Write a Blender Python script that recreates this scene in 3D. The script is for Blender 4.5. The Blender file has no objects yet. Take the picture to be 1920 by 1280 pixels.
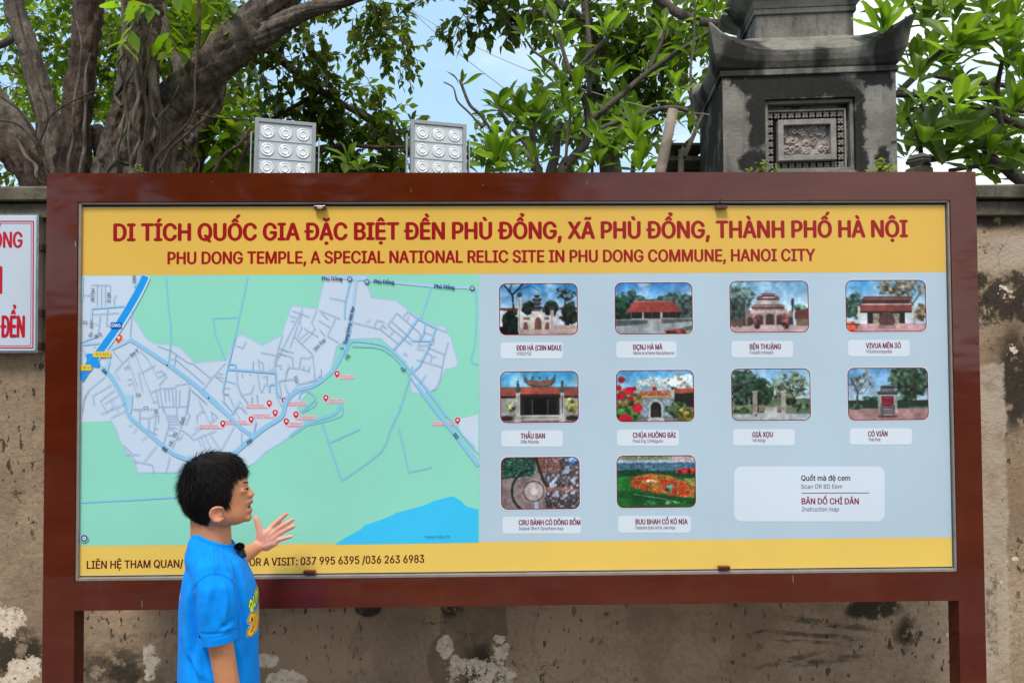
import bpy, bmesh, math, random
import numpy as np
from mathutils import Vector, Matrix, noise as mnoise
from mathutils.geometry import tessellate_polygon
from mathutils.bvhtree import BVHTree

# ------------------------------------------------------------------ camera
SC = bpy.context.scene
CAM = np.array([0.0, -2.5, 1.5])
FPX = 1500.0
_p, _y, _r = math.radians(1.557), math.radians(1.043), math.radians(-0.342)
def _basis(p, y, r):
    f = np.array([math.sin(y), math.cos(y), 0.]); rt = np.array([math.cos(y), -math.sin(y), 0.]); up = np.array([0, 0, 1.])
    fw = f*math.cos(p)+up*math.sin(p); u2 = -f*math.sin(p)+up*math.cos(p)
    return rt*math.cos(r)+u2*math.sin(r), -rt*math.sin(r)+u2*math.cos(r), fw
RT, UP, FW = _basis(_p, _y, _r)
cd = bpy.data.cameras.new('camera'); cam = bpy.data.objects.new('camera', cd); SC.collection.objects.link(cam)
cd.sensor_width = 36.0; cd.lens = 36.0*FPX/1920.0; cd.clip_start = 0.05; cd.clip_end = 3000
M = Matrix.Identity(4)
for i in range(3):
    M[i][0] = RT[i]; M[i][1] = UP[i]; M[i][2] = -FW[i]; M[i][3] = CAM[i]
cam.matrix_world = M
SC.camera = cam

# ------------------------------------------------------------------ world and sun
SUN_EL, SUN_AZ = math.radians(58), math.radians(200)     # azimuth clockwise from +Y (behind the camera, a little left)
W = bpy.data.worlds.new('World'); SC.world = W; W.use_nodes = True
nt = W.node_tree; nt.nodes.clear(); N = nt.nodes.new; L = nt.links.new
out = N('ShaderNodeOutputWorld'); bg = N('ShaderNodeBackground'); bg.inputs['Strength'].default_value = 0.12
sky = N('ShaderNodeTexSky'); sky.sky_type = 'NISHITA'; sky.sun_disc = False
sky.sun_elevation = SUN_EL; sky.sun_rotation = SUN_AZ; sky.air_density = 1.0; sky.dust_density = 1.2; sky.ozone_density = 1.2
tc = N('ShaderNodeTexCoord'); mp = N('ShaderNodeMapping'); mp.inputs['Scale'].default_value = (1.1, 1.1, 2.6); mp.inputs['Location'].default_value = (0.35, 0.1, 0.2)
nz = N('ShaderNodeTexNoise'); nz.inputs['Scale'].default_value = 1.7; nz.inputs['Detail'].default_value = 7; nz.inputs['Roughness'].default_value = 0.55
L(tc.outputs['Generated'], mp.inputs['Vector']); L(mp.outputs['Vector'], nz.inputs['Vector'])
sx = N('ShaderNodeSeparateXYZ'); L(tc.outputs['Generated'], sx.inputs[0])
# thicker cloud towards the east (image right) and near the horizon
mx = N('ShaderNodeMapRange'); mx.inputs['From Min'].default_value = -0.05; mx.inputs['From Max'].default_value = 0.45
mx.inputs['To Min'].default_value = -0.10; mx.inputs['To Max'].default_value = 0.34; L(sx.outputs['X'], mx.inputs['Value'])
ad = N('ShaderNodeMath'); ad.operation = 'ADD'; L(nz.outputs[0], ad.inputs[0]); L(mx.outputs[0], ad.inputs[1])
cr = N('ShaderNodeMapRange'); cr.interpolation_type = 'SMOOTHSTEP'; cr.inputs['From Min'].default_value = 0.46; cr.inputs['From Max'].default_value = 0.80
cr.inputs['To Min'].default_value = 0.0; cr.inputs['To Max'].default_value = 1.0
L(ad.outputs[0], cr.inputs['Value'])
mixc = N('ShaderNodeMix'); mixc.data_type = 'RGBA'; mixc.inputs['B'].default_value = (7.4, 7.6, 7.7, 1)
veil = N('ShaderNodeMix'); veil.data_type = 'RGBA'; veil.inputs['Factor'].default_value = 0.80; veil.inputs['B'].default_value = (3.2, 4.9, 6.3, 1)   # thin high haze
L(sky.outputs[0], veil.inputs['A'])
L(cr.outputs[0], mixc.inputs['Factor']); L(veil.outputs['Result'], mixc.inputs['A']); L(mixc.outputs['Result'], bg.inputs['Color']); L(bg.outputs[0], out.inputs[0])

sd = bpy.data.lights.new('sun', 'SUN'); sun = bpy.data.objects.new('sun', sd); SC.collection.objects.link(sun)
sd.energy = 2.1; sd.angle = math.radians(16); sd.color = (1.0, 0.93, 0.83)
sun.rotation_euler = Vector((-math.sin(SUN_AZ)*math.cos(SUN_EL), -math.cos(SUN_AZ)*math.cos(SUN_EL), -math.sin(SUN_EL))).to_track_quat('-Z', 'Y').to_euler()
SC.view_settings.view_transform = 'Standard'; SC.view_settings.look = 'None'
SC.view_settings.exposure = 0.55; SC.view_settings.gamma = 1.0; SC.view_settings.use_curve_mapping = False
SC.render.engine = 'CYCLES'; SC.cycles.max_bounces = 6; SC.cycles.transparent_max_bounces = 6

# ------------------------------------------------------------------ helpers
random.seed(7); RNG = np.random.default_rng(11)
def ray(px, py):
    d = FW + RT*((px-960)/FPX) - UP*((py-640)/FPX); return d
def at(px, py, Y):
    d = ray(px, py); return CAM + d*((Y-CAM[1])/d[1])
def proj(P):
    d = np.asarray(P)-CAM; w = d@FW
    return 960+FPX*(d@RT)/w, 640-FPX*(d@UP)/w
def ppm(Y): return FPX/(Y-CAM[1])          # pixels per metre at depth Y
def lin(c):
    c = np.asarray(c, float)/255.0
    return np.where(c <= 0.04045, c/12.92, ((c+0.055)/1.055)**2.4)
PK = 1.02
def pr(r, g, b):                            # printed ink: albedo that reads as this photo colour in the board's light
    return tuple(np.clip(lin((r, g, b))/PK, 0, 0.92))
def obj_mesh(name, me, parent=None, mat=None):
    o = bpy.data.objects.new(name, me); SC.collection.objects.link(o)
    if parent is not None: o.parent = parent
    if mat is not None and not me.materials: me.materials.append(mat)
    return o
def mesh(name, verts, faces, mat=None, parent=None, smooth=False, cols=None, pcols=None):
    me = bpy.data.meshes.new(name)
    if isinstance(verts, np.ndarray) and isinstance(faces, np.ndarray):
        nv, nf, k = len(verts), len(faces), faces.shape[1]
        me.vertices.add(nv); me.vertices.foreach_set('co', verts.astype(np.float32).ravel())
        me.loops.add(nf*k); me.loops.foreach_set('vertex_index', faces.astype(np.int32).ravel())
        me.polygons.add(nf); me.polygons.foreach_set('loop_start', np.arange(nf, dtype=np.int32)*k)
        me.update(calc_edges=True)
    else:
        me.from_pydata([tuple(v) for v in verts], [], [tuple(f) for f in faces]); me.update()
    if cols is not None:                    # one colour per face
        a = me.color_attributes.new('Col', 'FLOAT_COLOR', 'CORNER'); cc = []
        for p, c in zip(me.polygons, cols): cc += [c[0], c[1], c[2], 1.0]*p.loop_total
        a.data.foreach_set('color', np.array(cc, np.float32))
    if pcols is not None:                   # one colour per vertex
        a = me.color_attributes.new('Col', 'FLOAT_COLOR', 'POINT')
        a.data.foreach_set('color', np.c_[pcols, np.ones(len(pcols))].astype(np.float32).ravel())
    if smooth: me.polygons.foreach_set('use_smooth', np.ones(len(me.polygons), bool))
    return obj_mesh(name, me, parent, mat)
def empty(name, loc=(0, 0, 0)):
    o = bpy.data.objects.new(name, None); o.location = loc; o.empty_display_size = 0.1
    SC.collection.objects.link(o); return o
def tag(o, label=None, cat=None, group=None, kind=None):
    if label: o['label'] = label
    if cat: o['category'] = cat
    if group: o['group'] = group
    if kind: o['kind'] = kind
    return o
def keep(o, parent):                        # parent without moving (parents here have no rotation or scale)
    o.parent = parent; o.matrix_parent_inverse = Matrix.Translation(-Vector(parent.location)); return o

class MB:
    def __init__(s): s.v = []; s.f = []; s.c = []
    def add(s, vs, fs, col=None):
        b = len(s.v); s.v += [tuple(v) for v in vs]; s.f += [tuple(i+b for i in f) for f in fs]; s.c += [col]*len(fs)
    def box(s, x0, x1, y0, y1, z0, z1, col=None):
        vs = [(x, y, z) for x in (x0, x1) for y in (y0, y1) for z in (z0, z1)]
        s.add(vs, [(0, 1, 3, 2), (4, 6, 7, 5), (0, 4, 5, 1), (2, 3, 7, 6), (0, 2, 6, 4), (1, 5, 7, 3)], col)
    def loft(s, rings, cap=True, col=None, close=True):
        n = len(rings[0]); vs = [p for r in rings for p in r]; fs = []
        for i in range(len(rings)-1):
            for j in range(n if close else n-1):
                k = (j+1) % n; fs.append((i*n+j, i*n+k, (i+1)*n+k, (i+1)*n+j))
        if cap:
            fs.append(tuple(range(n))[::-1]); fs.append(tuple((len(rings)-1)*n+j for j in range(n)))
        s.add(vs, fs, col)
    def tube(s, pts, rad, n=8, cap=True, wob=0, seed=0, ridge=0):
        pts = [Vector(p) for p in pts]; rings = []
        if not hasattr(rad, '__len__'): rad = [rad]*len(pts)
        up = None
        for i, p in enumerate(pts):
            t = (pts[min(i+1, len(pts)-1)]-pts[max(i-1, 0)]).normalized()
            if up is None:
                up = Vector((0, 0, 1)) if abs(t.z) < 0.9 else Vector((1, 0, 0))
            a = t.cross(up).normalized(); up = a.cross(t).normalized(); ring = []
            for k in range(n):
                th = 2*math.pi*k/n; r = rad[i]
                if wob:
                    q = Vector((math.cos(th)*1.3+seed*3.1, math.sin(th)*1.3, i*0.22+seed))
                    r *= 1+wob*mnoise.noise(q)+wob*0.5*mnoise.noise(q*2.7)
                if ridge:
                    tw = th+i*.035+seed; q = Vector((math.cos(tw)*3.2, math.sin(tw)*3.2, i*.045+seed*7)); v = mnoise.noise(q); w = mnoise.noise(q*2.3); r *= 1+ridge*(1-abs(v)*4)*.6-ridge*.5*abs(w)+ridge*.25*mnoise.noise(Vector((math.cos(th)*2, math.sin(th)*2, i*.5+seed)))
                ring.append(p+a*(r*math.cos(th))+up*(r*math.sin(th)))
            rings.append(ring)
        s.loft(rings, cap)
    def build(s, name, mat=None, parent=None, smooth=False, bevel=0, vcol=False):
        me = bpy.data.meshes.new(name); me.from_pydata(s.v, [], s.f); me.update()
        if vcol:
            a = me.color_attributes.new('Col', 'FLOAT_COLOR', 'CORNER'); cc = []
            for p, c in zip(me.polygons, s.c): cc += [c[0], c[1], c[2], 1.0]*p.loop_total
            a.data.foreach_set('color', np.array(cc, np.float32))
        if smooth: me.polygons.foreach_set('use_smooth', np.ones(len(me.polygons), bool))
        o = obj_mesh(name, me, None, mat)
        if parent is not None: keep(o, parent)
        if bevel:
            b = o.modifiers.new('bevel', 'BEVEL'); b.width = bevel; b.segments = 2; b.limit_method = 'ANGLE'; b.angle_limit = math.radians(40)
        return o
def catmull(pts, per=6):
    P = [np.asarray(p, float) for p in pts]; P = [2*P[0]-P[1]]+P+[2*P[-1]-P[-2]]; o = []
    for i in range(1, len(P)-2):
        for k in range(per):
            t = k/per; a, b, c, d = P[i-1:i+3]
            o.append(0.5*((2*b)+(c-a)*t+(2*a-5*b+4*c-d)*t*t+(3*b-a-3*c+d)*t**3))
    o.append(P[-2]); return o

# ------------------------------------------------------------------ materials
class NT:                                   # small node-building helper
    def __init__(s, name):
        s.m = bpy.data.materials.new(name); s.m.use_nodes = True; s.t = s.m.node_tree; s.t.nodes.clear()
        s.out = s.n('ShaderNodeOutputMaterial'); s.b = s.n('ShaderNodeBsdfPrincipled'); s.l(s.b.outputs[0], s.out.inputs[0])
        s.tc = s.n('ShaderNodeTexCoord'); s.co = s.tc.outputs['Object']
    def n(s, k): return s.t.nodes.new(k)
    def l(s, a, b): s.t.links.new(a, b)
    def noise(s, scale, detail=4, rough=0.55, vec=None, dist=0.0, color=False):
        x = s.n('ShaderNodeTexNoise'); x.inputs['Scale'].default_value = scale; x.inputs['Detail'].default_value = detail
        x.inputs['Roughness'].default_value = rough; x.inputs['Distortion'].default_value = dist; s.l(vec or s.co, x.inputs['Vector'])
        return x.outputs['Color' if color else 0]
    def voro(s, scale, vec=None, feature='F1', out='Distance'):
        x = s.n('ShaderNodeTexVoronoi'); x.feature = feature; x.inputs['Scale'].default_value = scale; s.l(vec or s.co, x.inputs['Vector']); return x.outputs[out]
    def scale(s, v, vec=None):
        x = s.n('ShaderNodeMapping'); x.inputs['Scale'].default_value = v; s.l(vec or s.co, x.inputs['Vector']); return x.outputs[0]
    def rng(s, f, a, b, c=0.0, d=1.0, smooth=True):
        x = s.n('ShaderNodeMapRange'); x.interpolation_type = 'SMOOTHSTEP' if smooth else 'LINEAR'
        for k, v in (('From Min', a), ('From Max', b), ('To Min', c), ('To Max', d)): x.inputs[k].default_value = v
        s.l(f, x.inputs['Value']); return x.outputs[0]
    def mix(s, f, a, b):
        x = s.n('ShaderNodeMix'); x.data_type = 'RGBA'
        if isinstance(f, (int, float)): x.inputs['Factor'].default_value = f
        else: s.l(f, x.inputs['Factor'])
        for k, v in (('A', a), ('B', b)):
            if isinstance(v, (tuple, list)): x.inputs[k].default_value = (*v[:3], 1)
            else: s.l(v, x.inputs[k])
        return x.outputs['Result']
    def mul(s, a, b, mode='MULTIPLY'):
        x = s.n('ShaderNodeMix'); x.data_type = 'RGBA'; x.blend_type = mode; x.inputs['Factor'].default_value = 1
        for k, v in (('A', a), ('B', b)):
            if isinstance(v, (tuple, list)): x.inputs[k].default_value = (*v[:3], 1)
            else: s.l(v, x.inputs[k])
        return x.outputs['Result']
    def math(s, op, a, b=None):
        x = s.n('ShaderNodeMath'); x.operation = op
        for i, v in enumerate((a, b)):
            if v is None: continue
            if isinstance(v, (int, float)): x.inputs[i].default_value = v
            else: s.l(v, x.inputs[i])
        return x.outputs[0]
    def attr(s, name='Col'):
        x = s.n('ShaderNodeAttribute'); x.attribute_name = name; return x.outputs['Color']
    def bump(s, h, strength=0.3, dist=0.01):
        x = s.n('ShaderNodeBump'); x.inputs['Strength'].default_value = strength; x.inputs['Distance'].default_value = dist
        s.l(h, x.inputs['Height']); s.l(x.outputs[0], s.b.inputs['Normal'])
    def done(s, col=None, rough=0.6, spec=0.5, metal=0.0, coat=0.0, coatr=0.1):
        if col is not None:
            if isinstance(col, (tuple, list)): s.b.inputs['Base Color'].default_value = (*col[:3], 1)
            else: s.l(col, s.b.inputs['Base Color'])
        if isinstance(rough, (int, float)): s.b.inputs['Roughness'].default_value = rough
        else: s.l(rough, s.b.inputs['Roughness'])
        s.b.inputs['Specular IOR Level'].default_value = spec; s.b.inputs['Metallic'].default_value = metal
        s.b.inputs['Coat Weight'].default_value = coat; s.b.inputs['Coat Roughness'].default_value = coatr
        return s.m

def m_plain(name, col, rough=0.6, spec=0.5, metal=0.0, coat=0, var=0.08, vs=30):
    t = NT(name); f = t.noise(vs, 4); k = t.rng(f, 0.3, 0.7, 1-var, 1+var)
    c = t.n('ShaderNodeVectorMath'); c.operation = 'SCALE'; c.inputs[0].default_value = col; t.l(k, c.inputs['Scale'])
    return t.done(c.outputs[0], rough, spec, metal, coat)
def m_print():
    t = NT('printed_vinyl'); a = t.attr(); f = t.noise(2.2, 3); k = t.rng(f, 0.3, 0.7, 0.97, 1.03)
    c = t.n('ShaderNodeVectorMath'); c.operation = 'SCALE'; t.l(a, c.inputs[0]); t.l(k, c.inputs['Scale'])
    t.bump(t.noise(3.0, 3), 0.15, 0.004)
    return t.done(c.outputs[0], 0.32, 0.28, 0, 0.04, 0.12)
MAT_PRINT = m_print()
def m_frame():
    t = NT('brown_gloss_paint'); g = t.noise(2.5, 3, vec=t.scale((1, 1, 3)))
    c = t.mix(t.rng(g, 0.35, 0.7), (0.084, 0.0098, 0.0024), (0.108, 0.0155, 0.0042))
    sp = t.rng(t.noise(160, 2), 0.74, 0.8, 0, 0.35); c = t.mix(sp, c, (0.22, 0.13, 0.1))
    dust = t.rng(t.noise(6, 6, 0.7, vec=t.scale((1, 1, 0.25))), 0.52, 0.85, 0, 0.14); c = t.mix(dust, c, (0.26, 0.14, 0.11))
    t.bump(t.noise(3.2, 2, vec=t.scale((1, 1, 2.6))), 0.5, 0.006)
    return t.done(c, t.rng(t.noise(9, 4), 0.3, 0.7, 0.05, 0.13), 0.5, 0, 0.14, 0.04)
MAT_FRAME = m_frame()
MAT_TRIM = m_plain('weathered_trim', (0.32, 0.28, 0.25), 0.45, 0.5, 0.3)
MAT_GAPSHADE = m_plain('gap_shade_black', (0.012, 0.013, 0.018), 0.5)  # near-black colour in place of shade in the gap round the panel
MAT_SIGNW = m_plain('white_sign_vinyl', tuple(np.array(pr(203, 213, 228))), 0.3, 0.5, var=0.03, vs=3)
MAT_STEEL = m_plain('galvanised_steel', (0.38, 0.39, 0.4), 0.4, 0.5, 0.8, vs=60, var=0.15)
MAT_RUST = m_plain('rusty_steel', (0.06, 0.035, 0.028), 0.8, 0.3, 0.2, var=0.3)
# ------------------------------------------------------------------ ground and wall
WY = 0.42                                   # front face of the old wall
def s_warp(t):
    n = t.noise(4, 5, .6, color=True); a = t.n('ShaderNodeVectorMath'); a.operation = 'MULTIPLY_ADD'; t.l(n, a.inputs[0]); a.inputs[1].default_value = (.35, 0, .35); t.l(t.co, a.inputs[2]); m = t.n('ShaderNodeVectorMath'); m.operation = 'MULTIPLY'; t.l(a.outputs[0], m.inputs[0]); m.inputs[1].default_value = (1, 0.001, 1); return m.outputs[0]
def m_wall():
    t = NT('old_plaster'); fine = t.noise(55, 6, 0.65); mid = t.noise(5, 6, 0.6); big = t.noise(1.3, 4)
    c = t.mix(t.rng(mid, 0.36, 0.66), (0.235, 0.182, 0.138), (0.345, 0.278, 0.212))
    c = t.mix(t.rng(big, 0.4, 0.68, 0, 0.55), c, (0.42, 0.36, 0.29))
    c = t.mix(t.rng(fine, 0.35, 0.7, 0, 0.5), c, (0.17, 0.135, 0.105))
    nzc = t.noise(11, 9, 0.74, color=True)
    off = t.n('ShaderNodeVectorMath'); off.operation = 'SUBTRACT'; t.l(nzc, off.inputs[0]); off.inputs[1].default_value = (0.5, 0.5, 0.5)
    dist_height = None
    def ell(px, py, rx, ry, amt=0.10, edge=(0.92, 1.0), rot=0.0):
        P = at(px, py, WY); s = t.n('ShaderNodeVectorMath'); s.operation = 'SCALE'; t.l(off.outputs[0], s.inputs[0]); s.inputs['Scale'].default_value = amt
        a = t.n('ShaderNodeVectorMath'); a.operation = 'ADD'; t.l(t.co, a.inputs[0]); t.l(s.outputs[0], a.inputs[1])
        m = t.n('ShaderNodeMapping'); m.vector_type = 'TEXTURE'; m.inputs['Location'].default_value = (P[0], 0, P[2]); m.inputs['Rotation'].default_value = (0, rot, 0)
        k = 1/ppm(WY); m.inputs['Scale'].default_value = (rx*k, 1e6, ry*k); t.l(a.outputs[0], m.inputs['Vector'])
        l_ = t.n('ShaderNodeVectorMath'); l_.operation = 'LENGTH'; t.l(m.outputs[0], l_.inputs[0])
        return t.rng(l_.outputs['Value'], edge[0], edge[1], 1, 0)
    def box(x0_, x1_, y0_, y1_, amt=0.06, soft=.006):
        a0 = at(x0_, y1_, WY); b0 = at(x1_, y0_, WY); s = t.n('ShaderNodeVectorMath'); s.operation = 'SCALE'; t.l(off.outputs[0], s.inputs[0]); s.inputs['Scale'].default_value = amt
        a = t.n('ShaderNodeVectorMath'); a.operation = 'ADD'; t.l(t.co, a.inputs[0]); t.l(s.outputs[0], a.inputs[1]); x = t.n('ShaderNodeSeparateXYZ'); t.l(a.outputs[0], x.inputs[0])
        m = t.math('MULTIPLY', t.rng(x.outputs[0], a0[0]-soft, a0[0]+soft), t.rng(x.outputs[0], b0[0]-soft, b0[0]+soft, 1, 0)); m2 = t.math('MULTIPLY', t.rng(x.outputs[2], a0[2]-soft, a0[2]+soft), t.rng(x.outputs[2], b0[2]-soft, b0[2]+soft, 1, 0))
        return t.math('MULTIPLY', m, m2)
    def union(lst):
        r = lst[0]
        for q in lst[1:]: r = t.math('MAXIMUM', r, q)
        return r
    # ---- broad repair patches of slightly different cement
    rep = union([ell(600, 1210, 120, 70, 0.05, (0.85, 1.0)), ell(1060, 1190, 60, 90, 0.06), ell(250, 1170, 100, 30, 0.08, (0.5, 1))])
    c = t.mix(t.math('MULTIPLY', rep, 0.55), c, (0.36, 0.29, 0.22))
    smear = union([ell(760, 1225, 70, 80, 0.05, (0.8, 1)), ell(690, 1180, 25, 60, 0.02, (0.85, 1.0), 0.5)])
    c = t.mix(t.math('MULTIPLY', smear, 0.35), c, (0.15, 0.115, 0.085))
    dk = t.math('MULTIPLY', union([box(826, 950, 1118, 1330, .035, .004), ell(846, 1240, 46, 60, 0.03, (.9, 1.0))]), t.rng(t.noise(12, 6, .7), .25, .6, .55, 1))
    c = t.mix(t.math('MULTIPLY', dk, 0.62), c, (0.105, 0.083, 0.065))
    # ---- dark mould: under the coping on the right, by the right post, low left
    mold = union([box(1790, 1990, 515, 605, .42, .03), ell(1905, 720, 60, 110, 0.25, (0.5, 1.2)), ell(1850, 412, 140, 18, 0.07, (0.3, 1.2)), ell(846, 1140, 26, 24, 0.07, (0.5, 1.1)),
                  ell(690, 1133, 28, 26, 0.03, (0.85, 1.0)), ell(1640, 1140, 62, 24, 0.10, (0.7, 1.05)), ell(1700, 1185, 30, 40, 0.12, (0.3, 1.1)), ell(30, 1230, 66, 52, 0.2, (0.6, 1.1)), ell(220, 1260, 90, 50, 0.25, (0.2, 1.2)),
                  ell(900, 1255, 40, 80, 0.15, (0.3, 1.1)), ell(60, 395, 120, 22, 0.1, (0.2, 1.1))])
    mold = t.math('MULTIPLY', mold, t.rng(t.noise(17, 7, 0.72), 0.36, 0.47))
    c = t.mix(t.math('MULTIPLY', mold, 0.93), c, (0.026, 0.024, 0.021))
    # ---- trowel streaks right of centre
    st = union([ell(1560, 1170, 125, 9, 0.03, (0.5, 1), 0.14), ell(1540, 1192, 115, 7, 0.03, (0.5, 1), 0.10), ell(1530, 1205, 100, 5, 0.03, (0.5, 1), 0.08), ell(1480, 1238, 85, 8, 0.03, (0.5, 1), -0.22),
                ell(1560, 1238, 90, 10, 0.04, (0.5, 1), -0.12), ell(1420, 1186, 28, 4, 0.01, (0.5, 1), -0.25)])
    st = t.math('MULTIPLY', st, t.rng(t.noise(34, 5, 0.7, vec=t.scale((0.5, 1, 1.6))), 0.38, 0.6))
    c = t.mix(t.math('MULTIPLY', st, 0.75), c, (0.055, 0.052, 0.042))
    # ---- speckles of mould
    sp = t.math('MULTIPLY', t.rng(t.noise(30, 3, 0.6, vec=t.scale((1.6, 1, 0.7))), 0.62, 0.66), t.rng(t.noise(2.1, 2), 0.36, 0.56))
    c = t.mix(t.math('MULTIPLY', sp, 0.85), c, (0.03, 0.026, 0.022))
    sp2 = t.math('MULTIPLY', t.rng(t.voro(17), 0.10, 0.16, 1, 0), t.rng(t.noise(8, 2), 0.55, 0.6)); c = t.mix(t.math('MULTIPLY', sp2, 0.7), c, (0.035, 0.03, 0.025))
    grey = t.math('MULTIPLY', union([box(1838, 1882, 680, 1330, .075, .006), box(1800, 1990, 440, 500, .25, .03)]), t.rng(t.noise(7, 5, .6), .35, .55, .35, .9)); c = t.mix(grey, c, (0.40, 0.365, 0.33))
    c = t.mix(t.math('MULTIPLY', t.math('MULTIPLY', box(1852, 1868, 1080, 1230, .03), t.rng(t.noise(30, 5, .7), .45, .6)), .7), c, (.09, .075, .06))
    # ---- pale whitewash left in flakes
    fl = union([ell(14, 1165, 34, 26, 0.24), ell(40, 1258, 34, 24, 0.2), ell(2, 1290, 40, 20, 0.2), ell(284, 1232, 15, 20, 0.13), ell(280, 1262, 10, 18, 0.13), ell(498, 1234, 24, 17, 0.12), ell(535, 1278, 36, 22, 0.12),
                ell(838, 1212, 15, 24, 0.07), ell(935, 1195, 12, 6, 0.12), t.math('MULTIPLY', union([ell(900, 1268, 64, 34, 0.30), ell(938, 1232, 22, 34, .2), ell(862, 1262, 20, 30, .2)]), t.rng(t.noise(15, 7, .72), .44, .50)),
                ell(1905, 1048, 7, 4, 0.02), ell(1888, 1052, 3, 3, 0.01), ell(1885, 545, 9, 8, 0.3), ell(1900, 655, 10, 6, 0.1)])
    hole = t.rng(t.noise(38, 5, 0.65), 0.60, 0.64, 1, 0.0); fl = t.math('MULTIPLY', fl, hole)
    tiny = t.math('MULTIPLY', t.rng(t.noise(24, 2), 0.735, 0.75), t.rng(t.noise(1.6, 2), 0.5, 0.6)); fl = t.math('MAXIMUM', fl, tiny)
    c = t.mix(fl, c, t.mix(t.rng(t.noise(40, 5), 0.4, 0.75), (0.66, 0.62, 0.57), (0.42, 0.37, 0.32)))
    cr_ = t.voro(5.5, vec=s_warp(t), feature='DISTANCE_TO_EDGE'); ck = t.math('MULTIPLY', t.rng(cr_, .0, .012, 1, 0), t.rng(t.noise(3.3, 3), .52, .62)); c = t.mix(t.math('MULTIPLY', ck, .75), c, (.05, .04, .03))
    # ---- hairline cracks
    c = t.mul(c, (1.15, 1.0, 0.85))
    h = t.math('ADD', t.math('MULTIPLY', fine, 0.6), t.math('MULTIPLY', mid, 1.2)); h = t.math('ADD', h, t.math('MULTIPLY', fl, 0.22)); h = t.math('ADD', h, t.math('MULTIPLY', rep, 0.3)); h = t.math('SUBTRACT', h, t.math('MULTIPLY', sp, 0.4))
    t.bump(h, 0.7, 0.012)
    return t.done(c, 0.92, 0.2)
MAT_WALL = m_wall()
def m_stone(name, a, b, dark, moss=0.0, sc=7.0, dk=(0.42, 0.62)):
    t = NT(name); f1 = t.noise(sc, 6, 0.65); f2 = t.noise(sc*7, 5, 0.7); f3 = t.noise(sc*0.35, 4, 0.6, vec=t.scale((1.2, 1.2, 0.5)))
    c = t.mix(t.rng(f1, 0.3, 0.7), a, b); c = t.mix(t.rng(f2, 0.45, 0.75, 0, 0.5), c, tuple(0.35*x for x in a))
    c = t.mix(t.rng(f3, dk[0], dk[1], 0, 0.94), c, dark)
    v = t.rng(t.noise(14, 6, 0.75, vec=t.scale((3, 3, 0.35))), 0.5, 0.75, 0, 0.55); c = t.mix(v, c, dark)
    if moss: c = t.mix(t.rng(t.noise(11, 5, 0.7), 0.5, 0.66, 0, moss), c, (0.045, 0.055, 0.02))
    lt = t.rng(t.noise(22, 4, 0.7), 0.66, 0.72, 0, 0.5); c = t.mix(lt, c, (0.36, 0.34, 0.30))
    t.bump(t.math('ADD', f2, f1), 0.6, 0.008)
    return t.done(c, 0.9, 0.2)
MAT_COPING = m_stone('mossy_concrete', (0.10, 0.088, 0.065), (0.17, 0.145, 0.105), (0.03, 0.027, 0.02), 0.6)
MAT_PAVE = m_stone('pavement_concrete', (0.22, 0.2, 0.18), (0.32, 0.3, 0.27), (0.12, 0.11, 0.1), 0)

b = MB(); b.add([(-400, -400, -0.11), (400, -400, -0.11), (400, 400, -0.11), (-400, 400, -0.11)], [(0, 1, 2, 3)])
g = b.build('ground', m_plain('dusty_ground', (0.13, 0.11, 0.085), 0.95, 0.1, var=0.3, vs=2)); tag(g, kind='structure')
b = MB(); b.box(-9, 9, -3.2, WY, -0.106, 0.02); pv = b.build('pavement', MAT_PAVE, bevel=0.01); tag(pv, kind='structure')

ztop = at(1900, 345, WY-0.05)[2]; zm = at(1900, 374, WY-0.03)[2]; zb = at(1900, 404, WY-0.03)[2]
wall = empty('plaster_wall', (0, WY, 0)); tag(wall, 'old brown plastered wall with peeling whitewash and mossy coping behind the board', 'wall')
# plaster face as a finely uneven sheet on a solid core
nx, nzz = 260, 90; X = np.linspace(-9, 9, nx+1); Z = np.linspace(0.0, zb, nzz+1)
V = []; 
for i, x in enumerate(X):
    for j, z in enumerate(Z):
        d = 0.012*mnoise.noise(Vector((x*0.9, 3.1, z*0.9)))+0.005*mnoise.noise(Vector((x*4, 1, z*4)))
        V.append((x, WY+d, z))
V = np.array(V); F = np.array([(i*(nzz+1)+j, (i+1)*(nzz+1)+j, (i+1)*(nzz+1)+j+1, i*(nzz+1)+j+1) for i in range(nx) for j in range(nzz)])
o = mesh('plaster_face', V, F, MAT_WALL, smooth=True); keep(o, wall)
b = MB(); b.box(-9, 9, WY+0.02, WY+0.24, -0.1, zb); b.build('wall_core', MAT_WALL, wall)
def coping(name, y0, y1, z0, z1):
    cuts = [-9, -6.4, -3.7, -1.52, 1.05, 3.6, 6.3, 9]
    for a0, a1 in zip(cuts[:-1], cuts[1:]):
        b = MB(); n = 26; rings = []
        for i in range(n+1):
            x = a0+0.003+(a1-a0-0.006)*i/n; j = lambda q: 0.004*mnoise.noise(Vector((x*3.1, q*5.3, 2.2)))
            rings.append([(x, y0+j(1), z0+j(2)), (x, y0+j(3), z1-0.008+j(4)), (x, y0+0.012+j(5), z1+j(6)), (x, y1, z1+j(7)), (x, y1, z0)])
        b.loft(rings); b.build(name, MAT_COPING, wall, bevel=0.003)
coping('coping_slab', WY-0.055, WY+0.30, zm+0.001, ztop)
coping('coping_course', WY-0.03, WY+0.27, zb, zm-0.001)

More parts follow.
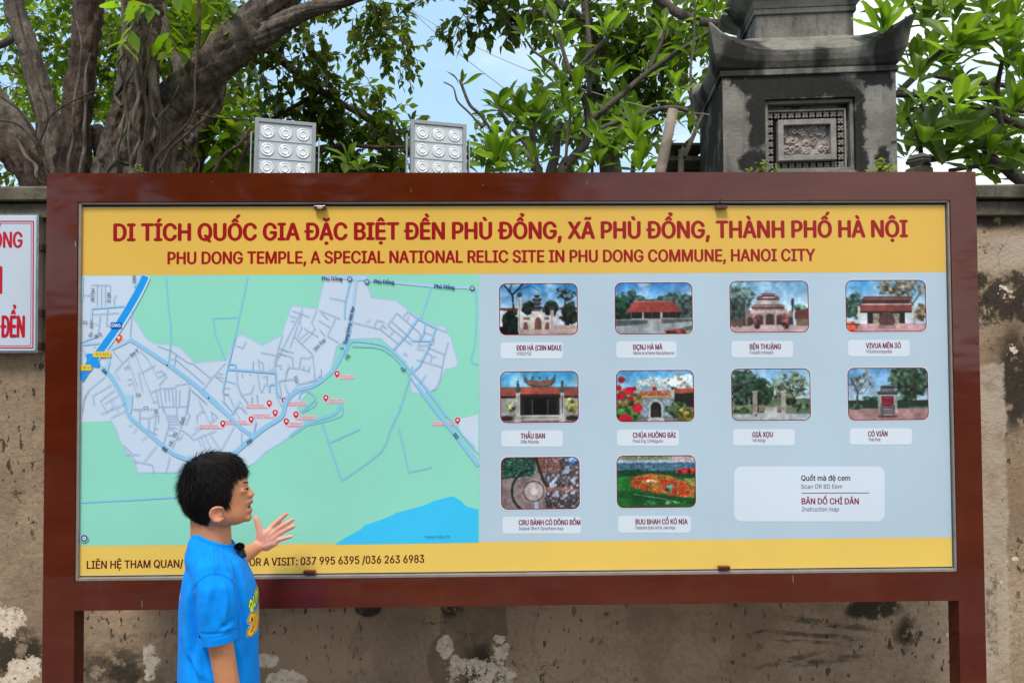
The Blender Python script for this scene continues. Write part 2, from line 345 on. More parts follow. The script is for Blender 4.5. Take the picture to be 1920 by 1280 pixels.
# ------------------------------------------------------------------ left sign on the wall
SGY = WY-0.05
p0 = at(-330, 405, SGY); p1 = at(66, 658, SGY)
sg = empty('temple_notice_sign', (p1[0], SGY, p1[2])); tag(sg, 'white sign with red border and red capitals on the wall left of the board', 'sign')
x0, x1, z0, z1 = p0[0], p1[0], p1[2], p0[2]
b = MB(); b.box(x0, x1, SGY, SGY+0.032, z0, z1); b.build('sign_face', MAT_SIGNW, sg, bevel=0.003)
b = MB(); e = 0.0045
b.box(x1+0.0005, x1+0.006, SGY+0.004, SGY+0.036, z0-e, z1+e); b.box(x0-0.006, x1+0.0005, SGY+0.004, SGY+0.036, z0-0.006, z0-0.0005); b.box(x0-0.006, x1+0.0005, SGY+0.004, SGY+0.036, z1+0.0005, z1+0.006)
b.build('sign_rim', MAT_STEEL, sg)
for py in (462, 585, 648):
    P = at(74, py, SGY); b = MB(); b.box(x1+0.007, x1+0.016, SGY+0.01, WY+0.01, P[2]-0.014, P[2]+0.012); b.tube([(x1+0.011, SGY+0.012, P[2]-0.012), (x1+0.011, SGY+0.012, P[2]+0.01)], 0.006); b.build('wall_bracket', MAT_RUST, sg, bevel=0.001)
# ------------------------------------------------------------------ flat print on panels
TXC = {}; ISL = {}
try: FONT = bpy.data.fonts.load(bpy.utils.resource_path('LOCAL')+'/datafiles/fonts/Inter.woff2')   # a face that ships with Blender
except Exception: FONT = None
def text_geo(s, res=3, shear=0.0):
    """outline of the text, filled by the non-zero winding rule so that overlapping strokes merge"""
    key = (s, res, shear)
    if key in TXC: return TXC[key]
    c = bpy.data.curves.new('t', 'FONT'); c.body = s; c.dimensions = '2D'; c.fill_mode = 'NONE'
    if FONT: c.font = FONT
    c.size = 1.0; c.resolution_u = res; c.shear = shear
    o = bpy.data.objects.new('t', c); SC.collection.objects.link(o); dg = bpy.context.evaluated_depsgraph_get()
    me = bpy.data.meshes.new_from_object(o.evaluated_get(dg))
    v = np.empty(len(me.vertices)*3); me.vertices.foreach_get('co', v); v = v.reshape(-1, 3)[:, :2].copy(); ed = [tuple(e.vertices) for e in me.edges]
    bpy.data.objects.remove(o); bpy.data.curves.remove(c); bpy.data.meshes.remove(me)
    nb = {}
    for x, y in ed: nb.setdefault(x, []).append(y); nb.setdefault(y, []).append(x)
    seen = set(); loops = []
    for i in sorted(nb):
        if i in seen: continue
        lp = [i]; seen.add(i); cur = i; nxt = i+1 if i+1 in nb[i] else nb[i][0]
        while nxt not in seen:
            lp.append(nxt); seen.add(nxt); c2 = [q for q in nb[nxt] if q not in seen]; cur = nxt
            if not c2: break
            nxt = c2[0]
        loops.append(lp)
    info = []
    for lp in loops:
        q = v[lp]; info.append((q[:, 0].min(), q[:, 0].max(), lp))
    info.sort(key=lambda t: t[0]); groups = []; 
    for x0, x1, lp in info:                 # contours that overlap in x are filled together
        if groups and x0 <= groups[-1][1]: groups[-1][1] = max(groups[-1][1], x1); groups[-1][2].append(lp)
        else: groups.append([x0, x1, [lp]])
    from mathutils.geometry import delaunay_2d_cdt
    OV = []; OF = []
    for _, _, lps in groups:
        vs = []; es = []; segs = []
        for lp in lps:
            b0 = len(vs); vs += [Vector(v[i]) for i in lp]; n = len(lp); es += [(b0+i, b0+(i+1) % n) for i in range(n)]; segs.append(v[lp])
        A = np.concatenate(segs); B = np.concatenate([np.roll(q, -1, axis=0) for q in segs])
        r = delaunay_2d_cdt(vs, es, [], 0, 1e-6); nv_ = [np.array(q) for q in r[0]]; b0 = len(OV); OV += nv_
        for f in r[2]:
            cx = (nv_[f[0]]+nv_[f[1]]+nv_[f[2]])/3; up = (A[:, 1] <= cx[1]) & (B[:, 1] > cx[1]); dn = (A[:, 1] > cx[1]) & (B[:, 1] <= cx[1])
            cr = (B[:, 0]-A[:, 0])*(cx[1]-A[:, 1])-(cx[0]-A[:, 0])*(B[:, 1]-A[:, 1])
            if (up & (cr > 0)).sum()-(dn & (cr < 0)).sum() != 0: OF.append((f[0]+b0, f[1]+b0, f[2]+b0))
    TXC[key] = (np.array(OV), OF); return TXC[key]
CAPH = max(text_geo('H')[0][:, 1])
class Print:
    """flat print lying on a panel plane Y=y0; every added shape sits a hair in front of the one before"""
    def __init__(s, y0, step=4e-6): s.y = y0; s.k = 0; s.step = step; s.b = MB()
    def nexty(s): s.k += 1; return s.y-s.k*s.step
    def pt(s, px, py, y=None):
        P = at(px, py, s.y); return P[0], P[2]
    def raw(s, pts2, faces, col):
        y = s.nexty(); il = ISL.get(id(faces))
        if il is None: s.b.add([(p[0], y, p[1]) for p in pts2], faces, col)
        else: s.b.add([(p[0], y-1.2e-6*(k % 4), p[1]) for p, k in zip(pts2, il)], faces, col); s.k += 1
    def poly(s, pts, col):
        q = [s.pt(*p) for p in pts]; tri = tessellate_polygon([[Vector((a, b, 0)) for a, b in q]])
        out = []
        for t in tri:
            a, b2, c2 = (Vector(q[i]) for i in t)
            cr = (b2-a).x*(c2-a).y-(b2-a).y*(c2-a).x
            out.append(tuple(t) if cr > 0 else tuple(t)[::-1])
        s.raw(q, out, col)
    def rect(s, x0, y0, x1, y1, col): s.poly([(x0, y1), (x1, y1), (x1, y0), (x0, y0)], col)
    def rrect(s, x0, y0, x1, y1, r, col):
        pts = []
        for cx, cy, a0 in ((x1-r, y1-r, 0), (x0+r, y1-r, 90), (x0+r, y0+r, 180), (x1-r, y0+r, 270)):
            for k in range(6):
                a = math.radians(a0+k*18); pts.append((cx+r*math.cos(a), cy+r*math.sin(a)))
        s.poly(pts, col)
    def disc(s, x, y, r, col, n=18):
        c0 = s.pt(x, y); k = 1/ppm(s.y)*r
        s.raw([(c0[0]+k*math.cos(2*math.pi*i/n), c0[1]+k*math.sin(2*math.pi*i/n)) for i in range(n)], [tuple(range(n))], col)
    def line(s, pts, w, col, curve=0):
        if curve: pts = [tuple(p) for p in catmull(pts, curve)]
        q = [np.array(s.pt(*p)) for p in pts]; h = w/2/ppm(s.y)
        for i, (a, b2) in enumerate(zip(q[:-1], q[1:])):
            d = b2-a; l_ = np.hypot(*d)
            if l_ < 1e-7: continue
            d = d/l_; n = np.array([-d[1], d[0]])*h
            s.raw([a-n, b2-n, b2+n, a+n], [(0, 1, 2, 3)], col)
            if i > 0 and w > 1.2: s.raw([a+h*np.array([math.cos(t), math.sin(t)]) for t in np.linspace(0, 2*math.pi, 9)[:-1]], [tuple(range(8))], col)
    def text(s, st, x0, x1, base, cap, col, off=0.0, x1y=None, shear=0.0, halo=None):
        """text between pixel columns x0..x1 with baseline row base (at x0; x1y at x1) and cap height in px"""
        v, f = text_geo(st, 3, shear); A = np.array(s.pt(x0, base)); B = np.array(s.pt(x1, x1y if x1y is not None else base)); U = np.array(s.pt(x0, base-cap))-A
        mn, mxx = v[:, 0].min(), v[:, 0].max(); ex = (B-A)/(mxx-mn); ey = np.array([0, np.hypot(*U)/CAPH]); w = off*ey[1]
        for dx, dz in (((0, 0),) if off == 0 else ((-w, 0), (w, 0), (0, w*.6), (0, -w*.6))):
            s.raw((v[:, :1]-mn)*ex+v[:, 1:]*ey+A+np.array([dx, dz]), f, col)
    def rtext(s, st, cx, cy, cap, ang, col, off=0.0, sx=0.85):
        """text centred on a pixel, rotated counter-clockwise by ang degrees"""
        v, f = text_geo(st, 2); c0 = np.array(s.pt(cx, cy)); k = cap/ppm(s.y)/CAPH; a = math.radians(ang)
        w = (v-np.array([(v[:, 0].min()+v[:, 0].max())/2, CAPH/2]))*np.array([k*sx, k])
        q = np.c_[w[:, 0]*math.cos(a)-w[:, 1]*math.sin(a), w[:, 0]*math.sin(a)+w[:, 1]*math.cos(a)]+c0
        for d in ((-off*k, off*k) if off else (0,)): s.raw(q+np.array([d*math.cos(a), d*math.sin(a)]), f, col)
    def build(s, name, parent): return s.b.build(name, MAT_PRINT, parent, vcol=True)

# sign lettering
RED = pr(196, 22, 48)
P = Print(SGY-0.0006); P.line([(-400, 415), (62.5, 415), (61.5, 652), (-400, 652)], 2.2, RED); P.line([(-400, 419), (58.5, 419), (57.5, 648), (-400, 648)], 1.0, RED)
o = P.build('red_border', sg)
for st_, a_, b_, c_, d_ in (('ỐNG', -14, 41, 464, 29), ('N', -30, 2, 550, 50), ('ĐỂN', 2, 45, 632, 40)):
    P = Print(SGY-0.0007); P.text(st_, a_, b_, c_, d_, RED, 0.020); P.build('lettering', sg)

# ------------------------------------------------------------------ the information board
FX0, FX1, FZ0, FZ1 = -1.3987, 1.5224, 0.7495, 2.0990
PX0, PX1, PZ0, PZ1 = -1.3020, 1.4298, 0.8515, 1.9957
board = empty('information_board', ((FX0+FX1)/2, 0, 0.02)); tag(board, 'large brown framed information board with yellow title and map', 'information board')
def bar(name, x0, x1, z0, z1, y0=0.0, y1=0.06, m=MAT_FRAME, bev=0.001):
    b = MB(); b.box(x0, x1, y0, y1, z0, z1); return b.build(name, m, board, bevel=bev)
wL = 0.0905; wR = 0.078; wT = 0.090; wB = 0.088
xi0, xi1, zi0, zi1 = FX0+wL, FX1-wR, FZ0+wB, FZ1-wT
bar('post', FX0, xi0+0.005, 0.02, FZ1, bev=0); bar('post', xi1-0.005, FX1, 0.02, FZ1, bev=0)
bar('top_rail', xi0+0.005, xi1-0.005, zi1, FZ1, 0.0, 0.06, bev=0); bar('bottom_rail', xi0+0.005, xi1-0.005, FZ0, zi0, 0.0, 0.06, bev=0)
for (a, b2) in ((FX0-0.03, xi0+0.03), (xi1-0.03, FX1+0.03)): bar('base_plate', a, b2, 0.02, 0.028, -0.04, 0.10)
PY = 0.015
bar('panel', PX0, PX1, PZ0, PZ1, PY, PY+0.004, MAT_SIGNW, 0)
bar('backing_sheet', xi0+0.006, xi1-0.006, zi0+0.001, zi1-0.001, 0.040, 0.046, MAT_STEEL, 0)
tw = 0.009                                    # pale aluminium trim inside the brown frame, then black bars standing in for the shaded gap
def trim(a0, a1, c0, c1): bar('trim', a0, a1, c0, c1, 0.004, 0.022, MAT_TRIM, 0.0015)
trim(xi0+0.0055, xi0+0.0055+tw*0.85, zi0+0.0005, zi1-0.0005); trim(xi1-0.0055-tw*0.6, xi1-0.0055, zi0+0.0005, zi1-0.0005)
trim(xi0+0.014, xi1-0.0115, zi1-0.0065, zi1-0.0005); trim(xi0+0.014, xi1-0.0115, zi0+0.0005, zi0+0.0105)
MAT_GAP = MAT_GAPSHADE
bar('gap_shade', xi0+0.0145, PX0-0.0005, zi0+0.011, zi1-0.0068, 0.020, 0.039, MAT_GAP, 0); bar('gap_shade', PX1+0.0005, xi1-0.0112, zi0+0.011, zi1-0.0068, 0.020, 0.039, MAT_GAP, 0)
bar('gap_shade', PX0, PX1, PZ1+0.0003, zi1-0.0068, 0.021, 0.039, MAT_GAP, 0); 
for px, py, rust in ((600, 389, 1), (1353, 388, 0), (580, 1072.5, 0), (1358, 1064.5, 0)):
    q = at(px, py, 0.0); b = MB(); b.box(q[0]-0.018, q[0]+0.018, -0.004, 0.0148, q[2]-0.0055, q[2]+0.0055)
    b.tube([(q[0], -0.006, q[2]), (q[0], -0.003, q[2])], 0.0035)
    b.build('retaining_clip', MAT_FRAME, board, bevel=0.003)

for k_, pts in enumerate(([(266, 1124), (266.5, 1138)], [(1486.5, 1078), (1487, 1086), (1488, 1092)], [(141, 452), (141.8, 458), (141, 462)], [(1778, 403), (1778.5, 408)], [(905, 347), (907, 347)], [(398, 341), (399, 342)], [(1352, 372), (1351, 378), (1349, 381)], [(1423, 323.5), (1424, 328)], [(1100, 336), (1101, 346)], [(770, 352), (771, 360)])):
    w_ = (1.0, 1.0, 2.0, 1.5, 1.2, 1.2, 2.2, 1.4, .6, .5)[k_]; P = Print(-0.0004); P.line(pts, w_, (.30, .22, .19) if k_ not in (6, 7) else (.05, .02, .015)); P.build('paint_chip', board)
q = at(600, 389, 0); P = Print(-0.0068); P.poly([(594, 386.5), (604, 386), (606, 389), (602, 391.5), (595, 391)], (.42, .33, .29)); P.build('paint_chip', board)
# ---- bands
YEL = pr(230, 184, 82); YEL2 = pr(238, 200, 98); GREY = pr(184, 204, 220); LAND = pr(203, 218, 237); GRN = pr(147, 220, 198); WAT = pr(62, 198, 246)
S = 0.0004
P = Print(PY-S)
def bandpts(y0l, y0r, y1l, y1r, xl=None, xr=None): return None
zT = at(900, 513.5, PY)[2]; zBt = at(900, 1015.5, PY)[2]
def wr(p, x0, x1, z0, z1, col): p.raw([(x0, z0), (x1, z0), (x1, z1), (x0, z1)], [(0, 1, 2, 3)], col)
wr(P, PX0+.001, PX1-.001, zT, PZ1-.001, YEL); o = P.build('title_band', board)
P = Print(PY-S); wr(P, PX0+.001, PX1-.001, PZ0+.001, zBt, YEL2); P.build('footer_band', board)
xm = at(899, 760, PY)[0]
P = Print(PY-S); wr(P, xm, PX1-.001, zBt+.0002, zT-.0002, GREY); P.build('photo_field', board)
DR = pr(160, 12, 22); DR2 = pr(96, 14, 26)
P = Print(PY-2*S)
P.text('DI TÍCH QUỐC GIA ĐẶC BIỆT ĐỀN PHÙ ĐỔNG, XÃ PHÙ ĐỔNG, THÀNH PHỐ HÀ NỘI', 214, 1701, 451.5, 31.5, DR, 0.030, x1y=444)
P.text('PHU DONG TEMPLE, A SPECIAL NATIONAL RELIC SITE IN PHU DONG COMMUNE, HANOI CITY', 315, 1528, 495, 22.5, DR, 0.026, x1y=489)
P.build('title_lettering', board)
P = Print(PY-2*S)
P.text('LIÊN HỆ THAM QUAN/', 163, 343, 1065.5, 14.5, DR2, 0.018, x1y=1063); P.build('footer_lettering', board); P = Print(PY-2*S); P.text('FOR A VISIT: 037 995 6395 /036 263 6983', 459, 795, 1060.5, 14.5, DR2, 0.018, x1y=1054)
P.build('footer_lettering', board)

# ---- the map
T = {'A': (140, 500, 4.74), 'B': (500, 500, 4.74), 'C': (140, 730, 4.74), 'D': (500, 730, 4.13), 'a': (140, 505, 9.48), 'b': (340, 620, 9.48), 'c': (140, 640, 9.48), 'd': (140, 770, 9.48), 'e': (370, 720, 9.48), 'f': (530, 700, 9.48)}
def tp(k, pts): x, y, s = T[k]; return [(x+a/s, y+b2/s) for a, b2 in pts]
P = Print(PY-S, 3e-6)
wr(P, PX0+.001, xm-.0003, zBt+.0002, zT-.0002, GRN)
W1 = tp('A', [(45, 82), (665, 82), (600, 190), (545, 290), (515, 400), (520, 455), (590, 560), (640, 640), (700, 680), (830, 690), (930, 715), (1040, 820), (1060, 855), (1350, 832), (1380, 740), (1450, 620), (1485, 602), (1665, 700)]) + \
     tp('B', [(135, 605), (160, 520), (225, 345), (450, 375), (515, 110), (515, 82), (885, 82), (900, 180), (930, 275), (1150, 300), (1350, 455), (1500, 525), (1580, 530), (1640, 640), (1700, 850), (1690, 885), (1580, 915), (1550, 1000), (1520, 1080), (1460, 1105), (1380, 1128), (1290, 1112), (1285, 1080), (1275, 980), (1240, 850), (1130, 740), (1010, 635), (760, 640), (680, 665), (620, 710), (600, 800), (570, 920), (500, 985), (430, 1050)]) + \
     tp('f', [(500, 290), (350, 450), (260, 620), (330, 800), (400, 900), (250, 990), (100, 1130), (0, 1190)]) + \
     tp('C', [(1896, 435), (1700, 550), (1600, 650), (1510, 690), (1350, 738), (930, 735), (565, 738), (535, 650), (440, 520), (395, 440), (370, 350), (330, 285), (290, 278), (45, 290)])
W1[0] = (152, 517.3); W1[1] = (W1[1][0], 517.3)
OUT = pr(176, 203, 233)
P.poly(W1, LAND); P.line(W1[1:-1], 2.4, OUT)
wp = tp('D', [(1470, 225), (1520, 222), (1640, 190), (1640, 540), (1600, 470), (1500, 330)]); P.poly(wp, LAND)
wt = tp('D', [(530, 1197), (600, 1150), (730, 1080), (760, 1050), (820, 1030), (980, 970), (1000, 955), (1220, 895), (1300, 860), (1430, 826), (1450, 828), (1505, 860), (1550, 905), (1640, 928), (1640, 1190)])
P.poly(wt[:-1]+[(897, 1016.5), (628, 1020.5)], WAT)
HW = pr(34, 154, 238); MR = pr(146, 200, 238); GR = pr(138, 200, 224); TH = pr(170, 191, 222); MRP = pr(172, 209, 240)
def R(k, w, col, pts, cu=0): P.line(tp(k, pts), w, col, cu)
# green-field roads
R('A', 3.4, GR, [(812, 88), (830, 300), (855, 550), (855, 700), (835, 860)], 4); R('A', 3.6, GR, [(1540, 88), (1500, 280), (1450, 520), (1400, 740), (1365, 900)], 3); R('A', 3.0, GR, [(1450, 450), (1230, 458), (1250, 600), (1340, 830)], 0)
R('B', 3.0, GR, [(1860, 200), (1865, 420), (1850, 700), (1820, 800), (1830, 850), (1880, 870)], 3); R('B', 3.2, MR, [(1465, 180), (1375, 460)])
R('D', 3.6, GR, [(430, 260), (490, 440), (570, 670), (590, 695), (620, 680), (885, 480), (960, 310), (1030, 160), (1080, 0)], 4); R('D', 3.2, GR, [(490, 410), (725, 305)]); R('D', 3.2, GR, [(1025, 305), (1060, 450), (1100, 640), (1280, 600)])
R('f', 5.5, GR, [(130, 1120), (350, 960), (500, 860), (900, 730), (1000, 620), (1040, 520)], 3); R('f', 3.4, GR, [(400, 920), (700, 860), (980, 780), (1060, 720), (1060, 600), (1040, 520)], 3)
R('f', 3.0, GR, [(290, 460), (330, 350), (440, 315), (560, 400), (565, 480), (330, 680)], 4); R('f', 2.4, GR, [(590, 460), (600, 520), (560, 580), (340, 700)], 3)
R('C', 3.2, MR, [(60, 1000), (500, 978), (960, 950)])
R('D', 2.6, GR, [(1080, 0), (1100, -60), (1130, -180)])
# town main roads
R('B', 5.2, MRP, [(640, 95), (1150, 140), (1460, 170), (1860, 190)]); R('B', 5.5, MRP, [(800, 95), (770, 340), (740, 560)]); R('B', 3.4, MR, [(745, 130), (700, 330), (695, 465)], 3)
R('B', 6.5, MR, [(740, 560), (700, 700), (640, 840), (570, 940), (430, 1050), (290, 1090)], 3); R('B', 7.5, MR, [(290, 1090), (210, 1150), (160, 1240)], 2)
R('B', 3.6, MR, [(700, 780), (740, 680), (800, 660), (1010, 690), (1130, 760), (1280, 920), (1420, 1090), (1620, 1340)], 3); R('B', 3.0, GR, [(760, 705), (1040, 735), (1240, 920), (1330, 1060), (1560, 1340)], 3)
R('D', 6.5, MR, [(1160, -40), (1300, 150), (1460, 350), (1640, 590)], 2); R('D', 3.2, MR, [(1240, 0), (1420, 230), (1640, 500)], 2)
R('B', 3.8, MR, [(1345, 460), (1250, 600), (1130, 735)]); R('B', 3.6, MR, [(1345, 460), (1400, 490), (1505, 545), (1450, 700), (1360, 880), (1300, 935), (1440, 1100), (1600, 1330)]); R('B', 2.8, MR, [(1415, 500), (1395, 600), (1370, 645)]); R('B', 2.8, MR, [(1290, 655), (1460, 660)])
R('c', 5.0, MRP, [(150, 50), (440, 20)]); R('a', 4.0, MRP, [(100, 1290), (300, 1220), (420, 1180)]); R('c', 7.0, MRP, [(600, 150), (600, 380), (560, 520)]); R('a', 5.0, MRP, [(140, 130), (130, 560)])
R('c', 6.5, MRP, [(650, 130), (800, 60), (960, -20)]); R('A', 7.4, MR, [(490, 640), (830, 865), (1150, 1110), (1340, 1290)], 2); R('C', 7.2, MR, [(1100, -20), (1200, 80), (1370, 230), (1480, 340), (1585, 410)], 2)
R('C', 8.0, MR, [(1380, 600), (1585, 420), (1700, 330), (1840, 240), (1870, 130), (1896, 60)], 3)
R('c', 7.5, MR, [(480, 470), (600, 560), (760, 800), (900, 1080), (960, 1290)], 3); R('d', 7.0, MR, [(930, -20), (1010, 130), (1300, 380), (1700, 720), (1896, 820)], 3); P.poly(tp('c', [(900, 930), (1040, 940), (1010, 1270), (960, 1270)]), MRP)
R('C', 7.0, MR, [(860, 560), (1000, 620), (1200, 690)]); R('b', 3.6, MR, [(840, 680), (1680, 745), (1690, 1080), (1760, 1190)], 0); R('b', 3.0, MR, [(850, 580), (970, 600), (965, 690)]); R('b', 3.0, MR, [(1660, 950), (1570, 960), (1570, 1085)])
R('a', 3.4, MRP, [(300, 900), (310, 690), (880, 645)]); R('A', 4.0, MRP, [(600, 85), (530, 180)]); R('D', 2.6, MRP, [(1520, 350), (1610, 440)], 0)
R('b', 2.6, MR, [(960, 120), (850, 560), (780, 870), (740, 1100)], 3)
# highway
R('A', 17, pr(190, 225, 250), [(640, 82), (560, 250), (400, 520), (240, 740), (20, 1010)], 3); R('A', 13.0, HW, [(633, 84), (560, 235), (400, 505), (240, 735), (160, 840), (52, 1005)], 3)
P.poly(tp('c', [(190, 240), (230, 215), (440, 215), (430, 330), (465, 420), (430, 465), (350, 445), (290, 470), (190, 400), (225, 340), (215, 280)]), HW)
R('c', 0.9, pr(90, 180, 245), [(240, 360), (420, 120), (560, -80)])
# thin streets
TH_L = {'A': [[(150, 160), (205, 155)], [(200, 160), (318, 162)], [(202, 155), (202, 345)], [(240, 165), (240, 345)], [(275, 165), (275, 345)], [(318, 162), (318, 215)], [(355, 340), (352, 280), (375, 245)], [(165, 422), (395, 408)], [(297, 365), (285, 520), (320, 525)], [(230, 430), (220, 540), (210, 590)], [(180, 510), (215, 510)], [(512, 380), (495, 625)], [(80, 252), (150, 252)], [(60, 700), (90, 760), (110, 790)], [(170, 715), (190, 700)],
          [(340, 740), (430, 855)], [(560, 720), (360, 925), (400, 1000)], [(475, 830), (560, 1060)], [(545, 780), (650, 1060), (705, 1200)], [(585, 745), (655, 820), (740, 985), (815, 940)], [(590, 940), (720, 870)], [(725, 935), (770, 920), (820, 970), (755, 1040), (765, 1080)], [(570, 930), (605, 1110)], [(470, 1000), (510, 990), (545, 1100)], [(475, 1045), (515, 1030)],
          [(740, 700), (860, 745), (1010, 850), (1050, 855), (1215, 990)], [(855, 820), (900, 820), (1155, 1040)], [(905, 765), (885, 885)], [(1340, 850), (1215, 990), (1140, 1095)], [(1250, 965), (1330, 985)], [(1270, 940), (1320, 952)],
          [(270, 975), (130, 1090), (80, 1190), (70, 1290)], [(330, 1045), (165, 1140), (175, 1230)], [(360, 1090), (230, 1185), (290, 1290)], [(390, 1140), (270, 1210)], [(670, 1115), (760, 1080), (890, 1070), (905, 1050), (1020, 1030)], [(755, 1085), (790, 1290)], [(800, 1080), (810, 1200)], [(830, 1078), (845, 1190)], [(865, 1075), (880, 1230)], [(900, 1075), (900, 1230)], [(935, 1085), (932, 1230)], [(1025, 1050), (1020, 1150), (1000, 1290)], [(720, 1085), (750, 1240), (1010, 1235)], [(700, 1200), (735, 1190)], [(520, 1265), (610, 1265)], [(1035, 1085), (1180, 1220)], [(1105, 1180), (1150, 1290)]],
     'b': [[(1280, 525), (1275, 700)], [(1365, 495), (1400, 710)], [(1380, 525), (1455, 565), (1460, 720)], [(1575, 650), (1575, 720)], [(1625, 640), (1625, 720)], [(1085, 740), (1085, 820)], [(1230, 740), (1230, 795)], [(1360, 750), (1400, 1040), (1430, 1085), (1490, 940)], [(985, 720), (1000, 930), (1080, 1130), (1180, 1280)], [(780, 875), (970, 930)], [(750, 1000), (870, 1015)], [(745, 1105), (845, 1115), (900, 1280)], [(1090, 1130), (1250, 1095), (1295, 950)], [(1525, 790), (1525, 970)], [(1440, 820), (1530, 790)], [(740, 900), (600, 795)], [(970, 255), (1095, 295), (1155, 180)], [(1405, 375), (1760, 440)], [(1800, 50), (1690, 450), (1660, 580), (1680, 740)], [(1670, 600), (1790, 608)], [(1740, 660), (1800, 662)], [(1740, 300), (1890, 360)], [(1710, 375), (1890, 440)], [(1740, 880), (1850, 865), (1896, 640)], [(1740, 880), (1790, 1200)], [(1255, 1170), (1250, 1280)], [(1355, 1120), (1355, 1280)], [(1835, 930), (1896, 1070)]],
     'B': [[(320, 365), (75, 860), (80, 1000)], [(225, 385), (380, 440)], [(445, 380), (400, 490), (430, 545), (380, 610), (320, 670)], [(460, 380), (655, 458)], [(615, 450), (540, 610), (640, 670)], [(460, 470), (565, 535)], [(480, 400), (550, 465)], [(470, 550), (520, 610)], [(240, 610), (410, 775), (430, 1000)], [(300, 480), (310, 540), (270, 620)], [(330, 540), (460, 620)], [(370, 570), (290, 640)], [(110, 720), (240, 760)], [(105, 765), (230, 800), (235, 895)], [(190, 850), (200, 890), (290, 900), (305, 800), (370, 810), (410, 785)], [(300, 900), (375, 925), (378, 880)], [(335, 870), (325, 910)], [(485, 900), (485, 970), (430, 1000), (270, 1050)], [(320, 395), (205, 715)], [(205, 430), (270, 450)], [(210, 475), (250, 480)], [(560, 272), (700, 300)], [(765, 490), (1010, 550), (1170, 680)], [(950, 540), (980, 470), (1050, 490)], [(1010, 550), (1030, 510), (1065, 548)], [(880, 488), (925, 470)], [(1155, 405), (1075, 515), (1290, 690)], [(1155, 405), (1370, 590)], [(1250, 395), (1210, 440)], [(1110, 480), (1290, 640)], [(1245, 390), (1350, 460)], [(1090, 605), (1125, 575)], [(1265, 430), (1245, 470)], [(1505, 540), (1600, 575)], [(1615, 660), (1580, 780), (1560, 890), (1540, 1000), (1500, 1080), (1460, 1100)], [(1330, 820), (1560, 885)], [(1430, 710), (1585, 775)], [(1430, 755), (1470, 790), (1455, 845)], [(1470, 790), (1510, 795)], [(1330, 720), (1400, 735)], [(1370, 590), (1350, 700), (1480, 680)], [(1395, 575), (1470, 600)], [(1420, 950), (1365, 1030)], [(1215, 780), (1230, 755)], [(1235, 790), (1250, 765)], [(1490, 630), (1480, 680)], [(165, 950), (200, 890)], [(160, 1040), (195, 1140)], [(110, 1010), (130, 1150)], [(110, 1010), (240, 995)]],
     'C': [[(65, 210), (85, 80), (130, 0)], [(230, 215), (455, 120)], [(315, 250), (455, 185)], [(235, 100), (290, 195), (345, 150), (320, 95)], [(345, 90), (395, 195)], [(580, 175), (580, 295)], [(585, 245), (665, 250), (720, 215)], [(665, 255), (655, 370)], [(725, 200), (705, 390)], [(745, 210), (745, 290)], [(710, 340), (745, 340)], [(650, 355), (740, 395)], [(790, 150), (840, 300), (790, 480)], [(815, 225), (905, 225)], [(820, 250), (910, 245)], [(830, 275), (915, 272)], [(838, 300), (960, 298)], [(835, 325), (910, 335)], [(835, 345), (885, 352)], [(905, 140), (915, 260), (960, 300)], [(1020, 0), (1000, 180), (870, 520)], [(1000, 190), (1025, 220), (990, 310)], [(820, 390), (900, 410), (950, 425)], [(900, 430), (940, 440)], [(880, 440), (850, 470)], [(965, 390), (940, 425)], [(945, 350), (1020, 400), (1050, 440), (1260, 360)], [(1030, 410), (1130, 330)], [(1065, 345), (1110, 320)], [(1105, 90), (1205, 295), (1270, 235), (1215, 190), (1230, 280)], [(1090, 290), (1085, 225), (1140, 185)], [(1095, 430), (1130, 500)], [(1125, 410), (1170, 540)], [(1155, 395), (1225, 540)], [(1200, 380), (1300, 535)], [(1300, 535), (1420, 320)], [(1225, 545), (1300, 535)], [(1485, 375), (1485, 490)], [(1595, 370), (1620, 280)], [(440, 490), (510, 560), (545, 650)], [(455, 570), (580, 572)], [(530, 630), (690, 660), (705, 730)], [(620, 635), (735, 490)], [(848, 590), (812, 730)], [(480, 322), (515, 305)], [(525, 375), (555, 340)], [(600, 445), (645, 415)], [(1320, 0), (1330, 100), (1420, 215)], [(1325, 35), (1370, 40), (1465, 250)], [(1045, 5), (1165, 110)], [(1400, 210), (1460, 140), (1530, 205)], [(520, 172), (610, 172)], [(665, 172), (700, 165)]],
     'e': [[(440, 280), (640, 500)], [(700, 0), (780, 180), (900, 310)], [(760, 290), (880, 510)], [(610, 540), (760, 290)], [(560, 170), (750, 600)], [(1060, 180), (1075, 320)], [(980, 200), (970, 320)], [(1400, 200), (1510, 390)], [(1045, 650), (1000, 860)]],
     'f': [[(0, 115), (200, 90)], [(40, 170), (110, 350)], [(280, 190), (580, 110), (680, 30)], [(560, 0), (575, 105)], [(265, 220), (170, 310)]]}
for k, ls in TH_L.items():
    for l_ in ls: R(k, 1.25, TH, l_)
NAV = pr(44, 62, 92); NV = pr(12, 52, 106)
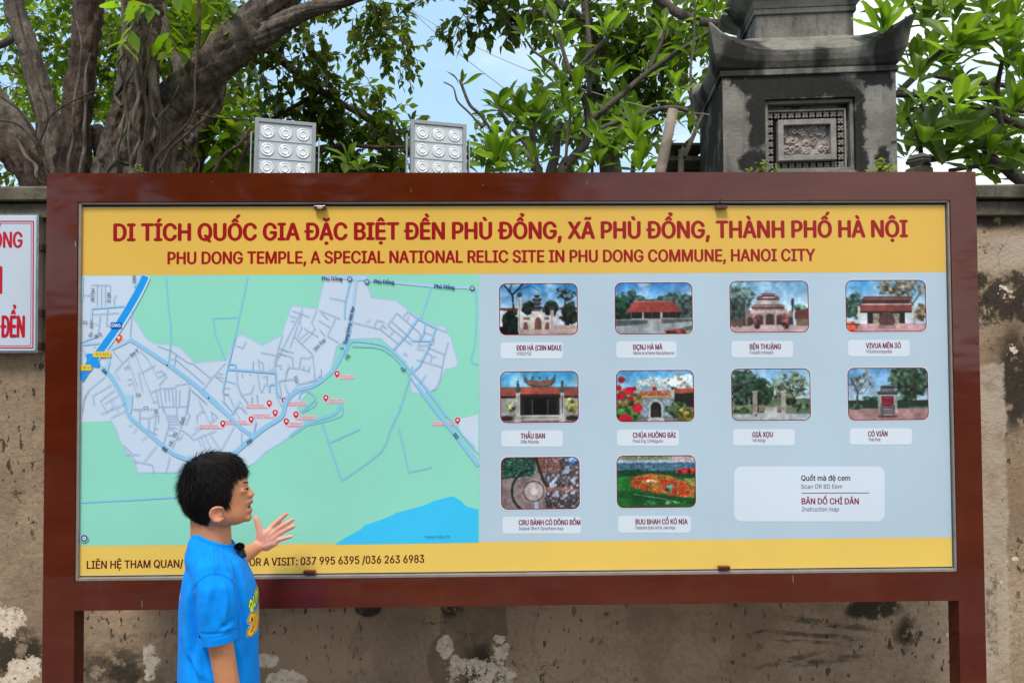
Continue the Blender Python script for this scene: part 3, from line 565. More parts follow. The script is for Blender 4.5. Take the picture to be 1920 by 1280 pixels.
for st, k, x, y, h, a, dk in (('Phù Dống', 'B', 582, 106, 7.2, -1, 1), ('Phù Đống', 'B', 1043, 134, 7.2, -3, 1), ('Phù Đống', 'B', 1580, 178, 7.2, -4, 1), ('Tiùng Dòng-Đôt Rar', 'B', 733, 520, 6.5, 78, 1), ('3', 'B', 668, 725, 6, 80, 1), ('Dinr Đạp', 'B', 472, 688, 6, 47, 0), ('Og', 'B', 718, 800, 6, 60, 1), ('n3', 'B', 1215, 912, 7, -45, 1), ('S1D', 'B', 265, 1000, 6, -75, 0),
                           ('BO Dui', 'A', 163, 248, 6.5, 90, 0), ('B UN', 'A', 308, 272, 6.5, 90, 0), ('ONR', 'A', 533, 112, 6, 90, 0), ('03', 'A', 97, 495, 6, 0, 0), ('A00', 'A', 153, 515, 6, 88, 0), ('Đo', 'A', 145, 600, 6, 75, 0), ('ROS', 'A', 215, 608, 6, 20, 0), ('Em 3', 'A', 535, 765, 6, 38, 0), ('118', 'A', 465, 895, 4, 25, 0), ('DA', 'A', 272, 930, 6.5, -48, 1), ('36', 'A', 568, 1135, 6.5, 12, 0), ('C1', 'A', 638, 1253, 6.2, 5, 0),
                           ('DE', 'C', 727, 188, 6, 90, 0), ('DIG', 'C', 963, 272, 6, 78, 0), ('VG', 'C', 893, 395, 6, 50, 0), ('U3', 'C', 857, 478, 6, 65, 0), ('B0', 'C', 805, 530, 6.8, -35, 1), ('DD', 'C', 1558, 460, 6.8, 38, 1), ('DO', 'D', 1467, 357, 6.5, -52, 1)):
    (x, y), = tp(k, [(x, y)]); P.rtext(st, x, y, h, a, NV if dk else NAV, 0.02 if dk else 0.01)
for k, x, y in (('B', 740, 110), ('B', 892, 133), ('B', 1827, 190)):
    (x, y), = tp(k, [(x, y)]); P.disc(x, y, 4.6, NV); P.disc(x, y, 3.1, LAND); P.rect(x-1.6, y-.8, x+1.6, y+.8, NV)
P.disc(159, 1008, 7.6, pr(200, 225, 235)); P.disc(159, 1008, 6.8, pr(78, 106, 134)); P.disc(159, 1008, 3.4, pr(225, 235, 240)); P.disc(159, 1008, 1.4, pr(90, 116, 140))
for k, x, y in (('A', 825, 873), ('A', 1193, 1163)):
    (x, y), = tp(k, [(x, y)]); P.disc(x, y, 1.5, pr(20, 50, 90), 8)
a_, = tp('A', [(325, 495)]); b_, = tp('A', [(422, 550)]); P.rect(*a_, *b_, pr(14, 78, 178)); P.text('DWS', a_[0]+2, b_[0]-2, b_[1]-3, 6, pr(220, 238, 250), 0.02)
for (x0_, y0_, x1_, y1_, st) in ((170, 753, 325, 803, 'B1Z A1E'), (46, 870, 152, 922, 'B1 6')):
    a_, = tp('A', [(x0_, y0_)]); b_, = tp('A', [(x1_, y1_)]); P.rrect(max(a_[0], 150.5), a_[1], b_[0], b_[1], 1.5, pr(238, 204, 62)); P.text(st, max(a_[0], 152)+5, b_[0]-4, b_[1]-3.4, 4.4, pr(120, 96, 20), 0.01)
P.rtext('Tienwau Soigy, Clo', 820, 1004.5, 4.2, 1, pr(20, 90, 150), 0.0, 0.9)
P.build('map_print', board)
# map pins, each a printed marker with its two-line caption
P = Print(PY-2*S, 3e-6)
PINK = pr(236, 200, 212); PR_ = pr(196, 26, 44); PD = pr(168, 40, 62)
def drop(x, y, s, col):
    P.poly([(x, y+9*s)]+[(x-5*s*math.cos(math.radians(a))*1.0, y-5*s*math.sin(math.radians(a))) for a in range(-28, 209, 18)], col)
for x, y, side, w, a1, a2 in ((632, 700, 1, 26, 'Eney mot', 'Lomoonimnoarp'), (611, 745, 1, 27, 'Eiaot potk', 'Lmamciamt.oaa'), (505, 755, -1, 38, 'Ewai Tiee vinoe loe', 'eibuot aocrl tueek mock'), (533, 750, 1, 36, 'Enyry Aom Srtua', 'Loedlhecatcn Deorerop'), (516, 773, -1, 38, 'Chiarop lbon an-dl', 'Pooc obah s lllotilruoria'), (471, 785, -1, 44, 'Brenriig Jiaoca Tiar vnliol', 'elboolue pourain Bvrdraouc'), (418, 793, -1, 38, 'Bxoa Jioaon Rie vocs', 'Iudvpit ooolpo obdn naoon'), (555, 776, 1, 34, 'E nuing a borvat', 'Loeurah omdinaorona'), (537, 789, 1, 26, 'Sdorboarun', 'Loedlhbctaa olhoot'), (858, 787, -1, 42, 'Tuna thi ud tho nanx', 'hioooa inl btan tip lnocana')):
    xa, xb = (x+5, x+5+w) if side > 0 else (x-5-w, x-5); xs = 4 if side < 0 else 0
    P.rect(xa+2-xs/2, y+2.2, xb-1-xs, y+7, PINK); P.rect(xa-2+xs/2-3*(side > 0), y+7.2, xb+1+2*(side < 0), y+11.2, PINK)
    drop(x, y, 1.25, PINK); drop(x, y, 1.0, PR_); P.disc(x, y, 2.4, pr(240, 214, 220), 12)
    P.text(a1, xa+3-xs/2, xb-2-xs, y+6, 2.6, PD, 0.01); P.text(a2, xa-2+xs/2, xb+1, y+10.4, 2.5, PD, 0.012)
drop(222.5, 633, 1.7, pr(240, 200, 190)); drop(222.5, 633, 1.42, pr(222, 88, 48)); P.poly([(219, 632), (220.5, 630.5), (224.5, 630.5), (226, 632), (222.5, 636)], pr(240, 235, 235))
P.build('map_markers', board)

# ---- little printed photographs (drawn on a grid of coloured cells)
class Pic:
    def __init__(s, seed, w=132, h=90):
        s.w, s.h = w, h; s.X, s.Y = np.meshgrid((np.arange(w)+.5)/w*150, (np.arange(h)+.5)/h*100); s.im = np.zeros((h, w, 3)); s.r = np.random.default_rng(seed)
    def sm(s, sc):                         # smooth value noise in 0..1
        gx, gy = int(150/sc)+3, int(100/sc)+3; g_ = s.r.random((gy, gx)); x = s.X/sc; y = s.Y/sc; i = x.astype(int); j = y.astype(int); u = x-i; v = y-j; u = u*u*(3-2*u); v = v*v*(3-2*v)
        return (g_[j, i]*(1-u)+g_[j, i+1]*u)*(1-v)+(g_[j+1, i]*(1-u)+g_[j+1, i+1]*u)*v
    def put(s, m, c, var=0.0):
        c = np.asarray(c, float)
        if var: c = c*(1+var*(s.r.random(m.shape)[..., None]-.5)*2)
        m = m[..., None].astype(float); s.im = s.im*(1-m)+m*c
    def sky(s, top, bot, cloud=0.6, y1=100):
        t = np.clip(s.Y/y1, 0, 1)[..., None]; s.im = np.array(top)*(1-t)+np.array(bot)*t
        n = .6*s.sm(30)+.4*s.sm(12); s.put(np.clip((n-.5)*3, 0, 1)*cloud, (225, 232, 240))
    def rect(s, x0, y0, x1, y1, c, var=.05): s.put((s.X >= x0) & (s.X <= x1) & (s.Y >= y0) & (s.Y <= y1), c, var)
    def poly(s, pts, c, var=.05):
        m = np.zeros(s.X.shape, bool); n = len(pts)
        for i in range(n):
            (xa, ya), (xb, yb) = pts[i], pts[(i+1) % n]
            if ya == yb: continue
            m ^= ((s.Y >= min(ya, yb)) & (s.Y < max(ya, yb)) & (s.X < xa+(s.Y-ya)*(xb-xa)/(yb-ya)))
        s.put(m, c, var)
    def ell(s, x, y, rx, ry, c, var=.05): s.put(((s.X-x)/rx)**2+((s.Y-y)/ry)**2 < 1, c, var)
    def tree(s, x, y, rx, ry, c, dens=.5, lite=1.5):
        d = ((s.X-x)/rx)**2+((s.Y-y)/ry)**2; n1 = s.sm(11); n2 = s.sm(4.5); n3 = s.sm(2.2); n = .45*n1+.35*n2+.2*n3
        e = 1.25-d+(n-.5)*2.6+(dens-.7)*1.5; m = np.clip(e*3, 0, 1)*(d < 1.5); m = m*(1-np.clip((n3*.6+n2*.4-.25-dens*.75)*6, 0, 1))
        sh = .45+1.1*s.sm(6)+.5*(s.sm(2.4)-.5)-.25*(s.Y-y)/ry; s.put(m, np.asarray(c, float)[None, None]*np.clip(sh, .2, 2.2)[..., None]+8*(sh > 1.1)[..., None])
    def ln(s, pts, w, c):
        for (xa, ya), (xb, yb) in zip(pts[:-1], pts[1:]):
            dx, dy = xb-xa, yb-ya; t = np.clip(((s.X-xa)*dx+(s.Y-ya)*dy)/(dx*dx+dy*dy+1e-9), 0, 1); s.put(np.hypot(s.X-xa-t*dx, s.Y-ya-t*dy) < w/2, c, .05)
    def grain(s, a=.05): s.im = s.im*(1+a*(s.r.random(s.im.shape[:2])[..., None]-.5)*2)
def soften(im):
    q = np.pad(im, ((1, 1), (1, 1), (0, 0)), 'edge'); b = sum(q[j:j+im.shape[0], i:i+im.shape[1]]*w for j, i, w in ((0, 0, 1), (0, 1, 2), (0, 2, 1), (1, 0, 2), (1, 1, 4), (1, 2, 2), (2, 0, 1), (2, 1, 2), (2, 2, 1)))/16
    return b
def roof(p, x0, x1, yb, yt, inset, c, flare=4):
    p.poly([(x0, yb-flare), (x0+4, yb-1), ((x0+x1)/2, yb), (x1-4, yb-1), (x1, yb-flare), (x1-inset, yt), (x0+inset, yt)], c, .12); p.rect(x0+3, yb-1, x1-3, yb+1, (60, 40, 38))
    p.ln([(x0+inset, yt), (x1-inset, yt)], 2, (90, 90, 90))
def pic1():
    p = Pic(1); p.sky((60, 150, 215), (200, 215, 235), .7, 60); p.rect(0, 82, 150, 100, (196, 168, 162), .05); p.rect(0, 50, 36, 84, (205, 210, 222)); p.poly([(0, 48), (36, 48), (36, 56), (0, 52)], (120, 70, 60))
    p.poly([(104, 62), (112, 54), (120, 62), (120, 80), (104, 80)], (222, 228, 238)); p.ln([(27, 50), (25, 22), (10, 4)], 3, (40, 30, 30)); p.ln([(25, 22), (44, 2)], 3, (40, 30, 30)); p.ln([(26, 30), (20, 12), (24, 0)], 1.5, (40, 30, 30)); p.ln([(30, 14), (60, 4), (76, 14)], 1, (60, 50, 50))
    p.tree(128, 18, 22, 18, (58, 62, 60), .35, 1); p.ln([(126, 80), (126, 28)], 2, (60, 56, 50)); p.tree(134, 58, 18, 20, (38, 48, 36), .75); p.tree(60, 48, 16, 12, (30, 44, 34), .9); p.tree(100, 50, 12, 14, (34, 50, 36), .9); p.tree(22, 72, 14, 18, (22, 38, 26), .9); p.tree(18, 92, 18, 12, (20, 28, 22), .9)
    for x, w_, t in ((35, 7, 22), (61, 6, 50), (83, 5, 52), (98, 6, 48)): p.rect(x, t, x+w_, 94, (214, 208, 208)); p.ell(x+w_/2, t, w_*.7, 5, (70, 72, 78)); p.rect(x+w_*.4, t+8, x+w_*.6, 90, (120, 112, 112))
    p.rect(42, 62, 98, 92, (206, 194, 188)); p.rect(46, 66, 58, 71, (120, 108, 104)); p.rect(86, 66, 96, 71, (120, 108, 104)); p.rect(66, 52, 83, 92, (214, 205, 200))
    for x, y, a, b2 in ((74, 80, 6.5, 14), (50, 84, 4, 9), (92, 84, 4, 8)): p.ell(x, y-b2*.2, a, b2*.8, (128, 92, 86)); p.rect(x-a, y, x+a, 92, (128, 92, 86))
    for y, w_ in ((50, 12), (42, 9), (34, 10), (27, 6)): p.poly([(72-w_, y-4), (72-w_+3, y), (72+w_-3, y), (72+w_, y-4), (72+w_-5, y-5), (72-w_+5, y-5)], (52, 54, 60)); p.rect(72-w_*.6, y, 72+w_*.6, y+5, (112, 112, 118), .3)
    p.rect(36, 90, 150, 100, (206, 178, 172)); p.grain(); return p
def pic2():
    p = Pic(2); p.sky((55, 140, 210), (190, 215, 240), .8, 45); p.rect(0, 78, 150, 100, (150, 158, 164)); p.tree(14, 50, 22, 26, (28, 66, 44), .85); p.tree(31, 32, 9, 20, (52, 84, 84), .8); p.tree(48, 36, 10, 10, (60, 90, 84), .8); p.tree(118, 40, 34, 18, (66, 92, 88), .85); p.tree(140, 60, 20, 24, (62, 80, 76), .85); p.tree(75, 38, 22, 6, (64, 90, 84), .7)
    p.rect(26, 55, 126, 70, (40, 36, 40)); p.poly([(22, 54), (26, 58), (124, 58), (128, 54), (112, 37), (38, 37)], (176, 80, 72), .1); p.ln([(38, 37), (112, 37)], 2, (190, 120, 110))
    for x in (30, 54, 70, 88, 104, 118): p.rect(x, 58, x+1.5, 72, (110, 96, 90))
    for x in (52, 88): p.rect(x, 58, x+4, 76, (190, 186, 184))
    p.rect(0, 72, 62, 84, (96, 104, 108)); p.rect(0, 71, 62, 73, (150, 156, 158)); p.rect(90, 70, 150, 80, (104, 110, 112)); p.rect(90, 69, 150, 71, (160, 164, 164)); p.rect(62, 70, 90, 80, (176, 168, 168)); p.poly([(62, 80), (90, 80), (150, 76), (150, 100), (0, 100), (0, 86)], (166, 172, 178)); p.tree(120, 96, 20, 5, (116, 60, 50), .9); p.poly([(130, 88), (150, 84), (150, 92), (140, 94)], (90, 120, 100)); p.grain(); return p
def pic3():
    p = Pic(3); p.sky((120, 180, 220), (190, 214, 236), .6, 50); p.rect(0, 86, 150, 100, (196, 172, 172)); p.tree(20, 30, 26, 28, (92, 116, 112), .6); p.tree(14, 62, 20, 24, (66, 84, 80), .8); p.rect(0, 74, 40, 88, (112, 92, 78)); p.ln([(26, 86), (26, 40)], 4, (80, 76, 74)); p.tree(132, 52, 12, 6, (84, 120, 108), .7)
    B_ = (158, 122, 122); D_ = (96, 70, 72)
    p.rect(30, 58, 120, 86, (150, 124, 122)); p.rect(42, 48, 104, 86, (168, 140, 138)); p.rect(50, 32, 94, 50, (188, 176, 178), .15)
    roof(p, 38, 106, 52, 46, 8, B_); roof(p, 48, 97, 36, 30, 6, (150, 112, 112)); p.rect(62, 28, 86, 33, (200, 180, 180)); roof(p, 58, 89, 29, 24, 6, (160, 120, 120)); p.rect(46, 52, 102, 54, (100, 74, 74)); p.rect(40, 58, 112, 62, (196, 180, 178), .3)
    for x, w_, t in ((76, 8, 66), (55, 7, 68), (95, 7, 68), (38, 5, 72), (116, 5, 72)): p.ell(x, t+3, w_, 5, (84, 62, 64)); p.rect(x-w_, t+3, x+w_, 86, (84, 62, 64), .15)
    for x in (44, 65, 86, 106): p.rect(x, 54, x+3, 86, (186, 160, 156))
    p.rect(118, 40, 122, 60, (80, 84, 92)); p.ell(120, 42, 3, 9, (60, 64, 74)); p.poly([(124, 60), (150, 52), (150, 74), (124, 74)], (112, 66, 62)); p.rect(126, 74, 150, 88, (132, 112, 92)); p.tree(50, 80, 7, 14, (120, 72, 70), .6); p.tree(106, 80, 8, 15, (124, 72, 72), .6); p.grain(); return p
def pic4():
    p = Pic(4); p.sky((70, 160, 220), (190, 220, 242), .4, 55); p.rect(0, 84, 150, 100, (206, 166, 168)); p.tree(110, 14, 46, 26, (140, 130, 110), .5); p.tree(12, 50, 18, 24, (62, 96, 84), .7); p.ln([(128, 84), (126, 50), (112, 16)], 4, (120, 104, 98)); p.ln([(126, 46), (142, 22)], 3, (120, 104, 98)); p.tree(142, 62, 12, 16, (130, 112, 90), .6)
    p.rect(24, 58, 128, 84, (50, 40, 44)); p.rect(30, 40, 120, 50, (214, 202, 200)); p.rect(30, 40, 120, 46, (86, 60, 58), .2); roof(p, 28, 122, 40, 32, 6, (142, 84, 78), 2); p.poly([(26, 48), (124, 48), (128, 60), (22, 60)], (150, 82, 76), .1); p.rect(22, 60, 128, 62, (90, 50, 48))
    p.rect(26, 63, 40, 84, (220, 224, 234)); p.rect(110, 63, 124, 84, (220, 224, 234)); p.rect(50, 64, 62, 84, (160, 150, 130), .5); p.rect(88, 64, 100, 84, (160, 150, 130), .5)
    for x in (22, 124): p.rect(x, 50, x+4, 84, (214, 210, 208))
    p.ell(76, 78, 15, 16, (112, 78, 80), .35); p.rect(60, 88, 92, 94, (170, 140, 138)); p.tree(10, 90, 10, 9, (200, 84, 50), .9); p.rect(0, 84, 26, 88, (96, 84, 76)); p.grain(); return p
def pic5():
    p = Pic(5); p.sky((70, 170, 222), (150, 205, 236), .4, 40); p.rect(0, 30, 150, 50, (168, 96, 84), .15); p.rect(0, 30, 150, 33, (112, 120, 120)); p.rect(0, 48, 150, 52, (70, 50, 48)); p.rect(0, 52, 150, 90, (170, 168, 168)); p.rect(0, 86, 150, 100, (148, 140, 134))
    p.poly([(36, 45), (114, 45), (108, 30), (44, 30)], (184, 96, 78), .12); p.rect(38, 45, 114, 86, (62, 54, 54)); p.rect(60, 25, 94, 32, (120, 108, 100)); p.rect(66, 26, 74, 30, (30, 28, 30)); p.rect(80, 26, 88, 30, (30, 28, 30))
    p.poly([(44, 6), (48, 10), (52, 16), (76, 19), (98, 16), (103, 10), (107, 6), (106, 20), (98, 28), (76, 31), (54, 28), (46, 20)], (92, 98, 100), .25); p.poly([(50, 17), (76, 20), (101, 17), (96, 26), (76, 28), (56, 26)], (164, 108, 88), .15)
    for x in (76, 62, 90, 46, 105): p.ell(x, 10 if x in (46, 105) else 13, 2, 4, (100, 108, 106), .3)
    p.rect(42, 50, 110, 56, (40, 32, 34)); p.rect(44, 58, 60, 84, (34, 34, 38)); p.rect(92, 58, 108, 84, (34, 34, 38)); p.rect(61, 54, 91, 84, (24, 22, 26)); p.rect(60, 54, 62, 84, (104, 92, 84)); p.rect(90, 54, 92, 84, (104, 92, 84))
    for x in (30, 116): p.rect(x, 40, x+7, 92, (206, 202, 200)); p.rect(x+2.6, 48, x+4.4, 82, (110, 106, 106)); p.ell(x+3.5, 36, 5, 6, (84, 90, 92), .3); p.ell(x+3.5, 27, 2.5, 10, (84, 92, 92), .3); p.rect(x-3, 88, x+10, 100, (190, 186, 184))
    p.rect(36, 86, 116, 89, (196, 192, 190)); p.rect(34, 92, 118, 95, (186, 182, 180)); p.tree(16, 68, 14, 14, (150, 158, 110), .5); p.tree(136, 66, 12, 18, (158, 156, 90), .5); p.ell(12, 92, 12, 5, (70, 54, 52)); p.ell(138, 92, 12, 5, (70, 54, 52)); p.grain(); return p
def pic6():
    p = Pic(6); p.sky((90, 175, 228), (170, 212, 240), .5, 50); p.rect(0, 50, 150, 100, (120, 126, 128)); p.put((((s_ := p.sm(4)) > .45) & (p.X > 38) & (p.Y > 14+14*np.abs(p.X-72)/70) & (p.Y < 44)), (212, 212, 206), .3); p.tree(120, 26, 32, 18, (205, 208, 206), .6, 1)
    for y, w_, c in ((30, 18, (190, 188, 176)), (22, 14, (205, 204, 196)), (13, 10, (216, 214, 208))): p.poly([(74-w_, y-5), (74-w_*.6, y), (74+w_*.6, y), (74+w_, y-5), (74+w_*.8, y+4), (74-w_*.8, y+4)], c, .25)
    p.ell(74, 36, 5, 4, (170, 60, 70)); p.poly([(46, 40), (104, 40), (106, 50), (44, 50)], (206, 120, 100), .4); p.rect(44, 50, 108, 53, (206, 196, 90), .3); p.rect(44, 54, 108, 90, (150, 162, 176), .35); p.rect(42, 38, 46, 56, (200, 200, 196), .3); p.rect(106, 38, 112, 56, (200, 200, 196), .3)
    p.ell(76, 70, 14, 13, (196, 200, 204), .2); p.rect(62, 70, 90, 94, (196, 200, 204), .2); p.ell(76, 72, 10, 10, (40, 38, 42)); p.rect(66, 72, 86, 92, (44, 38, 38)); p.rect(70, 76, 82, 92, (70, 58, 52)); p.rect(112, 44, 150, 72, (46, 46, 44)); p.poly([(112, 36), (150, 36), (150, 44), (112, 46)], (176, 92, 70), .2)
    p.tree(22, 66, 24, 28, (110, 96, 60), .7); p.tree(20, 86, 26, 16, (70, 110, 52), .8)
    for x, y, r in ((10, 18, 7), (4, 34, 6), (24, 40, 9), (8, 50, 8), (34, 36, 5), (40, 74, 10), (16, 98, 14), (28, 56, 5)): p.ell(x, y, r, r*.9, (196, 34, 62), .25)
    p.tree(118, 78, 22, 14, (76, 96, 66), .8); p.tree(138, 88, 18, 14, (120, 112, 56), .8); p.rect(60, 94, 92, 100, (190, 188, 188)); p.grain(.12); return p
def pic7():
    p = Pic(7); p.sky((130, 185, 225), (215, 226, 234), .6, 65); p.rect(0, 68, 150, 100, (122, 130, 112)); p.rect(0, 58, 150, 72, (112, 134, 106), .2); p.rect(0, 88, 150, 100, (176, 188, 194)); p.tree(20, 32, 30, 34, (58, 80, 68), .75); p.tree(54, 46, 22, 24, (40, 66, 46), .85); p.tree(112, 34, 38, 34, (98, 112, 92), .5)
    p.ln([(46, 90), (54, 60)], 4, (40, 40, 36)); p.ln([(126, 76), (116, 50), (96, 30)], 3, (80, 84, 74)); p.ln([(118, 60), (138, 30)], 2, (80, 84, 74)); p.tree(112, 64, 10, 6, (36, 50, 36), .9)
    for x in (40, 94): p.rect(x, 42, x+9, 88, (166, 160, 152), .2); p.rect(x-1, 42, x+10, 45, (190, 184, 176))
    p.rect(20, 70, 60, 72, (150, 140, 132)); p.rect(50, 72, 94, 75, (160, 130, 122)); p.rect(52, 82, 64, 86, (110, 104, 98)); p.rect(84, 80, 94, 84, (110, 104, 98)); p.rect(62, 74, 86, 86, (176, 178, 178)); p.rect(40, 86, 104, 89, (186, 176, 166)); p.tree(20, 80, 16, 6, (96, 110, 78), .8); p.tree(132, 72, 18, 8, (90, 120, 86), .7); p.ln([(126, 82), (132, 70)], 4, (60, 56, 50)); p.grain(); return p
def pic8():
    p = Pic(8); p.sky((110, 170, 220), (190, 214, 234), .6, 60); p.rect(0, 76, 150, 100, (176, 140, 142)); p.rect(0, 62, 150, 78, (46, 72, 58), .25); p.tree(42, 58, 14, 4, (80, 120, 100), .9); p.tree(110, 58, 16, 4, (80, 110, 90), .9); p.tree(24, 30, 26, 30, (120, 128, 132), .38, 1); p.tree(116, 24, 34, 32, (66, 90, 70), .75)
    p.ln([(16, 74), (18, 44), (6, 20)], 4, (96, 96, 96)); p.ln([(18, 48), (34, 22)], 2, (96, 96, 96)); p.ln([(128, 70), (126, 40)], 3, (60, 64, 56)); p.tree(12, 74, 14, 5, (70, 100, 78), .8); p.rect(112, 74, 150, 78, (90, 120, 96))
    p.rect(56, 52, 92, 86, (170, 170, 172), .1); p.rect(58, 46, 90, 50, (90, 92, 98)); roof(p, 52, 96, 50, 45, 6, (96, 98, 104)); p.rect(60, 38, 88, 46, (120, 124, 130), .2); roof(p, 58, 90, 38, 34, 5, (96, 98, 104)); p.rect(63, 54, 85, 74, (130, 26, 44)); p.rect(66, 58, 82, 59, (200, 150, 150)); p.rect(66, 63, 82, 64, (180, 120, 120)); p.rect(66, 68, 82, 69, (180, 120, 120))
    for x in (60, 82): p.rect(x, 70, x+6, 96, (110, 108, 108), .2)
    for y in (74, 79, 84, 89): p.rect(66, y, 82, y+2, (180, 176, 174)); p.rect(66, y+2, 82, y+5, (96, 92, 92))
    p.rect(56, 92, 92, 95, (120, 60, 64)); p.grain(); return p
def pic9():
    p = Pic(9); p.rect(0, 0, 150, 100, (150, 132, 132), .12); n = p.sm(5); r_ = p.r.random(p.X.shape); u = p.X+p.Y
    p.put((p.X < 70-.2*p.Y) & (p.Y < 42-.1*p.X), (34, 66, 56), .6); p.put((p.X < 68) & (p.Y < 40) & (r_ > .72), (120, 170, 150), .3); p.put((p.X > 84) & (n > .35) & (r_ > .45), (56, 56, 62), .4); p.put((p.X > 84) & (n < .3), (176, 188, 208), .1); p.put((p.X > 68) & (p.X < 112) & (p.Y < 30) & (r_ > .5), (128, 70, 54), .3); p.tree(136, 8, 10, 10, (110, 150, 210), .7)
    p.ln([(66, 0), (82, 48), (90, 60)], 5, (60, 52, 50)); th = np.arctan2(p.Y-66, p.X-62); rr = np.hypot(p.X-62, (p.Y-66)); p.put((np.abs(rr-42) < 2.2) & (p.X < 60), (40, 60, 56), .5); p.put(rr < 24, (176, 158, 156), .05); p.put((np.abs(rr-20) < 1.2), (104, 88, 86), .2); p.put(rr < 17, (196, 180, 180), .04); p.put(rr < 7, (236, 230, 232)); p.rect(64, 86, 72, 100, (190, 200, 220)); p.poly([(88, 58), (150, 62), (150, 66), (88, 66)], (176, 120, 110)); p.grain(.14); return p
def pic10():
    p = Pic(10); p.rect(0, 0, 150, 100, (40, 112, 56), .2); p.put(p.Y < 10+6*p.sm(20), (140, 150, 120), .4); p.put((p.Y > 8) & (p.Y < 14+4*p.sm(12)), (170, 190, 216), .2); p.put((p.Y > 13) & (p.Y < 30+6*p.sm(25)), (88, 124, 146), .45); p.put((p.Y > 26+6*p.sm(20)) & (p.Y < 42), (30, 88, 60), .35); p.tree(134, 30, 18, 5, (170, 50, 44), .8); p.poly([(110, 0), (150, 2), (150, 12), (100, 10)], (196, 180, 180), .3); p.rect(0, 40, 26, 100, (50, 130, 60), .2)
    m = [(26, 50), (32, 40), (60, 34), (100, 38), (130, 50), (148, 62), (148, 82), (120, 80), (80, 72), (40, 64), (24, 58)]; p.poly(m, (176, 118, 62), .5); q = Pic(10); 
    p.put((p.sm(9) > .52) & (p.Y > 38) & (p.Y < 78) & (p.Y > 38+.2*(p.X-30)*0) & (p.X > 28) & (p.X < 146) & (p.Y < 58+.2*p.X) & (p.Y > 30+.18*p.X), (196, 70, 36), .4); p.tree(100, 62, 12, 12, (90, 120, 100), .4); p.tree(62, 50, 20, 6, (220, 200, 160), .3)
    p.poly([(126, 44), (150, 44), (150, 60), (140, 58)], (150, 160, 90), .2); p.put((p.Y > 66+.12*p.X) & (p.Y < 80+.1*p.X) & (p.r.random(p.X.shape) > .4), (26, 84, 44), .3); p.ln([(30, 74), (90, 84), (120, 92)], 1, (190, 200, 190)); p.tree(84, 92, 60, 5, (110, 170, 120), .25); p.grain(.14); return p
PH = [(937, 531.5, 1082, 627.5, pic1, 'printed photo of a three-arched stone temple gate'), (1154, 530, 1297, 626, pic2, 'printed photo of a long hall under one red roof'), (1369.5, 527, 1514.5, 623, pic3, 'printed photo of a wide pinkish gate with stacked roofs'), (1587, 525.5, 1734.5, 621.5, pic4, 'printed photo of a two-roofed hall behind a clipped shrub'),
      (939, 696, 1083.5, 792, pic5, 'printed photo of a dark doorway under a horned roof'), (1156.5, 694, 1300, 790, pic6, 'printed photo of an ornate gate with red flowers'), (1372.5, 691, 1518, 788, pic7, 'printed photo of two stone posts among trees'), (1591, 689.5, 1738.5, 787, pic8, 'printed photo of a stele shrine with red tablet'), (940.5, 856.5, 1085.5, 954, pic9, 'aerial printed photo with a round pale pond'), (1157.5, 853.5, 1303, 951, pic10, 'printed photo of a crowd on a green field')]
MAR = pr(104, 22, 48); WHT = pr(226, 216, 228)
def quad(x0, y0, x1, y1):
    a = at(x0, y1, PY); b2 = at(x1, y0, PY); return a[0], b2[0], a[2], b2[2]
for x0_, y0_, x1_, y1_, fn, lab in PH:
    xa, xb, za, zc = quad(x0_, y0_, x1_, y1_); p = fn(); w_, h_ = p.w, p.h; rr = 0.020
    def rrp(g_, n=7):
        out_ = []; A, B_, C_, D_ = xa-g_, xb+g_, za-g_, zc+g_; r = rr+g_
        for cx, cz, a0 in ((B_-r, D_-r, 0), (A+r, D_-r, 90), (A+r, C_+r, 180), (B_-r, C_+r, 270)):
            for k in range(n): t = math.radians(a0+k*90/(n-1)); out_.append((cx+r*math.cos(t), cz+r*math.sin(t)))
        return out_
    gx = np.linspace(xa, xb, w_+1); gz = np.linspace(zc, za, h_+1); yy = PY-2*S
    VX, VZ = np.meshgrid(gx, gz); V = np.c_[VX.ravel(), np.full(VX.size, yy), VZ.ravel()]
    ii, jj = np.meshgrid(np.arange(w_), np.arange(h_)); cx = (gx[:-1]+gx[1:])/2; cz = (gz[:-1]+gz[1:])/2; CX, CZ = np.meshgrid(cx, cz)
    dx = np.maximum(np.abs(CX-(xa+xb)/2)-((xb-xa)/2-rr), 0); dz = np.maximum(np.abs(CZ-(za+zc)/2)-((zc-za)/2-rr), 0); ok = (np.hypot(dx, dz) < rr).ravel()
    i0 = (jj*(w_+1)+ii).ravel(); F = np.c_[i0+w_+1, i0+w_+2, i0+1, i0][ok]
    p.im = soften(p.im)*(.80+.4*(.5*p.sm(22)+.5*p.sm(7)))[..., None]; mean_ = p.im.mean(axis=2, keepdims=True); im_ = 255*(np.clip(mean_+(p.im-mean_)*.92, 3, 250)/255)**1.22; cols = np.clip(lin(im_).reshape(-1, 3)/PK, 0, .9)[ok]
    o = mesh('printed_photo', V, F, MAT_PRINT); a = o.data.color_attributes.new('Col', 'FLOAT_COLOR', 'CORNER'); a.data.foreach_set('color', np.repeat(np.c_[cols, np.ones(len(cols))], 4, axis=0).astype(np.float32).ravel())
    keep(o, board); tag(o, lab)
    b = MB()
    for (g0, g1, col, yo) in ((-0.0011, 0.0016, MAR, 2e-4), (0.0016, 0.0040, WHT, 1e-4)):
        A = rrp(g0); B_ = rrp(g1); n = len(A); b.add([(q[0], yy-yo, q[1]) for q in A+B_], [(i, i+n, (i+1) % n+n, (i+1) % n) for i in range(n)][::1], col)
    f = b.build('photo_border', MAT_PRINT, None, vcol=True); f.parent = o
CARD = pr(216, 225, 237); MT = pr(124, 20, 58); MT2 = pr(104, 60, 88)
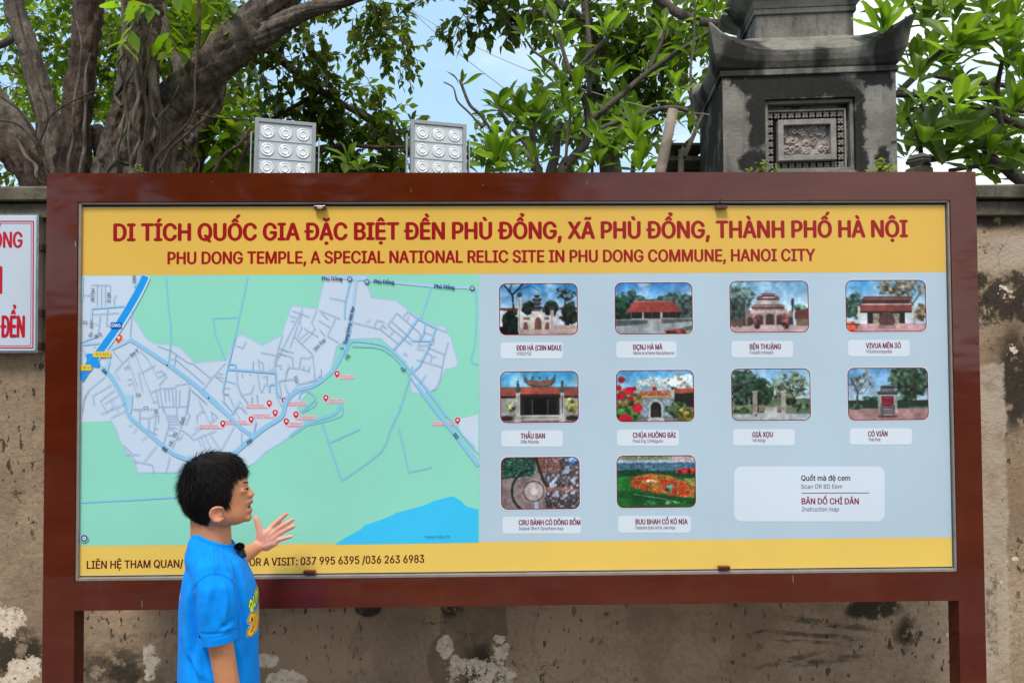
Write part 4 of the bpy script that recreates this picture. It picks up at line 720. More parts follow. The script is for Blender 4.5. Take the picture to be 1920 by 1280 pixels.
def card(x0, y0, x1, y1, tx, t1, w1, t2, w2, r=6, cap=9.5):
    P = Print(PY-2*S); P.rrect(x0, y0, x1, y1, r, CARD); o = P.build('caption_card', board)
    P = Print(PY-3*S); P.text(t1, tx, tx+w1, y0+(y1-y0)*.50, cap, MT, 0.022, x1y=y0+(y1-y0)*.50-.4); P.text(t2, tx, tx+w2, y0+(y1-y0)*.79, 6.0, MT2, 0.004)
    q = P.build('caption_lettering', None); q.parent = o
card(938.5, 641.5, 1055.5, 672, 968.5, 'ĐDB HÀ (CBN MIAU)', 84, 'VOSUYOI', 28); card(1155.5, 639.5, 1268.5, 671, 1187, 'ĐÇNJ HÀ MÀ', 55, 'Sẽnos at arheme Skonphieurne', 77); card(1371.5, 639, 1487, 670, 1406, 'BỆN THUẬNG', 58, 'Fusuiiti cntonpio', 44); card(1590, 637, 1706, 668, 1624, 'VIVUA MÊN 3Ó', 65, 'VGxiiunmpsdia', 48)
card(940, 806.5, 1055, 837, 976.5, 'THẤU BAN', 45, 'Dếe Nionia', 33); card(1157, 805, 1273, 835.5, 1187, 'CHŨA HUÔNG BÀI', 80, 'Poxd Ing 1/Hiqiguno', 56); card(1374.5, 804, 1490, 834.5, 1411, 'GIÁ XỌU', 38, 'Vói Ningi', 24); card(1593.5, 802.5, 1710, 833, 1628, 'CÓ VIÂN', 36, 'Thái Phat', 23)
card(942, 968, 1089.5, 999.5, 973, 'CRU BÀNH CÓ DÔNG BỔM', 115, 'Isulpuk Itho K Gyxyrhxoo mxp', 83); card(1159, 966.5, 1295.5, 998, 1192, 'BUU BHAH CỔ KÒ NIA', 97, 'Dasbule Soós hd ik Jxei mop', 74)
P = Print(PY-2*S); P.rrect(1376.5, 874, 1659, 977, 14, pr(214, 224, 238)); oc = P.build('instruction_card', board)
P = Print(PY-3*S); NB = pr(30, 26, 48); NB2 = pr(72, 66, 96)
P.text('Quốt mà đệ cem', 1502.5, 1594, 900.5, 9.8, NB, 0.014); P.text('Scan DR BD Ekm', 1502.5, 1579, 915.5, 8, NB2, 0.0); P.line([(1503, 924), (1630, 923.5)], 1.2, MAR)
P.text('BÂN DỐ CHỈ DÂN', 1503.5, 1610, 944.5, 11, pr(134, 16, 58), 0.02); P.text('Instruction map', 1503.5, 1573, 958, 8, NB2, 0.0, shear=.15)
q = P.build('card_lettering', None); q.parent = oc
# ------------------------------------------------------------------ stone gate pillar behind the wall
MAT_STONE = m_stone('weathered_stone', (0.17, 0.154, 0.133), (0.29, 0.265, 0.23), (0.024, 0.022, 0.020), 0, 4.0, (0.50, 0.60))
MAT_STONE2 = m_stone('carved_stone', (0.27, 0.24, 0.22), (0.40, 0.355, 0.33), (0.12, 0.11, 0.10), 0, 14.0, (0.6, 0.9))
MAT_DARKIN = m_plain('recess_shade', (0.012, 0.012, 0.012), 0.9, 0.1)  # shade behind the lattice and in the finial mouth, put into the colour
def m_body():
    t = NT('stained_pillar_stone'); f1 = t.noise(5, 6, .65); f2 = t.noise(40, 5, .7); c = t.mix(t.rng(f1, .3, .7), (0.175, 0.158, 0.138), (0.30, 0.278, 0.245)); c = t.mix(t.rng(f2, .45, .75, 0, .45), c, (.07, .065, .06))
    vs_ = t.rng(t.noise(10, 5, .7, vec=t.scale((2.6, 2.6, .3))), .48, .68, 0, .5); c = t.mix(vs_, c, (.05, .048, .045))
    nz_ = t.noise(6, 8, .72, color=True); off = t.n('ShaderNodeVectorMath'); off.operation = 'SUBTRACT'; t.l(nz_, off.inputs[0]); off.inputs[1].default_value = (.5, .5, .5); s = t.n('ShaderNodeVectorMath'); s.operation = 'SCALE'; t.l(off.outputs[0], s.inputs[0]); s.inputs['Scale'].default_value = .22
    a = t.n('ShaderNodeVectorMath'); a.operation = 'ADD'; t.l(t.co, a.inputs[0]); t.l(s.outputs[0], a.inputs[1]); r = None
    for px, py, rx, ry in ((1500, 160, 120, 32), (1424, 215, 24, 74), (1420, 150, 44, 26), (1640, 150, 40, 18), (1612, 260, 15, 92), (1412, 302, 26, 30), (1380, 140, 30, 10), (1590, 180, 26, 20), (1650, 300, 14, 24)):
        m = t.n('ShaderNodeMapping'); m.vector_type = 'TEXTURE'; k = 1/ppm(1.62); m.inputs['Location'].default_value = ((px-1518)*k, 0, at(1518, py, 1.62)[2]); m.inputs['Scale'].default_value = (rx*k, 1e6, ry*k); t.l(a.outputs[0], m.inputs['Vector'])
        l_ = t.n('ShaderNodeVectorMath'); l_.operation = 'LENGTH'; t.l(m.outputs[0], l_.inputs[0]); q = t.rng(l_.outputs['Value'], .75, 1.1, 1, 0); r = q if r is None else t.math('MAXIMUM', r, q)
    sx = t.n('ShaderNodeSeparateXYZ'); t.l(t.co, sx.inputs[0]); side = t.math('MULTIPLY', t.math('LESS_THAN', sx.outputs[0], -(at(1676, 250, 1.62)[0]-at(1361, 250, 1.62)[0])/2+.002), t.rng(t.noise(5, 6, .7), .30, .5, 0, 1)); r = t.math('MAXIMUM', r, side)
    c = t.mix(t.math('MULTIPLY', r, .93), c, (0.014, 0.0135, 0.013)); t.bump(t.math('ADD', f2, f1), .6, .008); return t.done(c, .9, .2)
PYF = 1.62; ang = math.radians(-6)
c0 = at(1518, 325, PYF); HWID = (at(1676, 250, PYF)[0]-at(1361, 250, PYF)[0])/2
PD_ = 0.80                                   # body depth
pil = empty('stone_gate_pillar', (c0[0], PYF, 0.0)); pil.rotation_euler = (0, 0, ang)
tag(pil, 'blackened stone gate pillar with flared eaves and carved panel behind the wall', 'stone pillar')
kz = lambda py: at(1518, py, PYF)[2]; kp = 1/ppm(PYF)
def pl(mb, name, mat=MAT_STONE, parent=pil, **k):
    o = mb.build(name, mat, None, **k); o.parent = parent; return o
zT_, zB_ = kz(140), 0.0
rx0, rx1, rz0, rz1 = (1437-1518)*kp, (1604-1518)*kp, kz(321), kz(184)
b = MB()                                      # body front built round the recess
h = HWID
b.box(-h, rx0, 0, PD_, zB_, zT_); b.box(rx1, h, 0, PD_, zB_, zT_); b.box(rx0, rx1, 0.0, PD_, rz1, zT_); b.box(rx0, rx1, 0.0, PD_, zB_, rz0)
b.box(rx0, rx1, 0.07, PD_-0.01, rz0, rz1); bo = pl(b, 'body', m_body())
ax0, ax1, az0, az1 = (1444-1518)*kp, (1589-1518)*kp, kz(312), kz(203)
def ring(x0, x1, z0, z1, w, y0, y1):
    b = MB(); b.box(x0, x0+w, y0, y1, z0, z1); b.box(x1-w, x1, y0, y1, z0, z1); b.box(x0+w, x1-w, y0, y1, z0, z0+w); b.box(x0+w, x1-w, y0, y1, z1-w, z1); return b
pl(ring(rx0+.002, rx1-.002, rz0+.002, rz1-.002, 0.018, 0.022, 0.069), 'recess_moulding', MAT_STONE, bevel=0.002)
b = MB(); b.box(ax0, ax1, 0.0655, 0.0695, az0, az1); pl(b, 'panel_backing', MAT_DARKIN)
pl(ring(ax0-.006, ax1+.006, az0-.006, az1+.006, 0.008, 0.040, 0.0648), 'panel_frame', MAT_STONE2)
# pierced lattice of four-petalled rosettes
sp = 0.0345; nxr = int((ax1-ax0)/sp); nzr = int((az1-az0)/sp); sx_, sz_ = (ax1-ax0)/nxr, (az1-az0)/nzr
me = None
for i in range(nxr):
    for j in range(nzr):
        if 1 <= i < nxr-1 and 1 <= j < nzr-1: continue
        if me is None:
            q = MB(); s_ = sp*0.5
            for a in range(4):
                t = math.pi/4+a*math.pi/2; cx, cz = math.cos(t)*s_*.62, math.sin(t)*s_*.62
                pts = [(cx+s_*.44*math.cos(u), cz+s_*.44*math.sin(u)) for u in np.linspace(0, 2*math.pi, 9)[:-1]]
                q.loft([[(x, 0.008, z) for x, z in pts], [(x, 0.0, z) for x, z in pts], [(cx+(x-cx)*.6, -0.003, cz+(z-cz)*.6) for x, z in pts]])
            q.tube([(0, 0.008, 0), (0, -0.005, 0)], s_*.3)
            o = q.build('rosette', MAT_STONE2); me = o.data
        else: o = obj_mesh('rosette', me)
        o.parent = pil; o.location = (ax0+(i+.5)*sx_, 0.052, az0+(j+.5)*sz_)
bx0, bx1, bz0, bz1 = (1462-1518)*kp, (1570-1518)*kp, kz(299), kz(222)
pl(ring(bx0, bx1, bz0, bz1, 0.028, 0.012, 0.06), 'relief_frame', MAT_STONE2, bevel=0.002)
# carved relief: generic scrolls and foliage as a height field
n1, n2 = 110, 74; X = np.linspace(bx0+.028, bx1-.028, n1); Z = np.linspace(bz0+.028, bz1-.028, n2); GX, GZ = np.meshgrid(X, Z); H = np.zeros_like(GX); rr_ = np.random.default_rng(3)
for _ in range(34):
    cx = rr_.uniform(X[0], X[-1]); cz = rr_.uniform(Z[0], Z[-1]); r0 = rr_.uniform(.010, .030); d = np.hypot(GX-cx, GZ-cz); th = np.arctan2(GZ-cz, GX-cx)
    sw = .5+.5*np.cos(d/r0*7+th*rr_.choice([-1, 1, 2])+rr_.uniform(0, 6)); H = np.maximum(H, (d < r0)*(sw*.6+.4)*(1-(d/r0)**4)*rr_.uniform(.6, 1))
for cx_, cz_ in ((.25, .8), (.37, .8)):
    d = np.hypot(GX-(X[0]+cx_*(X[-1]-X[0])), GZ-(Z[0]+cz_*(Z[-1]-Z[0]))); H = np.where(d < .012, np.where(d < .005, .2, 1.0), H)
V = np.c_[GX.ravel(), (0.052-0.020*H).ravel(), GZ.ravel()]; F = np.array([(j*n1+i, j*n1+i+1, (j+1)*n1+i+1, (j+1)*n1+i) for j in range(n2-1) for i in range(n1-1)])
o = mesh('carved_relief', V, F, m_stone('relief_stone', (0.33, 0.265, 0.24), (0.46, 0.39, 0.355), (0.16, 0.13, 0.12), 0, 20, (.6, .9)), pil)
# cornice, flared roof, neck and the tier above
def slab(mb, ex, z0, z1): mb.box(-h-ex, h+ex, -ex, PD_+ex, z0, z1)
b = MB(); slab(b, 0.012, zT_+.0005, kz(129)); pl(b, 'cornice', bevel=0.004)
def flared(zlo, zmid_top, zneck, hx, ex_mid, lift, neck_in, thick, name):
    """roof with concave sides; corners sweep up and outward"""
    rings = []; nseg = 26; cx, cy = 0.0, PD_/2; hy = PD_/2
    def outline(off, corner_out, z, corner_up, inset=0):
        pts = []
        for k in range(4):
            for i in range(nseg):
                s = -1+2*i/nseg; e = abs(s)**4.2; ax = hx-inset; ay = hy-inset
                X_, Y_ = (s*(ax+off), -(ay+off)) if k == 0 else ((ax+off), s*(ay+off)) if k == 1 else (-s*(ax+off), (ay+off)) if k == 2 else (-(ax+off), -s*(ay+off))
                f = 1+corner_out*e/(hx+off); pts.append((cx+X_*f, cy+Y_*f, z+corner_up*e))
        return pts
    rings.append(outline(0.0, 0, zlo, 0)); rings.append(outline(ex_mid*.35, .006, zlo+thick*.10, lift*.08)); rings.append(outline(ex_mid*.75, .016, zlo+thick*.40, lift*.36)); rings.append(outline(ex_mid*.95, .022, zlo+thick*.72, lift*.76))
    rings.append(outline(ex_mid*.98, .040, zmid_top, lift*1.0)); rings.append(outline(ex_mid*.70, .030, zmid_top+.004, lift*1.0))
    for t in (0.12, .25, .4, .6, .8, 1.0):
        rings.append(outline(ex_mid*(1-t)*.8, .012*(1-t)**2, zmid_top+(zneck-zmid_top)*t**1.05, lift*.97*(1-t)**1.7, neck_in*t))
    b = MB(); b.loft(rings); return pl(b, name, smooth=False)
kz2 = lambda py: at(1518, py, PYF+.17)[2]
zn = kz2(67); nx_ = (1600-1413)/2*kp
flared(kz(129)+.0005, kz(98), zn, h, 0.040, 0.150, h-nx_, kz(98)-kz(129), 'lower_eaves')
b = MB(); ny = nx_*PD_/2/h; cyy = PD_/2
NS = 13*kp
def box2(hx, hy, z0, z1): b.box(NS-hx, NS+hx, cyy-hy, cyy+hy, z0, z1)
hyk = PD_/2-(h-nx_)
box2(nx_+.004, hyk+.004, zn-0.02, kz2(25)); box2(nx_+.016, hyk+.016, kz2(25)+.0005, kz2(15)); pl(b, 'neck', bevel=0.004)
b = MB(); rings = []
for e, py in ((.018, 14.5), (.02, 0), (.06, -10), (.11, -26), (.12, -34), (.10, -36)):
    hx, hy = nx_+e, hyk+e; rings.append([(NS-hx, cyy-hy, kz2(py)), (NS+hx, cyy-hy, kz2(py)), (NS+hx, cyy+hy, kz2(py)), (NS-hx, cyy+hy, kz2(py))])
b.loft(rings); pl(b, 'upper_cornice', bevel=0.005)
zz = kz2(-36); b = MB(); b.box(-nx_*.9, nx_*.9, cyy-hyk*.9, cyy+hyk*.9, zz+.0005, zz+.45); pl(b, 'upper_body', bevel=.004)
b = MB(); b.loft([[(-a, cyy-a, z), (a, cyy-a, z), (a, cyy+a, z), (-a, cyy+a, z)] for a, z in ((nx_*.9, zz+.4505), (nx_*1.35, zz+.52), (nx_*1.4, zz+.56), (.10, zz+.72), (.06, zz+.95), (.01, zz+1.05))]); pl(b, 'upper_eaves')

# far stone post cap and the little stone bud on the wall
def cap_post():
    Y = 2.6; c = at(1282, 325, Y); k = 1/ppm(Y); r = empty('stone_post', (c[0], Y, 0)); tag(r, 'small dark stone post with stepped cap behind the wooden pole', 'stone post')
    z = lambda py: at(1282, py, Y)[2]
    b = MB(); b.loft([[(-a*k, -a*k, q), (a*k, -a*k, q), (a*k, a*k, q), (-a*k, a*k, q)] for a, q in ((30, 0), (30, z(332)), (36, z(326)), (44, z(312)), (45, z(304)), (30, z(303)))]); o = b.build('shaft', MAT_COPING); o.parent = r
    b = MB(); b.loft([[(-a*k, -a*k, q), (a*k, -a*k, q), (a*k, a*k, q), (-a*k, a*k, q)] for a, q in ((22, z(303)+.0005), (22, z(298)), (30, z(290)), (36, z(282)), (36, z(278)), (34, z(277)))]); o = b.build('cap', MAT_COPING); o.parent = r
cap_post()
def bud():
    Y = 1.1; c = at(1724, 318, Y); k = 1/ppm(Y); zb_ = at(1724, 345, Y)[2]; r = empty('stone_finial', (c[0], Y, zb_)); tag(r, 'weathered ribbed stone finial with a hollow mouth right of the gate pillar', 'stone finial')
    z = lambda py: at(1724, py, Y)[2]-zb_
    b = MB(); n = 20
    prof = [(20, 345), (24, 330), (23, 318), (15, 314), (17, 310), (20, 304), (19, 301), (21, 299), (19, 297), (18, 295), (15, 293), (13, 291), (6, 289.5)]
    b.loft([[(a*k*math.cos(t)*(1+.07*math.sin(5*t)), a*k*math.sin(t), z(q)+.002*math.sin(3*t)) for t in np.linspace(0, 2*math.pi, n+1)[:-1]] for a, q in prof]); o = b.build('bud', MAT_COPING, smooth=False); o.parent = r
    b = MB(); ring_ = [(math.cos(t)*9*k+2*k, -23*k, math.sin(t)*6*k+z(315)) for t in np.linspace(0, 2*math.pi, 13)[:-1]]; inn = [(math.cos(t)*6*k+2*k, -20.5*k, math.sin(t)*4*k+z(315)) for t in np.linspace(0, 2*math.pi, 13)[:-1]]; bk = [(x, -14*k, q) for x, y, q in ring_]
    b.loft([bk, ring_, inn], cap=False); o = b.build('mouth_rim', MAT_COPING); o.parent = r; b = MB(); b.add([(x, -20.6*k, q) for x, y, q in inn], [tuple(range(12))]); o = b.build('mouth_shade', MAT_DARKIN); o.parent = r  # flat black disc paints the shade of the hollow
    b = MB(); b.box(-34*k, 34*k, -30*k, 30*k, -.5, z(335)); o = b.build('plinth', MAT_COPING, bevel=.004); o.parent = r
bud()
# wooden pole and wires
MAT_POLE = m_plain('bare_wood_pole', (0.25, 0.20, 0.155), 0.8, 0.2, var=0.25, vs=18)
Y = 0.95; b = MB(); a_ = at(1262, 206, Y); q_ = at(1236, 330, Y); d_ = (q_-a_); pts = [a_+d_*t for t in np.linspace(0, 6.2, 14)]; pts = [p for p in pts if p[2] > 0.0]
b.tube([tuple(p) for p in pts], [.0225+.0008*i for i in range(len(pts))], 12, wob=.08); o = b.build('wooden_pole', MAT_POLE, smooth=True); tag(o, 'bare leaning wooden pole propping a branch left of the pillar', 'wooden pole')
MAT_WIRE = m_plain('dark_wire', (0.05, 0.05, 0.055), 0.6); MAT_ROPE = m_plain('pale_cord', (0.35, 0.3, 0.24), 0.8)
def wire(pts, r, mat, lab, n=5):
    P3 = [at(*p) for p in pts]; b = MB(); b.tube([tuple(p) for p in catmull(P3, 6)], r, n); o = b.build('wire', mat); tag(o, lab, 'wire')
wire([(700, -60, 5.5), (766, 14, 5), (850, 92, 4.5), (940, 162, 4), (1010, 215, 3.6)], .0025, MAT_WIRE, 'thin dark wire crossing the sky, the lower of the two')
wire([(690, -60, 5.6), (768, 16, 5), (900, 92, 4.2), (1040, 150, 3.4), (1210, 200, 2.4), (1330, 215, 1.7)], .0028, MAT_ROPE, 'pale cord slanting from the treetop towards the stone pillar')
wire([(-60, 262, 3), (0, 270, 2.8), (60, 290, 2.6), (118, 298, 2.35)], .0035, MAT_ROPE, 'pale cord tied round the banyan trunks at left')
wire([(705, 50, 5), (680, 100, 4.9), (645, 145, 4.8), (628, 168, 4.7)], .002, MAT_WIRE, 'short thin wire in the sky above the left floodlight')

# ------------------------------------------------------------------ floodlights on the board
MAT_LHOUS = m_plain('grey_cast_aluminium', (0.2, 0.205, 0.21), 0.45, 0.5, 0.5, vs=80)
def m_lens():
    t = NT('lens_sheet'); w = t.n('ShaderNodeTexWave'); w.inputs['Scale'].default_value = 90; w.bands_direction = 'X'; t.l(t.co, w.inputs['Vector']); w2 = t.n('ShaderNodeTexWave'); w2.inputs['Scale'].default_value = 90; w2.bands_direction = 'Z'; t.l(t.co, w2.inputs['Vector'])
    t.bump(t.math('ADD', w.outputs[1], w2.outputs[1]), 0.2, 0.0008); return t.done((0.52, 0.55, 0.57), 0.22, 0.8, 0.25, 0.5)
MAT_BEZ = m_plain('bezel_aluminium', (0.30, 0.31, 0.32), 0.35, 0.5, 0.4, vs=80)
MAT_LENS = m_lens(); MAT_REFL = m_plain('lens_chrome', (0.74, 0.77, 0.79), 0.2, 0.8, 0.1, 0.5, var=.03)
def floodlight(lab, pxs):
    Y = 0.16; (xl, yl), (xr, yr), (xb, yb) = pxs; A = at(xl, yl, Y); k = 1/ppm(Y); yaw = math.radians(14); w = abs(xr-xl)*k/math.cos(yaw)*1.0; hh = 0.235
    r = empty('floodlight', tuple(A)); r.rotation_euler = (math.radians(-4), math.radians(1.2), yaw)
    tag(r, lab, 'floodlight', 'floodlights on top of the board')
    def put(b, name, mat, par=r, **kk): o = b.build(name, mat, None, **kk); o.parent = par; return o
    b = MB(); b.box(0, w, 0.012, 0.045, -hh, 0)
    for i in range(9): b.box(w*.06+i*w*.105, w*.06+i*w*.105+.004, .0455, .075, -hh+.02, -.02)
    put(b, 'housing', MAT_LHOUS, bevel=.003)
    b = MB(); e = .010
    b.box(-.003, e, 0, .0115, -hh-.003, .003); b.box(w-e, w+.003, 0, .0115, -hh-.003, .003); b.box(e, w-e, 0, .0115, -e, .003); b.box(e, w-e, 0, .0115, -hh-.003, -hh+e); put(b, 'bezel', MAT_BEZ, bevel=.0015)
    b = MB(); b.box(e, w-e, .006, .0112, -hh+e, -e); ls = put(b, 'lens_cover', MAT_LENS)
    cw = (w-2*e)/3; ch = cw*1.07; i0 = 0
    ms = None
    for j in range(3):
        b = MB(); b.box(e, w-e, .0035, .0058, -e-(j+1)*ch-.0008, -e-(j+1)*ch+.0004); put(b, 'lens_rib', MAT_BEZ)
        for i in range(3):
            if ms is None:
                b = MB(); R_ = cw*.40; n = 22
                rg = lambda rad, y: [(rad*math.cos(t), y, rad*math.sin(t)) for t in np.linspace(0, 2*math.pi, n+1)[:-1]]
                b.loft([rg(R_, 0), rg(R_*.96, -.0022), rg(R_*.80, -.0026), rg(R_*.74, -.0010), rg(R_*.62, -.0014), rg(R_*.56, -.0034), rg(R_*.44, -.0036), rg(R_*.38, -.0020), rg(R_*.12, -.0034)], cap=True); o = b.build('lens', MAT_REFL, smooth=True); ms = o.data
            else: o = obj_mesh('lens', ms)
            o.parent = ls; o.location = (e+(i+.5)*cw, .0056, -e-(j+.5)*ch)
    b = MB(); b.box(-.016, -.012, .008, .036, -hh*1.15, -.045); b.box(-.016, w+.016, .008, .036, -hh*1.15-.004, -hh*1.15-.0002); b.box(w+.012, w+.016, .008, .036, -hh*1.15, -.045); put(b, 'bracket', MAT_STEEL, bevel=.001)
    b = MB(); b.tube([(-.019, .022, -.105), (-.003, .022, -.105)], .008, 6); b.tube([(w+.003, .022, -.105), (w+.019, .022, -.105)], .008, 6); put(b, 'pivot_bolt', MAT_RUST)
    b = MB(); b.tube([(w/2, .022, -hh*1.15-.004), (w/2, .022, -hh*1.15-.06), (w/2-.02, -.06, -hh*1.15-.08)], .011, 8); put(b, 'mounting_arm', MAT_STEEL)
floodlight('square floodlight of nine lenses above the board, the left one by the banyan', ((480, 222), (585, 234), (480, 330)))
floodlight('square floodlight of nine lenses above the board, the right one against the sky', ((772, 225), (873, 236), (770, 330)))
# ------------------------------------------------------------------ leaves
def m_leaf(name, a, b, rough=0.38, trans=0.5, tcol=(1.6, 1.85, 0.45)):
    t = NT(name); oi = t.n('ShaderNodeObjectInfo'); c = t.mul(t.attr(), t.mix(oi.outputs['Random'], (0.8, 0.85, 0.8), (1.15, 1.12, 1.05)))
    c = t.mul(c, t.mix(t.rng(t.noise(8, 3), .3, .7), a, b)); t.done(c, rough, 0.3)
    tr = t.n('ShaderNodeBsdfTranslucent'); t.l(t.mul(c, tcol), tr.inputs['Color']); mx = t.n('ShaderNodeMixShader'); mx.inputs[0].default_value = trans
    t.l(t.b.outputs[0], mx.inputs[1]); t.l(tr.outputs[0], mx.inputs[2]); t.l(mx.outputs[0], t.out.inputs[0]); return t.m
MAT_LEAF = m_leaf('small_leaf', (0.9, 1, 0.9), (1.1, 1, 1.1)); MAT_BIGLEAF = m_leaf('frangipani_leaf', (0.92, 1, 0.95), (1.06, 1, 1.0), 0.34, 0.48)
def m_bark(name, a, b, dark):
    t = NT(name); v = t.scale((1, 1, 0.22)); f = t.noise(16, 6, .7, vec=v, dist=.6); g = t.noise(3.5, 5, .6); k = t.noise(60, 4, .7)
    c = t.mix(t.rng(f, .32, .68), a, b); c = t.mix(t.rng(g, .54, .68, 0, .75), c, dark); c = t.mix(t.rng(k, .6, .75, 0, .4), c, (.3, .27, .23))
    t.bump(t.math('ADD', f, t.math('MULTIPLY', k, .4)), .9, .03); return t.done(c, .88, .2)
MAT_BARK = m_bark('banyan_bark', (0.075, 0.058, 0.045), (0.215, 0.175, 0.138), (0.026, 0.016, 0.012)); MAT_BARKR = m_bark('reddish_bark', (0.052, 0.032, 0.024), (0.135, 0.092, 0.070), (0.018, 0.010, 0.008))
MAT_STEM = m_bark('grey_stem', (0.085, 0.070, 0.055), (0.16, 0.135, 0.11), (0.04, 0.032, 0.026))
class Leaves:
    """many small folded leaves in one mesh"""
    def __init__(s): s.P = []; s.D = []; s.N = []; s.L = []; s.W = []; s.C = []; s.tw = MB()
    def add(s, p, d, n, l_, w, c): s.P.append(p); s.D.append(d); s.N.append(n); s.L.append(l_); s.W.append(w); s.C.append(c)
    def build(s, name, mat, parent, shape='ovate'):
        P = np.array(s.P); D = np.array(s.D); N_ = np.array(s.N); L_ = np.array(s.L)[:, None]; W_ = np.array(s.W)[:, None]; C = np.array(s.C)
        D /= np.linalg.norm(D, axis=1)[:, None]; S_ = np.cross(D, N_); S_ /= np.linalg.norm(S_, axis=1)[:, None]+1e-9; U = np.cross(S_, D)
        ks = (.12, .32, .55, .78); ww = (.24, .50, .46, .22) if shape == 'ovate' else (.2, .36, .5, .3); v = [P]
        for k_, w_ in zip(ks, ww):
            base = P+D*L_*k_-U*L_*(.16*k_*k_); v += [base-S_*W_*w_+U*W_*.22*w_, base, base+S_*W_*w_+U*W_*.22*w_]
        v.append(P+D*L_-U*L_*.17); V = np.stack(v, 1).reshape(-1, 3); n = len(P); b0 = np.arange(n)[:, None]*14
        tri = [[0, 2, 1], [0, 3, 2]]
        for r in range(3):
            q = 1+3*r; tri += [[q, q+1, q+4], [q, q+4, q+3], [q+1, q+2, q+5], [q+1, q+5, q+4]]
        tri = np.array(tri+[[10, 11, 13], [11, 12, 13]])
        F = (b0[:, :, None]+tri[None]).reshape(-1, 3); pc = np.repeat(C, 14, axis=0)
        o = mesh(name, V, F, mat, smooth=True, pcols=pc)
        if parent is not None: keep(o, parent)
        tag(o, kind='stuff'); return o
def unit(v): v = np.asarray(v, float); return v/(np.linalg.norm(v)+1e-9)
def sprig(LV, p, d, length, nl, ls, col, droop=.5, var=.25, twig=True, wr=.54):
    """a twig with alternating leaves"""
    p = np.array(p, float); d = unit(d); pts = [p.copy()]; st = length/nl
    for i in range(nl):
        d = unit(d+RNG.normal(0, .16, 3)+np.array([0, 0, -droop*.10])); p = p+d*st; pts.append(p.copy())
        side = unit(np.cross(d, RNG.normal(0, 1, 3))); dl = unit(d*.55+side*.9+np.array([0, 0, -droop*.55])+RNG.normal(0, .2, 3))
        c = np.array(col)*(1+RNG.uniform(-var, var))*np.array([1+RNG.uniform(-.12, .25), 1, 1]); s_ = ls*RNG.uniform(.7, 1.15)
        LV.add(p, dl, unit(np.array([0, 0, 1.])+RNG.normal(0, .45, 3)), s_, s_*wr*RNG.uniform(.9, 1.15), c)
    if twig: LV.tw.tube(pts[::2]+([pts[-1]] if len(pts) % 2 == 0 else []), [max(.0035*(1-.7*i/len(pts)), .001) for i in range(len(pts[::2])+(1 if len(pts) % 2 == 0 else 0))], 3, cap=False)
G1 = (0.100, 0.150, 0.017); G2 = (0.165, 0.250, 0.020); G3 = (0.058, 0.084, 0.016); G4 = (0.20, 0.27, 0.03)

# ------------------------------------------------------------------ banyan on the left
ban = empty('banyan_tree', tuple(at(200, 640, 2.5)[:2])+(0,)); tag(ban, 'old banyan with several twisted trunks and small leaves behind the wall at left', 'tree')
def limb(name, pts, mat=MAT_BARK, Y=2.5, n=14, wob=.16, parent=ban, ext=True, seed=0):
    """pts: pixel x, y, radius in pixels (, depth)"""
    q = []
    for p in pts:
        yy = p[3] if len(p) > 3 else Y; a = at(p[0], p[1], yy); q.append(np.r_[a, p[2]/ppm(yy)])
    big = max(p[2] for p in pts) > 14 and mat in (MAT_BARK, MAT_BARKR)
    q = catmull(q, 16 if big else 7); b = MB(); b.tube([tuple(p[:3]) for p in q], [max(p[3], .0015) for p in q], 44 if big else n, wob=wob*.7 if big else wob, seed=seed+len(pts)*.37, ridge=.16 if big else 0)
    o = b.build(name, mat, parent, smooth=True); return o
low = 2.2
limb('trunk', [(-40, 150, 24), (-5, 205, 27), (30, 245, 28), (66, 300, 24), (96, 352, 24), (110, 520, 30), (110, 1000, 34)], seed=1)
limb('trunk', [(14, -60, 16), (30, 20, 17), (48, 75, 18), (66, 135, 19), (84, 200, 21), (98, 262, 24), (106, 340, 27), (112, 540, 36), (112, 1000, 40)], seed=2)
limb('trunk', [(176, -70, 26), (168, 0, 25), (161, 70, 23), (154, 125, 23), (146, 190, 25), (140, 262, 27), (136, 345, 32), (132, 540, 40), (130, 1000, 44)], MAT_BARKR, Y=2.35, seed=3)
limb('trunk', [(285, -60, 28), (276, 10, 27), (270, 75, 27), (268, 140, 26), (262, 200, 27), (248, 262, 30), (232, 340, 38), (222, 540, 46), (222, 1000, 50)], MAT_BARKR, Y=2.3, wob=.22, seed=4)
limb('trunk', [(238, -60, 11), (240, 40, 12), (239, 110, 13), (230, 185, 15), (215, 240, 17), (200, 300, 19), (192, 350, 22), (190, 600, 30)], Y=2.28, wob=.3, seed=5)
limb('trunk', [(262, 40, 9), (258, 110, 12), (264, 170, 14), (254, 240, 16), (240, 300, 18), (236, 350, 20), (236, 600, 24)], Y=2.14, wob=.35, seed=6)
limb('trunk', [(286, 60, 8), (284, 130, 9), (292, 200, 11), (284, 262, 13), (270, 330, 16), (268, 600, 20)], Y=2.12, wob=.3, seed=7)
limb('trunk', [(300, 215, 26), (290, 260, 30), (296, 330, 34), (300, 600, 40)], Y=2.45, seed=8)
limb('branch', [(640, -150, 26, 2.0), (565, -55, 30, 2.1), (510, 12, 33, 2.2), (462, 66, 37, 2.25), (404, 118, 36, 2.3), (355, 165, 36, 2.35), (316, 208, 38, 2.4), (290, 262, 40, 2.4), (280, 350, 40, 2.45)], n=18, wob=.1, seed=9)
limb('branch', [(760, -30, 7, 2.0), (690, -12, 9, 2.05), (640, 4, 11, 2.1), (590, 16, 14, 2.1), (545, 34, 17, 2.15), (500, 62, 22, 2.2), (470, 84, 22, 2.25)], n=12, wob=.1, seed=10)
